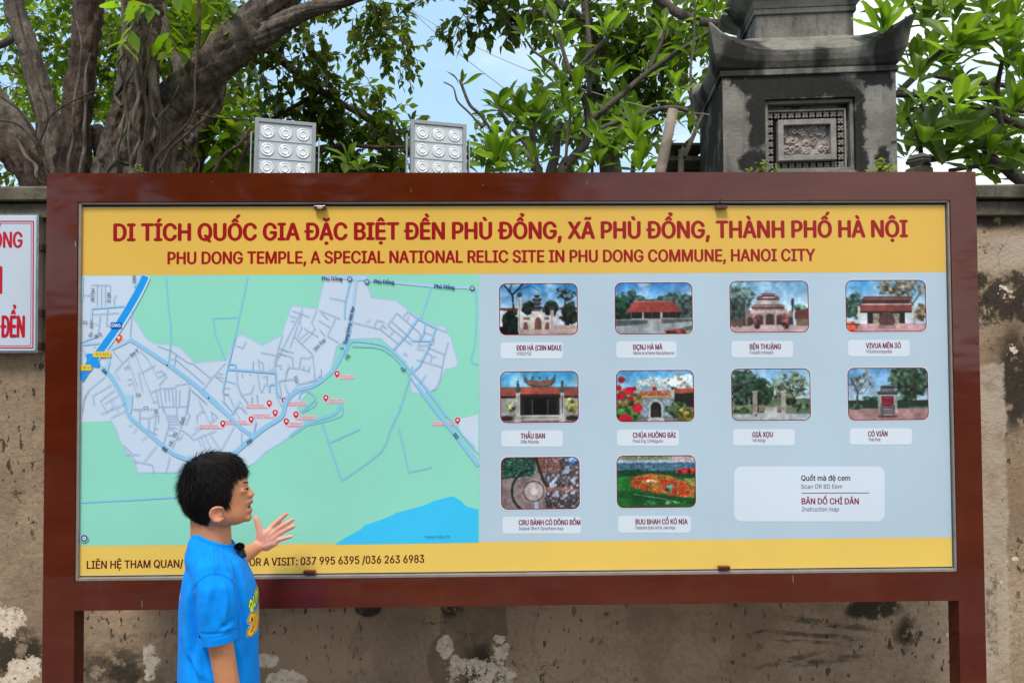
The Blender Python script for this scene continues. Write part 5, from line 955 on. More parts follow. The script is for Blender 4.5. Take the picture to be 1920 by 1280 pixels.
limb('trunk', [(400, 140, 26, 3), (388, 190, 27, 3), (366, 238, 30, 3), (348, 290, 34, 3), (338, 350, 38, 3), (336, 650, 46, 3)], seed=11)
limb('branch', [(462, 62, 10, 2.5), (492, 84, 9, 2.6), (522, 108, 8.5, 2.7), (552, 134, 8, 2.8), (600, 170, 7, 2.9), (650, 200, 6, 3.0), (700, 228, 5, 3.1)], n=8, seed=12)
limb('branch', [(296, -20, 7, 3.2), (308, 50, 9, 3.2), (316, 90, 8, 3.2), (334, 122, 10, 3.2), (336, 170, 12, 3.2), (330, 240, 14, 3.1)], n=8, seed=13)
limb('branch', [(205, 352, 16), (196, 300, 17), (192, 262, 15), (184, 246, 12), (166, 262, 13), (150, 285, 14)], n=9, seed=14)
limb('branch', [(-40, 250, 22, 2.2), (0, 268, 24, 2.2), (36, 300, 26, 2.2), (66, 345, 26, 2.2), (80, 500, 30, 2.2)], MAT_BARKR, seed=15)
limb('branch', [(-20, 92, 7, 3), (14, 78, 7, 3), (36, 60, 8, 3)], n=7, seed=16)
rts = [[(25, -20, 2.2), (38, 40, 2.2), (55, 100, 2), (74, 160, 2), (90, 220, 2), (68, 280, 2)], [(372, -20, 3.5), (374, 60, 3.2), (366, 140, 2.4), (362, 212, 2.4), (330, 256, 3), (290, 300, 4), (280, 340, 4)], [(400, 40, 1.6), (392, 62, 1.5), (375, 92, 1.5)], [(365, 212, 2), (400, 220, 1.8), (440, 223, 1.6), (474, 226, 1.4)], [(385, 222, 2), (350, 252, 2.4), (320, 280, 3), (298, 320, 3)],
       [(320, 255, 1.4), (300, 285, 1.4), (305, 320, 1.6), (300, 340, 2)], [(345, 262, 1.3), (372, 300, 1.5), (370, 330, 1.5)], [(330, 268, 1.3), (352, 282, 1.3), (362, 310, 1.5), (352, 340, 1.5)], [(296, 180, 1.5), (298, 230, 1.6), (292, 280, 2), (284, 330, 2.6)], [(175, 172, 1.5), (140, 188, 1.5), (105, 208, 1.6), (82, 232, 1.4)], [(0, 180, 2), (40, 210, 2.4), (66, 250, 2.4), (84, 300, 2.4), (92, 345, 2.6)], [(-10, 225, 2), (30, 232, 2.2), (62, 262, 2.2), (90, 322, 2.2)],
       [(470, 240, 3.5), (450, 270, 3.6), (420, 292, 3.8), (400, 325, 4)], [(68, 230, 1.4), (68, 270, 1.4), (78, 310, 1.4)], [(225, 120, 1.6), (232, 150, 1.4), (262, 160, 1.4)], [(255, 62, 1.4), (268, 52, 1.4), (290, 66, 1.4)]]
for i, r_ in enumerate(rts): limb('aerial_root', r_, MAT_BARKR, Y=2.06 if i != 3 else 2.2, n=5, wob=.05, seed=20+i)
rw = random.Random(4)
for x0_, y0_, x1_, y1_, Y_ in ((268, 60, 236, 345, 2.02), (280, 20, 262, 345, 2.0), (252, 90, 215, 345, 2.05), (262, 150, 250, 345, 2.0), (296, 150, 280, 345, 2.08), (310, 215, 258, 345, 2.1), (150, 40, 128, 345, 2.08), (165, 100, 150, 345, 2.08), (350, 240, 318, 345, 2.6), (364, 250, 350, 345, 2.6), (240, 200, 196, 345, 2.05), (288, 190, 300, 345, 2.06), (52, 120, 96, 345, 2.12), (20, 230, 80, 345, 2.0), (230, 60, 222, 200, 2.1), (335, 160, 262, 300, 2.05)):
    n_ = 7; limb('aerial_root', [(x0_+(x1_-x0_)*i/n_+rw.uniform(-7, 7), y0_+(y1_-y0_)*i/n_, (rw.uniform(2.2, 4.2) if i > 1 else 1.0+i), Y_+(.10 if i == 0 else rw.uniform(-.02, .04))) for i in range(n_+1)], rw.choice((MAT_BARK, MAT_BARKR, MAT_BARK)), n=8, wob=.12, seed=rw.random()*9)
LV = Leaves()
def blob(LV, px, py, rpx, Y, n, ls, col, depth=None, nl=8, ln=.28, droop=.6, ry=None, tilt=None):
    """n sprigs through an ellipsoid round a point of the tree"""
    n = int(n*(1.45 if Y > 3.9 else 1.15)); c = at(px, py, Y); r = rpx/ppm(Y); rz = (ry or rpx)/ppm(Y); dp = depth or r
    for _ in range(n):
        q = RNG.normal(0, .5, 3); q = q/max(1, np.linalg.norm(q)); o = c+q*np.array([r, dp, rz]); d = unit(q*np.array([1, 1, .7])+RNG.normal(0, .5, 3))
        sprig(LV, o, d, ln*RNG.uniform(.6, 1.2), nl, ls, np.array(col)*RNG.uniform(.75, 1.25), droop)
# far leaves behind the trunks at left
for a in [(130, 60, 70, 4.6, 50, .085, G2), (100, 150, 60, 4.8, 36, .08, G2), (140, 200, 60, 4.6, 44, .085, G2), (200, 150, 50, 4.6, 28, .08, G1), (30, 90, 60, 4.8, 26, .08, G1), (200, 60, 60, 4.6, 30, .085, G1), (10, 20, 60, 4.5, 20, .08, G1), (190, 215, 40, 4.4, 20, .08, G1),
          (310, 20, 60, 4.2, 48, .09, G1), (345, 80, 50, 4.4, 36, .085, G1), (360, 20, 60, 4.0, 40, .09, G1), (330, 130, 40, 4.6, 20, .08, G1), (415, 205, 45, 4.0, 34, .085, G1), (440, 170, 30, 4.2, 14, .08, G1), (40, 320, 40, 4.5, 24, .08, G1), (180, 300, 40, 4.5, 16, .08, G1), (300, 70, 40, 3.6, 20, .1, G1),
          (430, 20, 40, 3.4, 14, .09, G1), (400, 60, 36, 3.4, 16, .09, G1), (20, 150, 40, 4.6, 14, .08, G1), (455, 110, 26, 3.2, 8, .085, G3), (250, 20, 30, 4.4, 12, .085, G2), (215, 110, 36, 4.6, 16, .08, G2)]: blob(LV, *a)
# nearer big leaves over the trunks and behind the floodlights
for a in [(300, 20, 36, 2.0, 5, .15, G2), (395, 60, 40, 2.3, 5, .14, G1), (440, 8, 40, 2.3, 5, .14, G2), (280, 30, 30, 2.0, 3, .15, G4)]: blob(LV, *a, nl=5, ln=.22)
for a in [(430, 250, 44, 3.2, 15, .16, G2), (395, 300, 44, 3.4, 13, .15, G2), (450, 300, 50, 3.2, 14, .16, G1), (440, 210, 34, 3.4, 8, .13, G2)]: blob(LV, *a, nl=6, ln=.25)
# twigs along the long diagonal branch, hanging against the sky
for a in [(520, 66, 26, 2.6, 9, .07, G3), (548, 92, 26, 2.6, 9, .07, G3), (575, 50, 22, 2.6, 7, .07, G3), (585, 80, 20, 2.6, 6, .07, G3), (600, 110, 20, 2.7, 6, .07, G3), (480, 120, 22, 2.8, 6, .07, G3), (535, 120, 24, 2.7, 7, .07, G3), (500, 55, 20, 2.7, 5, .07, G3), (580, 20, 26, 2.6, 8, .075, G3), (610, 30, 26, 2.8, 5, .07, G3)]: blob(LV, *a, nl=7, ln=.2)
# bunch hanging in mid sky
for a in [(700, 10, 30, 2.2, 14, .065, G1), (715, 50, 28, 2.2, 14, .06, G1), (735, 85, 26, 2.2, 12, .06, G1), (690, 85, 18, 2.2, 6, .055, G1), (745, 30, 22, 2.2, 8, .06, G1), (742, 115, 16, 2.2, 5, .05, G1), (712, 100, 16, 2.2, 5, .05, G1), (676, 30, 10, 2.2, 2, .05, G1), (790, 0, 14, 2.2, 3, .06, G3), (660, 30, 12, 2.3, 3, .05, G3)]: blob(LV, *a, nl=8, ln=.17, droop=1.0)
# dark mass in front of the sky behind both lamps
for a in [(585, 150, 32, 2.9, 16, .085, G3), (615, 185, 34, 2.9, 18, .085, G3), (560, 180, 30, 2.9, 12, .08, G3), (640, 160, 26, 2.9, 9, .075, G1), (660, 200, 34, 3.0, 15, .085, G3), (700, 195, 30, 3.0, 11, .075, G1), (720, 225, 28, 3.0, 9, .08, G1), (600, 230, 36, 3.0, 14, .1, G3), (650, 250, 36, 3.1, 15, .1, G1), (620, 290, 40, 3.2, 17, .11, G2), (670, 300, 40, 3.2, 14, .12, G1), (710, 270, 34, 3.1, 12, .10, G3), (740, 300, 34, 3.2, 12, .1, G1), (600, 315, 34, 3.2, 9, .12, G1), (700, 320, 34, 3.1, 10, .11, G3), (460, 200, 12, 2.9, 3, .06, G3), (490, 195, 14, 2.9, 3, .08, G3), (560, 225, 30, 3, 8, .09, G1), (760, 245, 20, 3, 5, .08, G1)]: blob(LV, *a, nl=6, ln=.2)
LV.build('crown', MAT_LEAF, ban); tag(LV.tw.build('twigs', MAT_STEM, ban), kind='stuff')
limb('branch', [(440, 330, 4, 2.9), (470, 262, 4.5, 2.9), (510, 225, 4.2, 2.9), (560, 195, 4, 2.9), (600, 172, 4, 2.9)], MAT_BARKR, n=6, seed=40)
limb('branch', [(600, 285, 4, 2.9), (640, 272, 4, 2.9), (700, 276, 3.6, 2.9), (760, 276, 3, 2.9)], MAT_BARKR, n=6, seed=41)
limb('branch', [(655, 200, 8, 3.3), (690, 222, 8, 3.3), (730, 250, 8, 3.3), (770, 290, 9, 3.3)], MAT_STEM, n=6, seed=42)

# ------------------------------------------------------------------ darker tree with drooping leaves behind the frangipani
mg = empty('shade_tree', tuple(at(1180, 640, 4.6)[:2])+(0,)); tag(mg, 'dark leafy tree filling the sky behind the frangipani left of the pillar', 'tree')
limb('trunk', [(1150, 1000, 30, 4.6), (1150, 400, 22, 4.6), (1130, 250, 16, 4.6), (1108, 120, 13, 4.6), (1100, 30, 9, 4.6), (1085, -60, 6, 4.6)], MAT_STEM, parent=mg, seed=50)
limb('branch', [(1210, -20, 8, 2.6), (1260, 18, 9, 2.6), (1310, 40, 9, 2.5), (1362, 46, 8, 2.4), (1420, 60, 8, 2.4)], MAT_STEM, n=9, parent=mg, seed=51)
limb('branch', [(1040, 0, 9, 3.5), (1070, 22, 9, 3.6), (1110, 60, 8, 3.8), (1140, 140, 8, 4.2)], MAT_STEM, n=9, parent=mg, seed=52)
LV = Leaves()
for a in [(880, 8, 34, 2.7, 10, .095, G3), (925, 0, 30, 2.7, 9, .10, G3), (850, 35, 16, 2.7, 3, .08, G3), (970, 18, 34, 2.8, 11, .10, G3), (1010, 10, 30, 2.8, 9, .10, G3), (870, 30, 18, 2.7, 4, .085, G3),
          (1060, 10, 50, 3.6, 20, .10, G1), (1130, 20, 60, 3.8, 30, .10, G1), (1200, 30, 60, 3.8, 30, .10, G1), (1180, 90, 60, 4.2, 34, .09, G1), (1240, 80, 50, 4.2, 26, .09, G3), (1120, 100, 50, 4.4, 22, .09, G3), (1200, 150, 60, 4.4, 34, .085, G3), (1250, 150, 40, 4.4, 18, .085, G1), (1150, 170, 50, 4.4, 20, .085, G3), (1290, 60, 34, 3.6, 14, .09, G1), (1300, 10, 40, 3.2, 16, .10, G2), (1270, 20, 40, 3.4, 12, .10, G1), (1230, 200, 44, 4.4, 16, .08, G1), (1180, 220, 50, 4.4, 18, .08, G1), (1290, 130, 30, 3.8, 8, .09, G2), (1340, 20, 34, 2.6, 8, .10, G2), (1060, 60, 34, 4, 8, .09, G3), (1320, 180, 24, 3.4, 4, .1, G1), (1110, 250, 60, 4.6, 20, .09, G1), (1050, 220, 60, 4.6, 18, .09, G1), (1000, 240, 50, 4.6, 14, .09, G1), (1050, 290, 60, 4.6, 12, .09, G1), (1290, 230, 20, 3.4, 3, .1, G1), (930, 270, 40, 4.6, 12, .09, G1), (900, 310, 30, 4.4, 8, .1, G1),
          (1740, 200, 50, 4.4, 10, .10, G1), (1800, 260, 60, 4.4, 10, .10, G1), (1880, 200, 50, 4.4, 8, .10, G1)]: blob(LV, *a, nl=7, ln=.24)
LV.build('crown', MAT_LEAF, mg); tag(LV.tw.build('twigs', MAT_STEM, mg), kind='stuff')

# ------------------------------------------------------------------ frangipani: whorls of long leaves, each leaf a part
def big_leaf_mesh(k):
    b = MB(); rng = random.Random(k); n = 7; rows = []; cols = []
    curl = rng.uniform(.15, .45); fold = rng.uniform(.10, .22); tw = rng.uniform(-.2, .2)
    for i in range(n+1):
        t = i/n; w = .168*math.sin(math.pi*min(1, t**1.15*.985+.015))**.8*(1.12 if t > .45 else .95) if 0 < i < n else .006; w = max(w, .010 if i < 2 else .004)
        x = t; z = -curl*t*t*.6+.05*math.sin(t*5+k); tt = tw*t
        for s in (-1, -.5, 0, .5, 1):
            zz_ = abs(s)*w*fold*2.6+.010*math.sin(t*18+s*3+k)*abs(s); rows.append((x, s*w*math.cos(tt)-zz_*math.sin(tt), z+zz_*math.cos(tt)+s*w*math.sin(tt)))
            cols.append((1.35, 1.3, 1.2) if s == 0 else (1, 1, 1))
    fs = [(i*5+j, (i+1)*5+j, (i+1)*5+j+1, i*5+j+1) for i in range(n) for j in range(4)]
    me = bpy.data.meshes.new('leaf'); me.from_pydata(rows, [], fs); me.update(); a = me.color_attributes.new('Col', 'FLOAT_COLOR', 'POINT'); return me, np.array(cols)
BL = [big_leaf_mesh(i) for i in range(6)]; TONES = [(0.098, 0.150, 0.026), (0.145, 0.220, 0.036), (0.066, 0.102, 0.022), (0.20, 0.30, 0.048)]; BLM = {}
def leaf_me(k, tone):
    if (k, tone) not in BLM:
        me = BL[k][0].copy(); me.name = 'leaf'; c = BL[k][1]*np.array(TONES[tone]); me.color_attributes['Col'].data.foreach_set('color', np.c_[c, np.ones(len(c))].astype(np.float32).ravel())
        me.polygons.foreach_set('use_smooth', np.ones(len(me.polygons), bool)); me.materials.append(MAT_BIGLEAF); BLM[(k, tone)] = me
    return BLM[(k, tone)]
STF = {}; CNT = {}
def place_leaf(parent, p, d, n, l_, w, tone, far=False):
    if far or CNT.get(parent.name, 0) >= 285:
        d = unit(d); s = unit(np.cross(n, d)); u = np.cross(d, s); k = random.randrange(6); me = BL[k][0]; V = np.array([v.co[:] for v in me.vertices])
        st_ = STF.setdefault(parent.name, ([], [], [], parent)); b0 = sum(len(x) for x in st_[0]); st_[0].append(p+V[:, :1]*d*l_+V[:, 1:2]*s*l_*w+V[:, 2:]*u*l_); st_[1].append(np.array([q.vertices[:] for q in me.polygons])+b0); st_[2].append(BL[k][1]*np.array(TONES[tone])); return
    CNT[parent.name] = CNT.get(parent.name, 0)+1
    d = unit(d); s = unit(np.cross(n, d)); u = np.cross(d, s); o = bpy.data.objects.new('leaf', leaf_me(random.randrange(6), tone)); SC.collection.objects.link(o); o.parent = parent; pp = np.array(parent.location)
    m = Matrix.Identity(4)
    for i in range(3): m[i][0] = d[i]*l_; m[i][1] = s[i]*l_*w; m[i][2] = u[i]*l_; m[i][3] = p[i]-pp[i]
    o.matrix_local = m
def whorl(parent, px, py, Y, n, lpx, tone, axis=(0, -.25, 1), spread=1.0, w=1.0, stem=None, sr=3.0, far=False):
    """n leaves radiating from a stem tip"""
    p = at(px, py, Y); k = 1/ppm(Y); ax = unit(axis); a = unit(np.cross(ax, (0.3, 1, 0.1))); b2 = np.cross(ax, a); ph = random.uniform(0, 6)
    for i in range(n):
        if n > 6 and random.random() < .14: continue
        t = ph+i*2.399+random.uniform(-.25, .25); el = (0.25+1.05*(i/max(1, n-1))+random.uniform(-.18, .22))*spread; dirv = ax*math.cos(el)+(a*math.cos(t)+b2*math.sin(t))*math.sin(el)
        up = unit(ax*math.sin(el)-(a*math.cos(t)+b2*math.sin(t))*math.cos(el)+RNG.normal(0, .12, 3)); l_ = lpx*k*random.uniform(.68, 1.18)*(.75+.25*min(1, i/4))
        place_leaf(parent, p+dirv*.012-ax*.006*i*.6, dirv, up, l_, w*random.uniform(.85, 1.1), min(3, max(0, tone if random.random() < .7 else random.choice((0, 1)))), far)
    if stem:
        pts = [at(*s) for s in stem]+[p]; b = MB(); q = catmull(pts, 6); b.tube([tuple(x) for x in q], [sr*k*(1.5-.6*i/len(q)) for i in range(len(q))], 7, wob=.1, seed=px*.1); b.build('stem', MAT_STEM, parent, smooth=True)
fr = empty('frangipani_tree', tuple(at(1040, 640, 1.9)[:2])+(0,)); tag(fr, 'frangipani with long pointed leaves on forked stems between the right floodlight and pillar', 'tree')
def st(*pts, par=fr): limb('branch', list(pts), MAT_STEM, n=8, wob=.1, parent=par, seed=pts[0][0]*.01)
st((1030, 1000, 14, 1.9), (1030, 420, 12, 1.9), (1032, 330, 10, 1.9), (1042, 290, 8, 1.9), (1045, 255, 7, 1.9), (1052, 230, 6, 1.9)); st((1045, 330, 10, 1.9), (1075, 295, 9, 1.9), (1098, 268, 9, 1.9), (1104, 232, 8, 1.9), (1096, 190, 6, 1.9), (1075, 150, 5, 1.8), (1060, 110, 4, 1.8), (1046, 60, 3.5, 1.8))
st((1104, 232, 7, 1.9), (1140, 200, 6, 1.8), (1180, 165, 5.5, 1.8), (1230, 125, 5, 1.8), (1280, 92, 4.5, 1.75), (1330, 60, 4, 1.7)); st((1060, 160, 4.5, 1.9), (1100, 110, 4.5, 1.8), (1140, 70, 4, 1.8)); st((1105, 250, 5, 1.6), (1160, 228, 5.5, 1.6), (1220, 208, 5, 1.5), (1264, 202, 4.5, 1.4), (1290, 208, 4, 1.4))
st((1218, 130, 4, 1.9), (1240, 80, 3.5, 1.9), (1250, 40, 3, 1.9)); st((1010, 330, 6, 1.7), (1000, 280, 5.5, 1.7), (1000, 230, 5, 1.7)); st((1000, 320, 5, 1.6), (990, 280, 4.5, 1.6), (960, 240, 4, 1.6), (935, 205, 3.5, 1.6)); st((1060, 310, 3, 1.8), (1065, 250, 3, 1.8), (1070, 215, 3, 1.8)); st((1104, 180, 5, 2.3), (1106, 100, 5, 2.3), (1100, 20, 4, 2.3), (1100, -30, 4, 2.3))
st((925, 250, 3, 1.5), (900, 215, 3.2, 1.5), (880, 195, 3, 1.5), (862, 150, 2.6, 1.5)); st((905, 240, 2.2, 1.5), (880, 212, 2, 1.5), (858, 190, 1.8, 1.5), (850, 165, 1.4, 1.5), (832, 154, 1.2, 1.5)); st((1045, 130, 3, 1.7), (1020, 110, 2.6, 1.7), (1000, 95, 2.4, 1.7), (984, 72, 2, 1.7)); st((1110, 325, 3, 1.5), (1112, 290, 3, 1.5), (1120, 260, 3, 1.5)); st((1186, 330, 5, 1.4), (1188, 300, 4, 1.4)); 
for a in [(862, 160, 1.5, 4, 48, 2, (.3, -.1, 1), .7, .8), (984, 66, 1.7, 5, 46, 0, (-.3, 0, 1), .9, .9), (1018, 80, 1.7, 3, 44, 2, (0, 0, 1), .6, .9), (1000, 232, 1.7, 13, 74, 0), (940, 205, 1.6, 9, 58, 0, (-.3, -.2, 1), 1.05), (975, 215, 1.65, 10, 66, 0), (1046, 45, 1.8, 8, 62, 1, (0, -.3, 1)), (1140, 62, 1.8, 8, 60, 1, (.1, -.4, 1)), (1134, 60, 1.75, 5, 56, 3), (1020, 140, 1.8, 6, 52, 0), (1080, 170, 1.8, 9, 62, 0), (1140, 150, 1.8, 8, 60, 0, (0, -.3, 1)), (1070, 215, 1.8, 7, 54, 1), (1010, 180, 1.8, 7, 56, 0),
          (1245, 50, 1.9, 7, 54, 1), (1262, 160, 1.6, 9, 50, 3, (0, -.5, 1)), (1272, 192, 1.5, 7, 46, 3, (.2, -.4, 1)), (1120, 262, 1.5, 9, 64, 1), (1190, 262, 1.4, 12, 74, 1, (.1, -.3, 1)), (1150, 285, 1.45, 10, 70, 0), (1200, 310, 1.3, 12, 66, 1, (0, -.2, 1)), (1120, 310, 1.4, 9, 60, 0), (930, 300, 1.3, 14, 76, 1, (0, -.3, 1)), (905, 320, 1.3, 8, 60, 0), (968, 310, 1.35, 9, 62, 0), (930, 268, 1.3, 6, 50, 3), (1000, 300, 1.5, 7, 52, 0), (1300, 100, 1.7, 6, 46, 0), (1090, 330, 1.3, 7, 46, 1), (1020, 260, 1.8, 6, 56, 2), (1290, 240, 1.4, 5, 40, 0, (.2, -.3, .5)), (1340, 30, 1.75, 5, 44, 0),
          (655, 305, 2.0, 7, 52, 0), (675, 318, 2.0, 6, 46, 0), (495, 216, 2.4, 6, 34, 2, (-.2, 0, 1)), (771, 235, 2.3, 3, 30, 2, (0, 0, 1), .5), (1170, 190, 2.0, 7, 56, 0), (1060, 90, 2.1, 6, 56, 0), (1090, 130, 2.2, 7, 56, 2)]:
    whorl(fr, *a)
f2 = empty('frangipani_tree', tuple(at(1800, 640, 1.6)[:2])+(0,)); tag(f2, 'frangipani with big glossy bright green leaves right of the stone pillar', 'tree')
def s2(*pts): st(*pts, par=f2)
s2((1990, 900, 16, 1.9), (1960, 420, 14, 1.9), (1900, 330, 10, 1.9), (1830, 292, 8, 1.9), (1740, 300, 6, 1.9), (1700, 306, 4, 1.9)); s2((1920, 340, 8, 1.9), (1870, 300, 6, 1.9), (1820, 250, 5, 1.85), (1790, 205, 4.5, 1.8)); s2((1960, 250, 9, 2), (1900, 230, 7, 2), (1830, 200, 6, 2), (1740, 180, 6, 2), (1680, 178, 6, 2.1)); s2((1960, 180, 7, 1.9), (1880, 160, 5, 1.9), (1800, 152, 5, 1.9), (1740, 140, 4, 1.9))
s2((1680, 178, 6, 2.1), (1720, 140, 6, 2.1), (1760, 100, 5, 2), (1790, 80, 4.5, 1.8)); s2((1960, 300, 7, 1.8), (1890, 262, 5, 1.8), (1870, 180, 5, 1.8), (1880, 110, 4, 1.7)); s2((1700, 215, 4, 1.9), (1722, 262, 4, 1.9), (1730, 310, 5, 1.9)); s2((1780, 320, 4, 1.8), (1840, 312, 4, 1.8), (1900, 320, 5, 1.8)); s2((1850, 300, 4, 1.9), (1830, 260, 3.5, 1.9), (1760, 240, 3, 1.9)); s2((1920, 210, 4, 1.9), (1860, 190, 4, 1.9), (1800, 180, 4, 1.9)); s2((1820, 240, 3, 1.8), (1780, 240, 3, 1.8), (1740, 215, 3, 1.8), (1725, 195, 3, 1.8))
for a in [(1655, 55, 1.5, 11, 76, 3, (.1, -.4, 1), .9), (1795, 82, 1.6, 14, 92, 1, (0, -.4, 1)), (1790, 90, 1.6, 7, 80, 3, (0, -.6, 1)), (1890, 90, 1.5, 14, 84, 1, (.1, -.4, 1)), (1880, 62, 1.6, 8, 70, 0), (1794, 200, 1.4, 12, 78, 3, (0, -.5, 1)), (1722, 148, 1.7, 9, 60, 0, (0, -.5, .8)), (1732, 190, 1.6, 8, 56, 1, (-.2, -.6, .8)), (1850, 15, 1.7, 10, 80, 0), (1770, 20, 1.8, 10, 76, 0), (1730, 40, 1.9, 8, 66, 2), (1900, 200, 1.5, 12, 80, 1, (.2, -.4, 1)), (1920, 150, 1.6, 9, 80, 1), (1735, 260, 1.7, 12, 86, 2, (0, -.4, .8)), (1800, 262, 1.7, 12, 84, 0, (0, -.4, .8)), (1770, 300, 1.8, 10, 76, 0, (0, -.5, .6)), (1860, 280, 1.7, 12, 80, 0, (0, -.4, .8)), (1900, 310, 1.7, 9, 66, 0), (1840, 320, 1.8, 8, 60, 0, (0, -.5, .4)), (1700, 290, 1.9, 8, 60, 0), (1690, 240, 2, 9, 66, 0), (1860, 200, 1.9, 8, 66, 0), (1710, 120, 2.1, 8, 60, 2), (1910, 20, 1.6, 9, 70, 3), (1690, 20, 1.9, 7, 60, 0)]:
    whorl(f2, *a)
for i in range(46):
    x = random.uniform(1690, 1990); y = random.uniform(-10, 345); whorl(f2, x, y, random.uniform(2.3, 3.1), random.randint(8, 11), random.uniform(52, 66), random.choice((0, 1, 2, 2)), (random.uniform(-.2, .2), -.4, 1), far=True)
for i in range(26):
    x = random.uniform(930, 1300); y = random.uniform(120, 335); whorl(fr, x, y, random.uniform(2.4, 3.2), random.randint(7, 10), random.uniform(40, 54), random.choice((0, 1, 2)), (random.uniform(-.2, .2), -.3, 1), far=True)
for nm, (vv, ff_, cc_, par) in STF.items(): o = mesh('far_leaves', np.concatenate(vv), np.concatenate(ff_), MAT_BIGLEAF, smooth=True, pcols=np.concatenate(cc_)); keep(o, par); tag(o, kind='stuff')
lt = empty('sapling', tuple(at(1310, 640, 1.5)[:2])+(0,)); tag(lt, 'thin bare grey sapling twisting up beside the left edge of the pillar', 'tree')
limb('trunk', [(1270, 900, 7, 1.5), (1276, 330, 6, 1.5), (1282, 295, 5.5, 1.5), (1296, 265, 4.5, 1.5), (1308, 235, 3.6, 1.5), (1320, 212, 2.6, 1.5)], MAT_STEM, parent=lt, n=7); limb('branch', [(1306, 240, 3, 1.5), (1298, 200, 2.5, 1.5), (1295, 130, 2.5, 1.5), (1301, 80, 2.4, 1.5), (1303, 0, 2.4, 1.5), (1306, -40, 2.4, 1.5)], MAT_STEM, parent=lt, n=6); limb('branch', [(1286, 268, 2.5, 1.5), (1300, 255, 2, 1.5)], MAT_STEM, parent=lt, n=5)
# ferns on the wall top
def fern(px, py, w, Y, lab, n=9):
    p = at(px, py, Y); f = empty('fern', tuple(p)); tag(f, lab, 'fern', None); LV = Leaves(); k = 1/ppm(Y)
    for i in range(n):
        a = -1.2+2.4*i/(n-1); d = unit((math.sin(a), random.uniform(-.4, .3), math.cos(a)*.8+.25)); sprig(LV, p+np.array([0, 0, -.01]), d, w*k*random.uniform(.4, .6), 7, w*k*.2, G4, .9, .2, True, .55)
    o = LV.build('fronds', MAT_LEAF, f); tag(LV.tw.build('stalks', MAT_STEM, f), kind='stuff')
fern(1432, 326, 60, .5, 'bright green fern sprouting on the wall under the carved panel'); fern(1648, 324, 64, .5, 'light green fern under the right edge of the stone pillar'); fern(262, 322, 34, .5, 'tiny fern above the board in front of the banyan trunk', 6)
# ------------------------------------------------------------------ the boy
def m_skin():
    t = NT('skin'); c = t.attr(); n = t.noise(45, 4); k = t.mix(t.rng(n, .3, .7), (0.95, .94, .93), (1.04, 1.03, 1.02)); c = t.mul(c, k); t.bump(t.noise(500, 3), .12, .001)
    t.b.inputs['Subsurface Weight'].default_value = 0.12; t.b.inputs['Subsurface Radius'].default_value = (0.010, 0.004, 0.002); t.b.inputs['Subsurface Scale'].default_value = 1.0
    return t.done(c, 0.48, 0.4)
MAT_SKIN = m_skin()
def m_cloth(name, col):
    t = NT(name); w = t.noise(900, 2); n = t.noise(14, 4); c = t.mix(t.rng(n, .3, .7), tuple(.93*x for x in col), tuple(1.06*x for x in col)); t.bump(t.math('ADD', t.math('MULTIPLY', w, .06), t.noise(20, 4, .55, dist=.8)), .55, .006)
    t.b.inputs['Sheen Weight'].default_value = .03; return t.done(c, .85, .12)
MAT_SHIRT = m_cloth('blue_jersey', (0.002, 0.265, 0.88)); MAT_SHIRTD = m_cloth('blue_stitching', (0.003, 0.15, 0.52)); MAT_SHORTS = m_cloth('dark_shorts', (0.03, 0.035, 0.05))
def m_hair():
    t = NT('black_hair'); n = t.noise(300, 2); c = t.mix(t.rng(n, .3, .7), (0.004, 0.0035, 0.0035), (0.012, 0.009, 0.008)); return t.done(c, .62, .12)
MAT_HAIR = m_hair()
BY = -0.37; TH_B = math.radians(13); Fv = np.array([math.cos(TH_B), math.sin(TH_B), 0.]); Lv = np.array([-math.sin(TH_B), math.cos(TH_B), 0.]); Zv = np.array([0, 0, 1.])
boy = empty('person', tuple(at(410, 900, BY)[:2])+(0.02,)); tag(boy, 'boy in a blue T-shirt seen in profile holding out his open hand at the map', 'person')
KB = 1/ppm(BY)
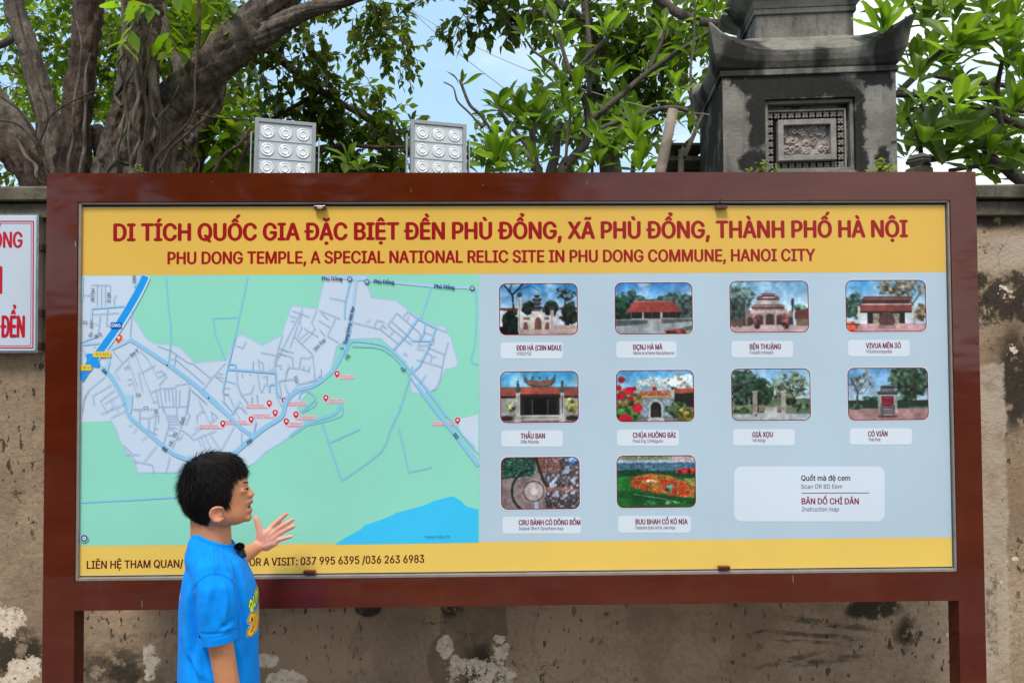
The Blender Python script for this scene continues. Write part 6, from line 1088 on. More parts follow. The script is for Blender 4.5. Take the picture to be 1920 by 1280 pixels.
class Solid:
    """closed pieces that are later fused into one surface"""
    def __init__(s): s.b = MB()
    def ell(s, c, r, n=14, m=10, ax=None):
        A = np.array(ax) if ax is not None else np.eye(3); rings = []
        for i in range(1, m):
            p = math.pi*i/m; rings.append([np.array(c)+A.T@(np.array(r)*np.array([math.sin(p)*math.cos(t), math.sin(p)*math.sin(t), math.cos(p)])) for t in np.linspace(0, 2*math.pi, n+1)[:-1]])
        s.b.loft(rings)
    def cap(s, pts, rad, n=12, per=4):
        """rounded tapered limb through points"""
        q = catmull([np.r_[np.array(p, float), r] for p, r in zip(pts, rad)], per) if len(pts) > 2 else [np.r_[np.array(pts[0], float), rad[0]], np.r_[np.array(pts[1], float), rad[1]]]
        s.b.tube([tuple(p[:3]) for p in q], [p[3] for p in q], n); s.ell(q[0][:3], [q[0][3]]*3); s.ell(q[-1][:3], [q[-1][3]]*3)
    def fuse(s, name, vox, smooth, parent, mat, post=None, iters=4, fac=.5):
        me = bpy.data.meshes.new('tmp'); me.from_pydata(s.b.v, [], s.b.f); me.update(); bm = bmesh.new(); bm.from_mesh(me); bmesh.ops.recalc_face_normals(bm, faces=bm.faces); bm.to_mesh(me); bm.free()
        o = bpy.data.objects.new('tmp', me); SC.collection.objects.link(o); r = o.modifiers.new('r', 'REMESH'); r.mode = 'VOXEL'; r.voxel_size = vox; r.adaptivity = 0
        if iters: k = o.modifiers.new('s', 'SMOOTH'); k.factor = fac; k.iterations = iters
        dg = bpy.context.evaluated_depsgraph_get(); dg.update(); e = bpy.data.meshes.new_from_object(o.evaluated_get(dg)); e.name = name; bpy.data.objects.remove(o)
        e.polygons.foreach_set('use_smooth', np.ones(len(e.polygons), bool)); e.materials.clear(); e.materials.append(mat)
        x = bpy.data.objects.new(name, e); SC.collection.objects.link(x); keep(x, parent); return x
def P3(px, py, lat=0.0, Y=BY, base=None):
    """point whose centre-plane projection is (px, py), moved sideways by lat (his left positive)"""
    return at(px, py, Y)+Lv*lat
def section(px0, px1, py, w, tilt=0.0, n=28, e=2.2, Y=BY):
    """horizontal slice between back px0 and front px1 with half width w"""
    c = at((px0+px1)/2, py, Y); half = (px1-px0)/2*KB; a = math.sqrt(max((half**2-(w*math.sin(TH_B))**2), 1e-5))/math.cos(TH_B); out_ = []
    for t in np.linspace(0, 2*math.pi, n+1)[:-1]:
        ct, st_ = math.cos(t), math.sin(t); x = a*np.sign(ct)*abs(ct)**(2/e); y = w*np.sign(st_)*abs(st_)**(2/e); out_.append(c+Fv*x+Lv*y-Zv*(tilt*x))
    return out_
# ---- skull profile (pixel rows: back, front, half width in m)
SK = [(853, 392, 424, .030), (856, 382, 433, .045), (862, 369, 442, .057), (870, 359, 448, .065), (881, 353, 453, .071), (893, 349, 458.5, .074), (904, 347, 462, .0755), (914, 347, 461.5, .075), (924, 348, 463.5, .0735), (934, 351, 465.5, .0705), (944, 353, 466.5, .067), (954, 358, 466.5, .0655), (963, 365, 466, .0625), (971, 373, 465, .056), (977, 384, 460, .047), (981.5, 392, 449, .036)]
body = Solid(); body.b.loft([section(a, b2, y, w, e=2.25) for y, a, b2, w in SK])
def hp(px, py, lat=0): return P3(px, py, lat)
# neck and upper trunk
body.b.loft([section(a, b2, y, w, e=2.0) for y, a, b2, w in ((962, 366, 428, .046), (985, 369, 431, .046), (1003, 368, 431, .047), (1020, 366, 432, .052), (1040, 362, 440, .085), (1060, 356, 452, .108), (1120, 348, 474, .122), (1220, 346, 476, .118), (1300, 344, 478, .122), (1345, 344, 480, .128), (1390, 350, 474, .12))])
body.cap([hp(394, 950), hp(396, 1010)], [.050, .052])
# face: nose, lips, chin, cheek, brow
body.cap([hp(461.5, 911), hp(466.5, 918.5), hp(471, 925)], [.0055, .0065, .0078]); body.ell(hp(472.0, 925.6), (.0078, .0075, .0072)); body.ell(hp(468, 927, -.009), (.009, .0065, .0065)); body.ell(hp(468, 927, .009), (.009, .0065, .0065)); body.ell(hp(467.5, 930), (.010, .010, .006))
body.cap([hp(466, 940.5, -.015), hp(470.0, 939.5, 0), hp(466, 940.5, .015)], [.0045, .0072, .0045]); body.cap([hp(464.5, 957, -.013), hp(469.0, 956, 0), hp(464.5, 957, .013)], [.0045, .0070, .0045])
body.ell(hp(463, 969), (.013, .017, .012)); body.ell(hp(459.2, 904.5, -.014), (.0085, .020, .006)); body.ell(hp(459.2, 904.5, .014), (.0085, .020, .006))
body.ell(hp(457.6, 917, -.024), (.0105, .016, .0078)); body.ell(hp(457.6, 917, .024), (.0105, .016, .0078));
# ears
for s in (-1, 1):
    def er(px, py, d=0.0): return hp(px, py, s*(.0745+d))
    body.cap([er(424, 950, -.006), er(423.5, 943, .002), er(416, 940.5, .008), er(406.5, 942.5, .012), er(402, 950, .013), er(403, 958, .011), er(408, 964.5, .007)], [.0028, .0032, .0038, .0040, .0040, .0036, .0036]); body.cap([er(408, 964.5, .007), er(416, 966, .003), er(423, 962, -.004)], [.0042, .0052, .0042]); body.cap([er(416, 945, .003), er(409, 950, .007), er(409, 958, .006), er(415, 961, .003)], [.0026, .0028, .0030, .003])
    body.ell(er(412, 953, -.0005), (.013, .0045, .017)); body.ell(er(420, 955, .0), (.0045, .0045, .005))
# right arm hanging on the near side, left arm reaching to the board
YR = BY-.135
ra = [at(402, 1082, YR+.015), at(404, 1130, YR), at(411, 1190, YR-.002), at(419, 1238, YR), at(428, 1290, YR+.005), at(440, 1350, YR+.02), at(450, 1392, YR+.035)]
body.cap(ra, [.043, .037, .0315, .0295, .0285, .024, .0205], per=5)
wr_ = ra[-1]; dn = unit(ra[-1]-ra[-2])
def hand(base, fwd, across, nrm, s=1.0, curl=.25, spread=.10):
    for i, (o_, ln_) in enumerate(((.028, .056), (.010, .062), (-.009, .058), (-.026, .046))):
        k0 = base+fwd*(.066*s)+across*(o_*s); body.cap([base+across*o_*.5*s, k0], [.011*s, .009*s]); d = unit(fwd+across*(o_*spread/.02)); p1 = k0+d*ln_*.45*s+nrm*curl*.01; p2 = k0+d*ln_*.8*s+nrm*curl*.03; body.cap([k0, p1, p2], [.0072*s, .0066*s, .0056*s])
    body.cap([base+across*.018*s, base+fwd*.03*s+across*.038*s, base+fwd*.062*s+across*.046*s+nrm*.006], [.012*s, .0095*s, .007*s])
hand(wr_, dn, Fv*.9+np.array([0, 0, .1]), np.array([0, 1., 0]), .95, curl=1.2, spread=.02)
YH = -.075
def hq(px, py, dy=0): return at(px, py, YH+dy)
la = [P3(402, 1078, .115), at(420, 1084, -.215), at(447, 1050, -.14), at(473, 1031, -.098), hq(487, 1021)]
body.cap(la, [.036, .031, .0265, .0205, .0178], per=6)
W0 = hq(489, 1019)
for (bx, by), (kx, ky), (mx_, my_), (tx, ty), r0 in (((490, 1011), (511, 986), (524, 974), (537, 963), 1.0), ((492, 1014), (519, 992), (535, 982), (548.5, 974), 1.0), ((493, 1018), (521, 1001), (538, 992), (551, 986), .95), ((493, 1024), (519, 1013), (533, 1008.5), (546.5, 1005), .85)):
    body.cap([hq(bx, by), hq((bx+kx)/2, (by+ky)/2, -.004), hq(kx, ky)], [.0125, .0105, .0082*r0]); body.cap([hq(kx, ky), hq(mx_, my_, -.006), hq(tx, ty, -.011)], [.0088*r0, .0078*r0, .0064*r0])
body.cap([hq(488, 1015), hq(488.5, 1002, -.006), hq(484.5, 986, -.010), hq(481, 975, -.012), hq(479.3, 969, -.010)], [.0155, .013, .0100, .0085, .0068]); body.ell(hq(506, 1012), (.026, .012, .020)); body.cap([hq(500, 1026), hq(516, 1018)], [.011, .009])
# legs
hipz = .60
for s in (-1, 1):
    hc = at(410, 900, BY); hc[2] = 0
    def lg(f, l_, z): return hc+Fv*f+Lv*l_*s+Zv*z
    body.cap([lg(0, .065, .60), lg(.01, .07, .45), lg(.012, .07, .33), lg(-.012, .072, .20), lg(-.005, .072, .075)], [.072, .060, .042, .043, .027]); body.cap([lg(-.03, .072, .05), lg(.06, .078, .045), lg(.13, .085, .038)], [.027, .028, .022])
bo_ = body.fuse('body', .0029, 0, boy, MAT_SKIN, iters=4)
me = bo_.data; nv = len(me.vertices); co = np.empty(nv*3); me.vertices.foreach_get('co', co); co = co.reshape(-1, 3)
ed = np.empty(len(me.edges)*2, np.int32); me.edges.foreach_get('vertices', ed); ed = ed.reshape(-1, 2); hc_ = hp(450, 921); rel = co-hc_; lat_ = np.abs(rel@Lv); fw_ = (rel@Fv)/KB; up_ = rel[:, 2]/KB
wgt = np.clip((lat_-.010)/.008, 0, 1)*np.clip((fw_+22)/8, 0, 1)*np.clip((28-np.abs(up_+2))/8, 0, 1)*(lat_ < .09); deg = np.bincount(ed.ravel(), minlength=nv)[:, None]   # relax the cheeks and the skin round the eyes
for _ in range(14):
    sm_ = np.zeros_like(co); np.add.at(sm_, ed[:, 0], co[ed[:, 1]]); np.add.at(sm_, ed[:, 1], co[ed[:, 0]]); co = co+(sm_/deg-co)*(.6*wgt)[:, None]
me.vertices.foreach_set('co', co.astype(np.float32).ravel()); me.update(); wco = co
SKN = np.array((0.60, 0.258, 0.127)); cols = np.tile(SKN, (nv, 1))
def tint(c, r, col, amt, soft=.5):
    global cols
    d = np.linalg.norm((wco-np.array(c)[None])/np.array(r)[None], axis=1); k = np.clip((1-d)/soft, 0, 1)*amt; cols = cols*(1-k[:, None])+np.array(col)[None]*k[:, None]
tint(hp(446, 950, -.05), (.035, .035, .035), (0.68, 0.27, 0.14), .5); tint(hp(410, 954, -.085), (.02, .02, .026), (0.74, 0.30, 0.18), .7)
tint(hp(471, 940.5), (.011, .024, .0060), (0.40, 0.13, 0.11), .9); tint(hp(470.5, 956), (.011, .022, .0072), (0.46, 0.14, 0.125), 1.0); tint(hp(467, 948.7), (.012, .016, .0048), (0.035, 0.010, 0.010), 1.0, .35); tint(hp(471.5, 931, -.005), (.005, .005, .003), (0.10, 0.03, 0.02), .8)
tint(hq(518, 996), (.088, .05, .080), (0.84, 0.41, 0.31), .92, .35); tint(hq(487, 985), (.02, .03, .05), (0.74, 0.35, 0.26), .7); tint(hq(513, 996, -.02), (.006, .02, .02), (0.72, 0.28, 0.21), .4)
ff = np.abs(wco[:, 2]) < .075; cols[ff] = (0.6, 0.6, 0.6)
a = me.color_attributes.new('Col', 'FLOAT_COLOR', 'POINT'); a.data.foreach_set('color', np.c_[cols, np.ones(nv)].astype(np.float32).ravel())
# eye, lashes, brow
MAT_BROW = MAT_HAIR
def bvh(o):
    m = o.data; return BVHTree.FromPolygons([o.matrix_world @ v.co if False else v.co.copy() for v in m.vertices], [tuple(p.vertices) for p in m.polygons])
BT = bvh(bo_)
def cast(tree, px, py, back=0.0):
    d = Vector(ray(px, py)).normalized(); h_ = tree.ray_cast(Vector(CAM), d); return (np.array(h_[0]), np.array(h_[1])) if h_[0] is not None else (None, None)
def surf_line(tree, pts, rad, lift, name, mat, n=5, per=5):
    q = []
    for p in catmull([np.array(x, float) for x in pts], per):
        a_, nn = cast(tree, p[0], p[1])
        if a_ is not None: q.append(a_+nn*lift)
    b = MB(); r = rad if hasattr(rad, '__len__') else [rad]*len(q); b.tube([tuple(x) for x in q], [r[min(i*len(r)//len(q), len(r)-1)] for i in range(len(q))], n); return b.build(name, mat, boy, smooth=True)
def surf_patch(tree, pts, lift, name, mat):
    q = [cast(tree, *p) for p in pts]; q = [a_+nn*lift for a_, nn in q if a_ is not None]; b = MB(); b.add(q, [tuple(range(len(q)))[::-1]]); return b.build(name, mat, boy)
surf_patch(BT, [(457.6, 917.6), (459.6, 916.2), (462.2, 915.4), (464.6, 915.8), (465.4, 917.0), (463.6, 918.3), (460.6, 918.5)], .0006, 'eye', m_plain('eye_white', (.13, .08, .065), .9, .05))
surf_patch(BT, [(462.0, 915.5), (464.4, 915.7), (465.1, 916.6), (464.4, 918.0), (462.6, 918.2), (461.6, 917.0)], .0010, 'iris', m_plain('dark_iris', (.010, .007, .006), .8, .05))
surf_line(BT, [(456.6, 917.9), (459.3, 915.9), (462.2, 914.9), (465.0, 915.3), (466.0, 916.2)], .0008, .0008, 'eyelash', MAT_HAIR)
b = MB(); rb = random.Random(5)
for i in range(150):
    t = rb.random(); px = 457.0+7.5*t+rb.uniform(-.3, .3); py = 905.6-1.6*t+1.0*t*t+rb.uniform(-.6, .6)*(1-.4*t); a_, nn = cast(BT, px, py)
    if a_ is None: continue
    d = Fv*-.9+Zv*.2; d = unit(d-nn*(d@nn)); a_ = a_+nn*.0003; b.tube([tuple(a_), tuple(a_+d*.002), tuple(a_+d*.004)], [.0003, .00025, .0001], 3)
b.build('eyebrow', MAT_HAIR, boy)
MAT_CREASE = m_plain('palm_crease', (.46, .16, .11), .6)
surf_line(BT, [(496, 1018), (497, 1006), (503, 997), (509, 993)], .0005, -.0002, 'palm_crease', MAT_CREASE); surf_line(BT, [(503, 1010), (509, 1001), (518, 997)], .0004, -.0002, 'palm_crease', MAT_CREASE)
# ---- hair
def inpoly(x, y, poly):
    r = False; n = len(poly)
    for i in range(n):
        (xa, ya), (xb, yb) = poly[i], poly[(i+1) % n]
        if (ya > y) != (yb > y) and x < xa+(y-ya)*(xb-xa)/(yb-ya): r = not r
    return r
HPOLY = [(470, 838), (470, 886), (459, 889), (450, 887), (441, 891), (435, 903), (432.5, 925), (430.5, 941), (427, 941), (420, 941), (408, 940), (401, 946), (399, 966), (394, 975), (377, 976), (330, 976), (330, 838)]
def skull(u, v):
    """u: 0..1 round from front, v: 0..1 down the profile; returns point, profile pixel x and y"""
    f = v*(len(SK)-1); i = min(int(f), len(SK)-2); t = f-i; q = [SK[i][k]*(1-t)+SK[i+1][k]*t for k in range(4)]; a_, c_, w = q[1], q[2], q[3]
    half = (c_-a_)/2*KB; aa = math.sqrt(max(half**2-(w*math.sin(TH_B))**2, 1e-5))/math.cos(TH_B); th = 2*math.pi*u; ct, st_ = math.cos(th), math.sin(th); e = 2.25
    x = aa*np.sign(ct)*abs(ct)**(2/e); y = w*np.sign(st_)*abs(st_)**(2/e); p = at((a_+c_)/2, q[0], BY)+Fv*x+Lv*y; return p, (a_+c_)/2+x*math.cos(TH_B)/KB, q[0]
HC = hp(404, 915)
def snorm(p): d = (p-HC)/np.array([.088, .078, .095])**1; return unit(d/np.array([.088, .078, .095])*.08)
nu, nvv = 90, 52; shell = []; ok = {}
for j in range(nvv+1):
    for i in range(nu):
        p, fx, fy = skull(i/nu, j/nvv); inside = inpoly(fx, fy, HPOLY); n_ = snorm(p)
        back = np.clip((400-fx)/60, 0, 1); top = np.clip((880-fy)/30, 0, 1); frt = np.clip((fx-425)/30, 0, 1); th_ = .0045+.0030*back+.0025*top*(1-frt)-.002*frt+.0016*mnoise.noise(Vector(tuple(p*70)))
        if fy > 945: th_ = .003
        shell.append(p+n_*(th_ if inside else -.004)); ok[(i, j)] = inside
fs = []
for j in range(nvv):
    for i in range(nu):
        k = (i+1) % nu
        if ok[(i, j)] or ok[(k, j)] or ok[(i, j+1)] or ok[(k, j+1)]: fs.append((j*nu+i, j*nu+k, (j+1)*nu+k, (j+1)*nu+i))
topc = len(shell); shell.append(hp(408, 849.0)); fs += [((i+1) % nu, i, topc) for i in range(nu)]
hs = mesh('hair', shell, fs, MAT_HAIR, smooth=True); keep(hs, boy)
rngh = np.random.default_rng(5); HV = []; HF = []; WH = hp(368, 872, .0)
cnt = 0
while cnt < 11000:
    u = rngh.random(); v = rngh.random()**.9; p, fx, fy = skull(u, v)
    if fx > 455 and fy < 893 and rngh.random() < .0: continue
    if not inpoly(fx, fy, HPOLY): continue
    n_ = snorm(p); away = p-WH; away = away-n_*(away@n_); dist = np.linalg.norm(away); t0 = unit(away)
    back = float(np.clip((392-fx)/50, 0, 1)); front = float(np.clip((fx-430)/30, 0, 1)); low = float(np.clip((fy-900)/60, 0, 1)); low = max(low, .9*float(np.clip((fy-880)/16, 0, 1)*np.clip((fx-412)/14, 0, 1)))
    down = np.array([0, 0, -1.])+Fv*(.22*low*(fx > 405)); down = down-n_*(down@n_); t0 = unit(t0*(1-.6*low)+down*(.9*low+.2)+rngh.normal(0, .22, 3))
    lift = .16-.12*front+.30*back*(1-.5*low)+(.22 if dist < .02 else 0)+.08*rngh.random(); ln_ = (.024+.014*front+.009*rngh.random()+.003*back)*(1-.35*low); ln_ *= (.6 if fy > 950 else 1)
    if front > .3 and fy > 872: ln_ = min(ln_, (899-fy)*KB*1.05+.003*rngh.random())
    if ln_ < .004: continue
    q = p+n_*(.0035+.002*back-.0015*front); d = unit(t0+n_*lift); pts = [q]; wdt = .0009
    for s_ in range(4): d = unit(d+n_*(-.10 if back < .3 else -.03)+np.array([0, 0, -.05])+rngh.normal(0, .05, 3)); q = q+d*ln_/4; pts.append(q)
    sd_ = unit(np.cross(d, n_)+rngh.normal(0, .3, 3)); b0 = len(HV)
    for i, x in enumerate(pts): w_ = wdt*(1-i/4.3); HV += [x-sd_*w_, x+sd_*w_]
    for i in range(4): HF.append((b0+2*i, b0+2*i+1, b0+2*i+3, b0+2*i+2))
    cnt += 1
o = mesh('hair_strands', np.array(HV), np.array(HF), MAT_HAIR); keep(o, boy); tag(o, kind='stuff')

# ---- T-shirt
sh = Solid()
RS = [(1010, 367, 437, .060, .42), (1024, 357, 446, .098, .34), (1040, 350, 456, .128, .16), (1058, 345, 466, .142, .05), (1085, 341, 476, .146, 0), (1115, 338, 484, .146, 0), (1160, 336.5, 486, .142, 0), (1210, 336, 486.5, .140, 0), (1280, 334.5, 489, .146, 0), (1340, 333, 490, .152, 0), (1392, 332, 491, .156, 0)]
sh.b.loft([section(a, b2, y, w, tl, e=2.3, n=40) for y, a, b2, w, tl in [(y_, a_+4.5*(y_ > 1050), b_-4*(y_ > 1050), w_, t_) for y_, a_, b_, w_, t_ in RS]])
def rings_tube(pts, radx, rady, ends=None, n=24):
    pts = [np.array(p) for p in pts]; rings = []
    for i, p in enumerate(pts):
        t = unit(pts[min(i+1, len(pts)-1)]-pts[max(i-1, 0)]); f_ = unit(Fv-t*(Fv@t)); l_ = np.cross(t, f_); rings.append([p+f_*radx[i]*math.cos(a)+l_*rady[i]*math.sin(a) for a in np.linspace(0, 2*math.pi, n+1)[:-1]])
    sh.b.loft(rings)
rings_tube([at(401, 1052, BY-.095), at(401, 1075, YR+.012), at(402, 1105, YR-.003), at(404, 1140, YR-.006), at(406.5, 1172, YR-.006), at(409, 1198.5, YR-.005)], [.040, .050, .0525, .0505, .0475, .0455], [.035, .047, .049, .048, .047, .046])
rings_tube([at(405, 1052, BY+.09), at(405, 1075, BY+.125), at(412, 1082, -.215), at(424, 1078, -.185)], [.042, .046, .046, .042], [.036, .045, .044, .040])
so = sh.fuse('shirt', .0042, 0, boy, MAT_SHIRT, iters=4, fac=.5); me = so.data; nv = len(me.vertices)
co = np.empty(nv*3); me.vertices.foreach_get('co', co); co = co.reshape(-1, 3); no = np.empty(nv*3); me.vertices.foreach_get('normal', no); no = no.reshape(-1, 3)
d_ = co-CAM[None]; wz = d_@FW; PXv = 960+FPX*(d_@RT)/wz; PYv = 640-FPX*(d_@UP)/wz; near = np.clip(-no[:, 1]*1.6+.35, 0, 1); disp = np.zeros(nv)
def fold(pts, wpx, amp):
    """a soft crease drawn along a line of the near side"""
    global disp
    best = np.full(nv, 1e9); tt = np.zeros(nv); q = [np.array(p, float) for p in catmull([np.array(x, float) for x in pts], 5)]; L_ = len(q)
    for i in range(L_-1):
        a_, b_ = q[i], q[i+1]; v_ = b_-a_; t = np.clip(((PXv-a_[0])*v_[0]+(PYv-a_[1])*v_[1])/(v_@v_+1e-9), 0, 1); dd = np.hypot(PXv-a_[0]-t*v_[0], PYv-a_[1]-t*v_[1]); m_ = dd < best; best = np.where(m_, dd, best); tt = np.where(m_, (i+t)/(L_-1), tt)
    disp += 1.9*amp*np.exp(-(best/wpx)**2)*np.sin(math.pi*np.clip(tt*.92+.04, 0, 1))**.7*near
for f in (([(436, 1092), (450, 1130), (458, 1180), (462, 1240)], 6, -.004), ([(424, 1068), (436, 1100), (444, 1150), (448, 1195)], 5, .004), ([(366, 1100), (362, 1140), (366, 1190), (380, 1230), (388, 1280)], 6, -.0055), ([(356, 1092), (352, 1140), (356, 1190)], 5, .004), ([(345, 1180), (352, 1220), (372, 1256), (394, 1275)], 6, .0045), ([(340, 1200), (350, 1240), (366, 1275), (376, 1300)], 5, -.004), ([(443, 1203), (452, 1240), (456, 1285)], 7, .004), ([(474, 1200), (462, 1240), (456, 1280)], 7, -.0035),
          ([(400, 1020), (404, 1050), (405, 1075)], 5, .0035), ([(418, 1028), (428, 1052), (434, 1078)], 5, -.003), ([(380, 1030), (372, 1060), (366, 1095)], 6, .003), ([(430, 1030), (446, 1056), (458, 1090), (464, 1120)], 5, .003), ([(392, 1100), (388, 1130), (386, 1165)], 5, .003), ([(405, 1098), (402, 1130), (405, 1170)], 6, -.0028), ([(420, 1095), (424, 1130), (420, 1160), (432, 1180)], 5, .003), ([(440, 1160), (425, 1168), (412, 1180)], 4, -.0025), ([(438, 1170), (424, 1180), (414, 1188)], 3.5, .002), ([(376, 1186), (400, 1188), (442, 1180)], 2.0, -.0014),
          ([(364, 1200), (358, 1240), (362, 1290)], 7, -.004), ([(480, 1120), (470, 1160), (474, 1200)], 6, .0025), ([(345, 1060), (352, 1085), (350, 1110)], 5, -.003)): fold(*f)
ns = np.array([mnoise.noise(Vector((c[0]*9, c[1]*9, c[2]*5)))*.0035+mnoise.noise(Vector((c[0]*22, c[1]*22, c[2]*12)))*.0012 for c in co]); disp += ns*(co[:, 2] < 1.06)
co2 = co+no*disp[:, None]; me.vertices.foreach_set('co', co2.astype(np.float32).ravel()); me.update()
ST = bvh(so)
surf_line(ST, [(361, 1107), (368, 1094), (382, 1082), (400, 1075), (418, 1078), (432, 1086), (441, 1096)], .0008, .0001, 'shoulder_seam', MAT_SHIRTD, per=6)
hb = [at(409.6, 1186, YR-.005), at(410.2, 1199, YR-.005)]; rings = []
for p, rx_, ry_ in ((hb[0]+Zv*.001, .0455, .0465), (hb[0], .0462, .0478), (hb[1], .0462, .0472), (hb[1]-Zv*.0006, .0455, .0465), (hb[0]-Zv*.002, .0440, .045)):
    t = unit(hb[1]-hb[0]); f_ = unit(Fv-t*(Fv@t)); l_ = np.cross(t, f_); rings.append([p+f_*rx_*math.cos(a)+l_*ry_*math.sin(a)-Zv*.0025*(-math.cos(a)) for a in np.linspace(0, 2*math.pi, 49)[:-1]])
b = MB(); b.loft(rings, cap=False); b.build('sleeve_hem', MAT_SHIRT, boy, smooth=False, bevel=.0006)
surf_line(ST, [(373, 1184), (390, 1185), (410, 1184), (428, 1181), (443, 1176)], .0006, .0001, 'hem_stitching', MAT_SHIRTD)
surf_line(ST, [(371, 1009), (384, 1016), (402, 1022), (420, 1028), (438, 1036), (448, 1044)], .0006, .0001, 'hem_stitching', MAT_SHIRTD)
surf_line(ST, [(404, 1076), (402, 1050), (401, 1024)], .0006, .0001, 'shoulder_seam', MAT_SHIRTD)
# ribbed collar round the neckline
cl = section(367.5, 436, 1008.5, .0555, .42, n=40, e=2.05); b = MB(); b.tube([tuple(p) for p in cl+cl[:1]], .0050, 8, cap=False); b.tube([tuple(np.array(p)+np.array([0, 0, -.006])+(np.array(p)-np.mean(cl, axis=0))*.06) for p in cl+cl[:1]], .0052, 8, cap=False); b.build('collar', MAT_SHIRT, boy, smooth=True)
# chest print: bubbly letters, lime above, orange below
pc = Pic(77, 200, 130); pc.im[:] = -1
def sw(pts, w, col, per=8):
    q = [tuple(p) for p in catmull([np.array(p, float) for p in pts], per)]
    for (xa, ya), (xb, yb) in zip(q[:-1], q[1:]):
        dx, dy = xb-xa, yb-ya; t = np.clip(((pc.X-xa)*dx+(pc.Y-ya)*dy)/(dx*dx+dy*dy+1e-9), 0, 1); pc.im[np.hypot(pc.X-xa-t*dx, pc.Y-ya-t*dy) < w/2] = col
lime = [[(16, 30), (24, 20), (34, 26), (28, 34), (20, 38), (30, 42), (40, 34)], [(46, 18), (46, 34), (56, 38), (62, 28), (62, 14)], [(72, 36), (76, 12), (88, 22), (84, 34)], [(96, 32), (104, 10), (112, 30)], [(120, 12), (122, 30), (136, 30)]]
oran = [[(14, 62), (24, 52), (34, 58), (32, 70), (18, 82), (14, 92), (28, 94), (36, 86)], [(44, 56), (42, 76), (46, 94), (54, 80), (56, 58)], [(54, 58), (62, 76), (60, 96)], [(74, 92), (82, 54), (92, 92)], [(104, 54), (104, 92)], [(104, 56), (120, 62), (108, 74), (124, 90)]]
for w_, c_ in ((11, (30, 46, 30)), (7.5, (188, 226, 50)), (2, (226, 244, 120))):
    for l_ in lime: sw(l_, w_, c_)
for w_, c_ in ((17, (236, 236, 230)), (14.5, (70, 40, 12)), (11, (240, 168, 22)), (3, (252, 214, 90))):
    for l_ in oran: sw(l_, w_, c_)
pc.ell(24, 62, 3.5, 5, (40, 30, 20), 0); pc.ell(98, 70, 3, 4, (40, 30, 20), 0)
Vd = []; Fd = []; Cd = []; idx = {}
zc0 = at(480, 1097, BY)[2]; zc1 = at(480, 1176, BY)[2]; cc = at(410, 1150, BY)
dn_ = unit(Fv*.78-Lv*.62)
for j in range(pc.h+1):
    for i in range(pc.w+1):
        lat = -.108+.18*i/pc.w; z = zc0+(zc1-zc0)*j/pc.h; o_ = np.array([cc[0], cc[1], z])+Lv*lat+Fv*.3; o_ = o_+(dn_-Fv)*.22; h_ = ST.ray_cast(Vector(o_), Vector(-dn_)); idx[(i, j)] = None
        if h_[0] is not None: idx[(i, j)] = len(Vd); Vd.append(np.array(h_[0])+np.array(h_[1])*.0007)
for j in range(pc.h):
    for i in range(pc.w):
        c_ = pc.im[j, i]
        if c_[0] < 0: continue
        q = [idx[(i, j)], idx[(i, j+1)], idx[(i+1, j+1)], idx[(i+1, j)]]
        if None in q: continue
        Fd.append(q); Cd.append(tuple(lin(np.clip(c_, 0, 250))/.9))
if Fd: o = mesh('chest_print', Vd, Fd, MAT_PRINT, cols=Cd); keep(o, boy)
# small white word on the back
v, f = text_geo('SƠI', 2); mn, mxx = v[:, 0].min(), v[:, 0].max(); Vd = []; bd = unit(-Fv*.62-Lv*.78); ok_ = True; zc = at(345, 1108.5, BY)[2]
for x, y in v:
    s_ = (x-mn)/(mxx-mn); o_ = np.array([cc[0], cc[1], zc+y/CAPH*.0155])+bd*.4+unit(np.cross(bd, Zv))*(-(.086-.030*s_)*-1)*-1; o_ = np.array([cc[0], cc[1], zc+y/CAPH*.0155])+bd*.4+np.cross(Zv, bd)*(.024*s_-.052); h_ = ST.ray_cast(Vector(o_), Vector(-bd))
    if h_[0] is None: ok_ = False; break
    Vd.append(np.array(h_[0])+np.array(h_[1])*.0008)
if ok_: o = mesh('back_lettering', Vd, [q for q in f], m_plain('white_transfer', (.8, .8, .8), .5)); keep(o, boy)
# shorts and shoes
sr_ = Solid(); hc = at(410, 900, BY); hc[2] = 0
for s in (-1, 1): sr_.cap([hc+Lv*.062*s+Zv*.60, hc+Lv*.068*s+Fv*.006+Zv*.50, hc+Lv*.072*s+Fv*.008+Zv*.40], [.085, .080, .070])
sr_.ell(hc+Zv*.58, (.10, .13, .09)); sr_.fuse('shorts', .008, 0, boy, MAT_SHORTS, iters=4)
MAT_SHOE = m_plain('white_trainer', (.5, .5, .5), .6)
for s in (-1, 1):
    q = Solid(); q.cap([hc+Lv*.072*s-Fv*.035+Zv*.058, hc+Lv*.076*s+Fv*.05+Zv*.052, hc+Lv*.085*s+Fv*.135+Zv*.05], [.038, .036, .030]); q.fuse('shoe', .006, 0, boy, MAT_SHOE, iters=4)
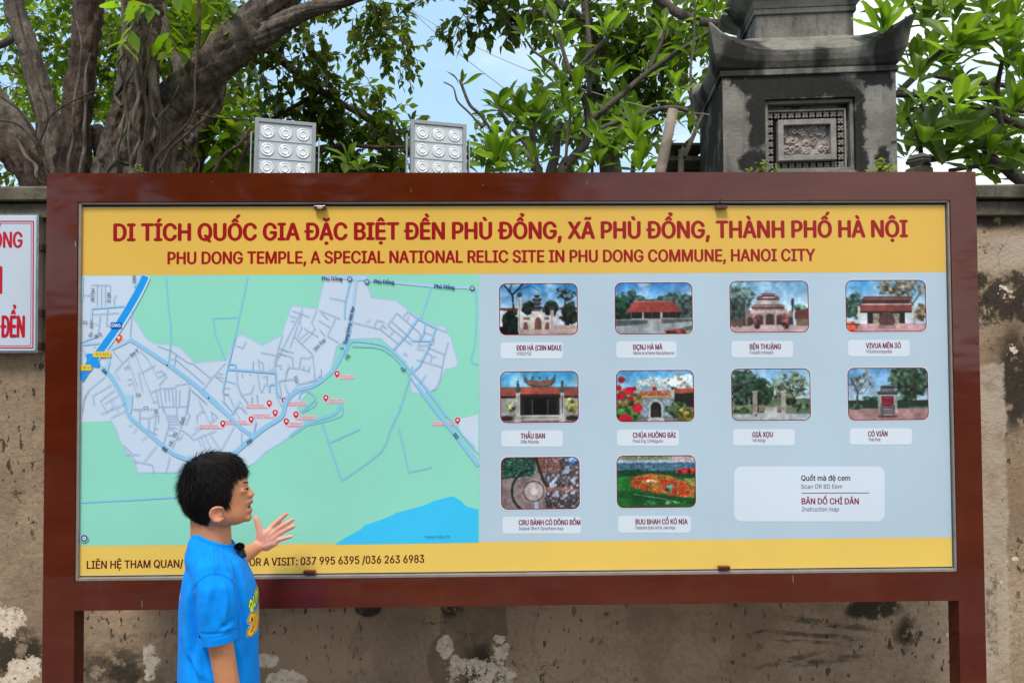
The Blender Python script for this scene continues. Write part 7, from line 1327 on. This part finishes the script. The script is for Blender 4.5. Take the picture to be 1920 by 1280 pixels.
# ---- clip-on microphone
mp_, mn_ = cast(ST, 449, 1041); 
if mp_ is None: mp_ = at(449, 1041, BY-.05); mn_ = np.array([0, -1., 0])
mic = empty('clip_microphone', tuple(mp_+mn_*.008)); tag(mic, "small black wireless microphone with fluffy wind cap clipped to the boy's collar", 'microphone')
MAT_MIC = m_plain('black_plastic', (.012, .012, .014), .35); km = 1/ppm(mp_[1])
b = MB(); b.box(-.0095, .0095, -.006, .005, -.013, .011); o = b.build('transmitter', MAT_MIC, None, bevel=.003); o.parent = mic; o.rotation_euler = (.1, math.radians(-22), 0)
b = MB(); b.box(-.004, .004, -.0072, -.0062, -.006, .006); o = b.build('grille', MAT_STEEL, None, bevel=.0005); o.parent = mic; o.rotation_euler = (.1, math.radians(-22), 0); o.active_material = m_plain('dark_grille', (.04, .045, .05), .3)
b = MB(); rm = np.random.default_rng(9); c0_ = np.array([-.005, -.002, .018])
bb = Solid(); bb.ell(c0_, (.0115, .0095, .0088)); V0 = bb.b
for _ in range(1500):
    d = unit(rm.normal(0, 1, 3)); p = c0_+d*np.array([.0108, .0090, .0082]); t_ = unit(d+rm.normal(0, .35, 3)); L_ = rm.uniform(.0025, .0048); s_ = unit(np.cross(t_, rm.normal(0, 1, 3)))*.0004; V0.add([p-s_, p+s_, p+t_*L_], [(0, 1, 2)])
o = V0.build('wind_cap', m_plain('black_fur', (.008, .008, .008), .9, .1)); o.parent = mic
b = MB(); b.box(-.004, .004, .0052, .012, -.010, .009); o = b.build('clip', MAT_MIC); o.parent = mic
# ------------------------------------------------------------------ trees across the lane, behind the camera (seen only as reflections in the gloss paint)
def lane_tree(x, y, h, r, lab, n=420, low=2.2):
    t = empty('street_tree', (x, y, -.11)); tag(t, lab, 'tree'); b = MB(); b.tube([(x, y, -.11), (x+.1, y, h*.3), (x-.05, y+.1, h*.6), (x, y, h*.85)], [.22, .17, .12, .05], 12, wob=.15, seed=x); b.build('trunk', MAT_BARK, t, smooth=True)
    LV = Leaves()
    for _ in range(n):
        q = RNG.normal(0, .45, 3); q = q/max(1, np.linalg.norm(q)); sprig(LV, np.array([x, y, h*.72])+q*np.array([r, r, h*.36]), RNG.normal(0, 1, 3), .5, 7, .30, np.array(G1)*RNG.uniform(.7, 1.3), .8, twig=False)
    LV.build('crown', MAT_LEAF, t)
lane_tree(-3.6, -8.5, 6.5, 2.6, 'leafy tree on the far side of the lane, behind the viewer to the left')
lane_tree(-.6, -11.5, 6.0, 2.4, 'leafy tree on the far side of the lane, straight behind the viewer')
lane_tree(9.5, -10.0, 5.2, 1.3, 'young leafy tree on the far side of the lane, behind the viewer to the right', 150)
lw = empty('reflection_wall', (-7, -12.5, -.11)); tag(lw, 'unseen dark wall added behind the viewer to darken reflections in the board frame', 'wall')  # added out of view so the left post reflects something dark
b = MB(); b.box(-18, 1.5, -12.75, -12.5, -.11, 2.5); b.build('wall_face', MAT_COPING, lw); b = MB(); b.box(-18.1, 1.6, -12.8, -12.45, 2.501, 2.6); b.build('coping', MAT_COPING, lw)
